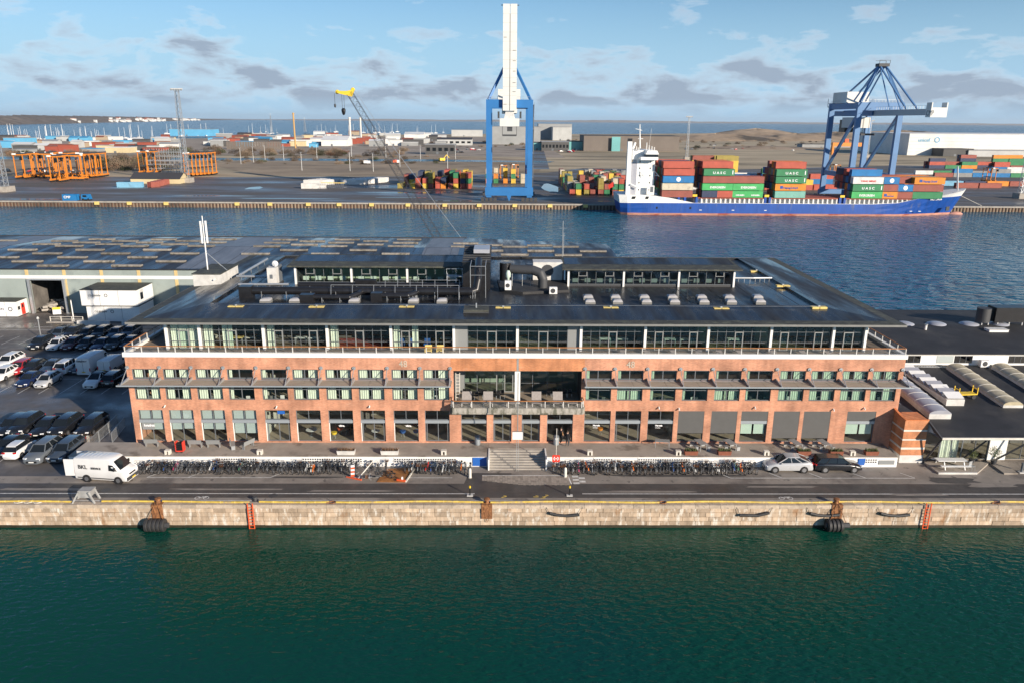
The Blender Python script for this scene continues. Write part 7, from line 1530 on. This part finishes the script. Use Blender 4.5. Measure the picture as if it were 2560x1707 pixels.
hpx(203,245,380,373,16,'w_grey','r_blue','grey shed with bright blue roof'); hpx(246,280,366,354,20,'w_pale','r_grey','pale shed with sheet roof below the masts',2.5); hpx(355,410,377,371,15,'w_red','r_red','low brick building with small windows',0,6); hpx(30,75,384,375,14,'w_grey','r_grey','grey stone sheds along the canal',0,4)
g=hpx(325,452,460,443,12,'w_cream','r_dark','tan gatehouse with broad dark roof by the light mast',3.0,0); 
hpx(2010,2120,370,362,20,'w_grey','r_dark','low grey sheds behind the pale crane',0,0)
container(12.19,'light_blue',G(322,470)+Vector((0,2,0)),0.12,'light blue container beside the gatehouse','boxes by the gatehouse'); 
for k in range(4): p=G(385+k*8,468-k*2); container(6.06,'brown',p,R(70),'rust brown container in the short row before the gatehouse','brown boxes before the gatehouse')
rt_=random.Random(77)
pal=[('w_red','r_red'),('w_red','r_red'),('w_white','r_grey'),('w_grey','r_grey'),('w_blue','r_blue'),('w_cream','r_grey'),('w_pale','r_white'),('w_dark','r_dark')]
adj={'w_red':'rust red','w_white':'white','w_grey':'grey','w_blue':'blue','w_cream':'cream','w_pale':'pale','w_dark':'dark'}
mat('w_tan',(.42,.33,.23),.75)
pal+=[('w_grey','r_white'),('w_pale','r_grey'),('w_white','r_white'),('w_tan','r_red')]; adj['w_tan']='tan'
def scatter(n,pxa,pxb,pya,pyb,wh,hh,place_,ch=None):
    for k in range(n):
        px,py=rt_.uniform(pxa,pxb),rt_.uniform(pya,pyb); p=G(px,py); wl_,rf_=rt_.choice(ch or pal); w_=rt_.uniform(*wh)
        t=hall(p.x,p.y+6,w_,rt_.uniform(8,16),rt_.uniform(*hh),wl_,rf_,'small %s building in %s'%(adj[wl_],place_),rt_.choice([0,0,2]),0,0); t['group']='%s buildings in %s'%(adj[wl_],place_)
scatter(64,530,800,342,368,(10,26),(4,8),'the container town left of the lattice boom'); scatter(46,790,1115,338,368,(12,28),(4,8),'the industrial strip behind the lattice boom'); scatter(56,0,440,349,381,(9,22),(4,7),'the left waterfront town'); scatter(9,640,800,362,370,(8,14),(3,5),'the yard before the white hall',[('w_red','r_red'),('w_white','r_white'),('w_blue','r_blue')])
t=thing('timber_fence','long brown plank fence in front of the container town','fence',G(640,374)); a,c=G(562,374),G(720,373)
n_=int((c.x-a.x)/3.0)
for k in range(n_): MB().box(a.x+k*3-t.location.x,a.x+k*3+2.7-t.location.x,-.2,.2,0,8.5).build('plank','w_brown',t)
# towers and chimneys
def pole(px,py,h,r,m,lab,name,cat,r2=None):
    p=G(px,py); t=thing(name,lab,cat,p); MB().cyl((0,0,0),(0,0,h),r,8,r2).build('shaft',m,t); MB().cyl((0,0,h),(0,0,h+r*1.5),r*1.3,8).build('head',m,t); return t
mat('ochre',(.5,.3,.1),.6); pole(739,372,V(739,286,G(739,372).y).z,.95,'ochre','ochre piling rig mast above the red containers','piling_rig','rig'); pole(877,364,V(877,298,G(877,364).y).z,1.4,'white_dirty','thin pale chimney beside the white arched hall, left one','chimney','chimney'); pole(903,350,V(903,298,G(903,350).y).z,1.5,'white_dirty','thin pale chimney beside the white arched hall, right one','chimney','chimney')
for px,top,py,lab in((679,288,330,'lattice antenna tower above the container town'),(763,298,330,'white ringed phone tower right of the piling rig')):
    p=G(px,py); h=V(px,top,p.y).z; t=thing('antenna_tower',lab,'tower',p); lattice(MB(),(0,0,0),(0,0,h),6,1.2,12,.5).build('lattice','galv',t); MB().cyl((0,0,h),(0,0,h+4),.4,5).build('spire','galv',t)
# sailing boats in the marina
def boat_proto():
    t=thing('sailing_boat','','boat'); b=MB(); b.loft([[(-5,-.9,0),(-5,-1.2,1.2),(-5,1.2,1.2),(-5,.9,0)],[(0,-1.2,0),(0,-1.7,1.2),(0,1.7,1.2),(0,1.2,0)],[(5.5,-.05,.1),(5.8,-.1,1.5),(5.8,.1,1.5),(5.5,.05,.1)]]); b.build('hull','white',t); MB().box(-2.5,1.5,-1,1,1.2,1.9).build('cabin','white_dirty',t); MB().cyl((.6,0,1.2),(.6,0,17),.24,5,.16).build('mast','white',t); MB().bar((.6,0,2.8),(-4,0,2.8),.2).build('boom','galv',t); return t
B0=boat_proto(); rm=random.Random(13); nb=0
for n,pa,pb,ya,yb,pl in((46,20,400,346,352,'the left marina'),(10,410,560,336,342,'the marina by the blue shed'),(26,590,1010,331,336,'the harbour behind the container town'),(6,1040,1110,332,335,'the harbour near the white hall')):
    for k in range(n):
        p=G(rm.uniform(pa,pb),rm.uniform(ya,yb)); p.z=WZ+.3 if p.y>1250 or pl=='the left marina' else 0; s=rm.uniform(.7,1.45)
        o=B0 if nb==0 else dup(B0,p); o.location=(p.x,p.y,0); o.scale=(s,s,s); o.rotation_euler[2]=rm.uniform(0,6); o['label']='white sailing boat with bare mast in %s'%pl; o['group']='boats in %s'%pl; nb+=1
# spoil mounds
def mound(x,y,rx,ry,h,lab,seed):
    b=MB(); n,m=28,14; rr=random.Random(seed); P=[]
    ph=[(rr.uniform(0,6),rr.uniform(.1,.3)) for _ in range(6)]
    for j in range(m+1):
        for i in range(n):
            a=2*math.pi*i/n; f=j/m; r=1-f; wob=1+sum(q*math.sin((k+2)*a+p0) for k,(p0,q) in enumerate(ph))*.22
            z=h*(1-(1-f)**1.0)**.75 if f<.6 else h*.68+h*.32*(f-.6)/.4*.6
            z*=1+.1*math.sin(5*a+j)*rr.uniform(.4,1); P.append((x+rx*r*wob*math.cos(a),y+ry*r*wob*math.sin(a),z-.3))
    b.add(P,[(j*n+i,j*n+(i+1)%n,(j+1)*n+(i+1)%n,(j+1)*n+i) for j in range(m) for i in range(n)]); o=b.build('spoil_mound','mound',None,smooth=False,org=(x,y,0)); o.location=(x,y,0); tag(o,lab,'mound')
for px,py,w,h,d,lab,sd in ((1790,352,120,15,60,'brown spoil mound right of the brown warehouse, dark on its left face',1),(1890,341,150,21,80,'rounded brown spoil mound farthest back',2),(1990,352,130,15,60,'broad earth mound left of the pale crane',3),(2250,345,200,20,70,'long earth ridge above the white warehouse',4),(2090,346,140,16,60,'earth ridge seen through the pale crane legs',5),(1900,372,100,4,40,'low grassy spoil bank in the dry field',6)):
    p=G(px,py); mound(p.x,p.y,w,d,h,lab,sd)
# scrub: bare bushes, one mesh of twigs each kind
def bush_mesh(seed,n=420,m='plant_brown'):
    rr=random.Random(seed); b=MB()
    for k in range(n):
        d=Vector((rr.gauss(0,1),rr.gauss(0,1),abs(rr.gauss(0,.8)))); p=d.normalized()*rr.random()**.5; p.x*=1.25; u=Vector((rr.uniform(-.5,.5),rr.uniform(-.5,.5),rr.uniform(.2,1))).normalized()*rr.uniform(.12,.3); v=u.orthogonal().normalized()*rr.uniform(.02,.05); b.add([p-v,p+v,p+u],[(0,1,2)])
    return b
mat('twig',(.15,.11,.075),.95,rnd=.35,var=.3,vs=.2); mat('twig_green',(.06,.065,.03),.95,rnd=.3,var=.3,vs=.2); mat('twig_red',(.16,.075,.04),.95,rnd=.3)
BM=[bush_mesh(i).mesh('bush',m) for i,m in enumerate(('twig','twig','twig_red','twig_green'))]; TM=MB().cyl((0,0,0),(.05,0,.7),.05,5,.02).mesh('trunk','soil')
rbh=random.Random(6)
def bushes(n,pa,pb,ya,yb,s0,s1,pl):
    for k in range(n):
        p=G(rbh.uniform(pa,pb),rbh.uniform(ya,yb)); s=rbh.uniform(s0,s1); i=rbh.choices(range(4),[4,4,1,2])[0]
        t=thing('bare_shrub','bare winter shrub in %s'%pl,'shrub',p,rbh.uniform(0,6),'shrubs in %s'%pl); t.scale=(s,s,s*.8); place('crown',BM[i],t); place('trunk',TM,t)
bushes(70,240,420,396,428,3,7.5,'the thicket right of the straddle carriers'); bushes(70,560,1010,378,392,2.5,6,'the strip along the far canal'); bushes(50,20,240,383,395,2,5,'the canal bank before the left town'); bushes(60,520,1100,393,412,1.5,3.6,'the muddy field'); bushes(60,1000,1700,350,376,1.5,4.5,'the verge by the grey sheds'); bushes(34,400,560,370,388,3,7,'the trees before the blue shed'); bushes(44,1690,2050,350,376,2,6,'the dry field below the mounds')
# distant cars
mc=MB(); mc.loft([[(-2.2,-.85,.3),(-2.2,-.85,.8),(-2.2,.85,.8),(-2.2,.85,.3)],[(2.2,-.85,.3),(2.2,-.85,.75),(2.2,.85,.75),(2.2,.85,.3)]]); mc.loft([[(-1.7,-.8,.8),(-1.2,-.65,1.4),(-1.2,.65,1.4),(-1.7,.8,.8)],[(1.2,-.8,.8),(.6,-.65,1.4),(.6,.65,1.4),(1.2,.8,.8)]])
for x in(-1.4,1.4): mc.cyl((x,-.86,.32),(x,.86,.32),.32,8)
CMs={c:mc.mesh('far_car','paint_'+c) for c in('white','black','red','silver','grey')}
rcar=random.Random(3)
for n,pa,pb,ya,yb,pl in((18,1700,2030,362,378,'the dry field below the mounds'),(14,1400,1470,377,382,'the lot by the dark office'),(12,1120,1200,374,384,'the lot left of the tall crane'),(10,10,210,424,432,'the yard behind the left carriers'),(10,60,330,372,378,'the left town')):
    for k in range(n):
        c=rcar.choice(list(CMs)); p=G(rcar.uniform(pa,pb),rcar.uniform(ya,yb)); tag(place('distant_car',CMs[c],None,p,rcar.uniform(0,6)),'distant %s car in %s'%(c,pl),'car','%s cars in %s'%(c,pl))
# small yard vehicles
for i,(px,py,lab) in enumerate(((918,412,'white truck on the muddy field'),(990,410,'small orange tipper on the muddy field'),(1105,405,'yellow excavator at the edge of the muddy field'))):
    p=G(px,py); t=thing('works_vehicle',lab,'truck',p,.3*i); m=['white','orange_red','yellow'][i]; MB().box(-2.5,.5,-1.2,1.2,1,3).build('body',m,t); MB().box(.6,2.4,-1.2,1.2,.8,2.8).build('cab','white' if i<2 else 'yellow',t)
    for x in(-1.8,1.6): MB().cyl((x,-1.25,.5),(x,1.25,.5),.55,8).build('wheel','rubber',t)
    if i==2: MB().tube([(1.5,0,2.5),(4.5,0,5.5),(7,0,3)],.3,6).build('arm','yellow',t)
# orange gantry and yard machines to the right
p=G(2120,388); t=thing('yard_gantry','low orange yard gantry behind the pale crane','gantry',p)
for x in(-18,18): MB().box(x-1,x+1,-2,2,0,9).build('leg','orange',t)
MB().box(-19,19,-2,2,9,13).build('beam','orange',t); MB().box(-6,-2,-2,2,13,17).build('cab','orange_red',t)
for i,(px,py) in enumerate(((2085,445),(1258,448),(1285,446),(2470,455))): p=G(px,py); o=dup(S0,p,.1*i); o.scale=(.75,.75,.6); o['label']='small orange carrier %s'%['between the pale crane legs','left one seen through the tall crane','right one seen through the tall crane','on the right yard'][i]; o['group']='single carriers'
# ---------------------------------------------------------------- coasts
def coast(name,pts,hgt,m,label,seed,step=60):
    rr=random.Random(seed); b=MB(); P=[]
    for (x0,y0,h0),(x1,y1,h1) in zip(pts,pts[1:]):
        n=max(2,int(math.hypot(x1-x0,y1-y0)/step))
        for k in range(n): f=k/n; P.append((x0+(x1-x0)*f,y0+(y1-y0)*f,(h0+(h1-h0)*f)*(1+rr.uniform(-.12,.12))))
    dn=step*8; tr=(pts[-1][0]-pts[0][0],pts[-1][1]-pts[0][1]); tl=math.hypot(*tr); ux,uy=-tr[1]/tl*dn,tr[0]/tl*dn
    for p,q in zip(P,P[1:]):
        b.quad((p[0],p[1],WZ-1),(q[0],q[1],WZ-1),(q[0]+ux*.3,q[1]+uy*.3,q[2]*.7),(p[0]+ux*.3,p[1]+uy*.3,p[2]*.7)); b.quad((p[0]+ux*.3,p[1]+uy*.3,p[2]*.7),(q[0]+ux*.3,q[1]+uy*.3,q[2]*.7),(q[0]+ux,q[1]+uy,q[2]),(p[0]+ux,p[1]+uy,p[2]))
    return tag(b.build(name,m),kind='structure')
mat('wood_coast',(.13,.112,.098),1,var=.5,vs=.02,dirt=((.2,.175,.15),.006,.56,.66)); mat('far_coast',(.3,.28,.26),1)
cp=[(G(-60,314,WZ),48),(G(60,312,WZ),46),(G(180,309.5,WZ),44),(G(300,306.5,WZ),44),(G(420,303.8,WZ),46),(G(500,301.8,WZ),34),(G(590,300.2,WZ),8)]
coast('wooded_coast',[(p.x,p.y,h) for p,h in cp],0,'wood_coast','',1,45)
rh=random.Random(40)
for k in range(64):
    i=rh.choice([2,3,3,4,4]); f=rh.random(); p=cp[i][0].lerp(cp[i+1][0],f); s=min(2.2,p.y/3800); d=(cp[-1][0]-cp[0][0]).normalized(); dy=5+rh.random()**1.6*70; z=dy*.27
    t=thing('coast_house','small white house among the trees of the far left coast','house',(p.x-d.y*dy,p.y+d.x*dy,0),rh.uniform(-.3,.3),'white houses on the far left coast'); w_,h_=rh.uniform(10,24)*s,rh.uniform(5,9)*s
    MB().box(-w_/2,w_/2,-w_/3,w_/3,z-8,z+h_).build('wall','w_white',t); MB().box(-w_/2-.5,w_/2+.5,-w_/3-.5,w_/3+.5,z+h_,z+h_*1.35).build('roof',rh.choice(['r_red','r_white','r_grey']),t)
coast('far_coast',[(a*28000/1890,28500,h*.8) for a,h in((-1000,30),(-600,30),(-420,55),(-300,80),(-160,60),(0,85),(120,70),(260,100),(420,85),(560,60),(700,75),(900,60),(1150,90),(1400,60))],0,'far_coast','',2,260)
# ---------------------------------------------------------------- haze over sea and land
hm=bpy.data.materials.new('haze'); hm.use_nodes=True; N=hm.node_tree.nodes; N.clear(); pv_=N.new('ShaderNodeVolumePrincipled'); pv_.inputs['Color'].default_value=(.86,.93,1,1); pv_.inputs['Density'].default_value=1.4e-5; pv_.inputs['Anisotropy'].default_value=.2; ou=N.new('ShaderNodeOutputMaterial'); hm.node_tree.links.new(pv_.outputs[0],ou.inputs['Volume']); MATS['haze']=hm
tag(MB().box(-40000,40000,-400,45000,-8,260).build('haze','haze'),kind='stuff')
# ================================================================ lettering becomes plain meshes
bpy.context.view_layer.update(); dg=bpy.context.evaluated_depsgraph_get()
for o in FONTS:
    me=bpy.data.meshes.new_from_object(o.evaluated_get(dg)); n=o.name; 
    q=bpy.data.objects.new('tmp',me); sc.collection.objects.link(q); q.parent=o.parent; q.location=o.location; q.rotation_euler=o.rotation_euler; q.scale=o.scale
    bpy.data.objects.remove(o); q.name=n
for o in bpy.data.objects:
    if '_org' in o: del o['_org']
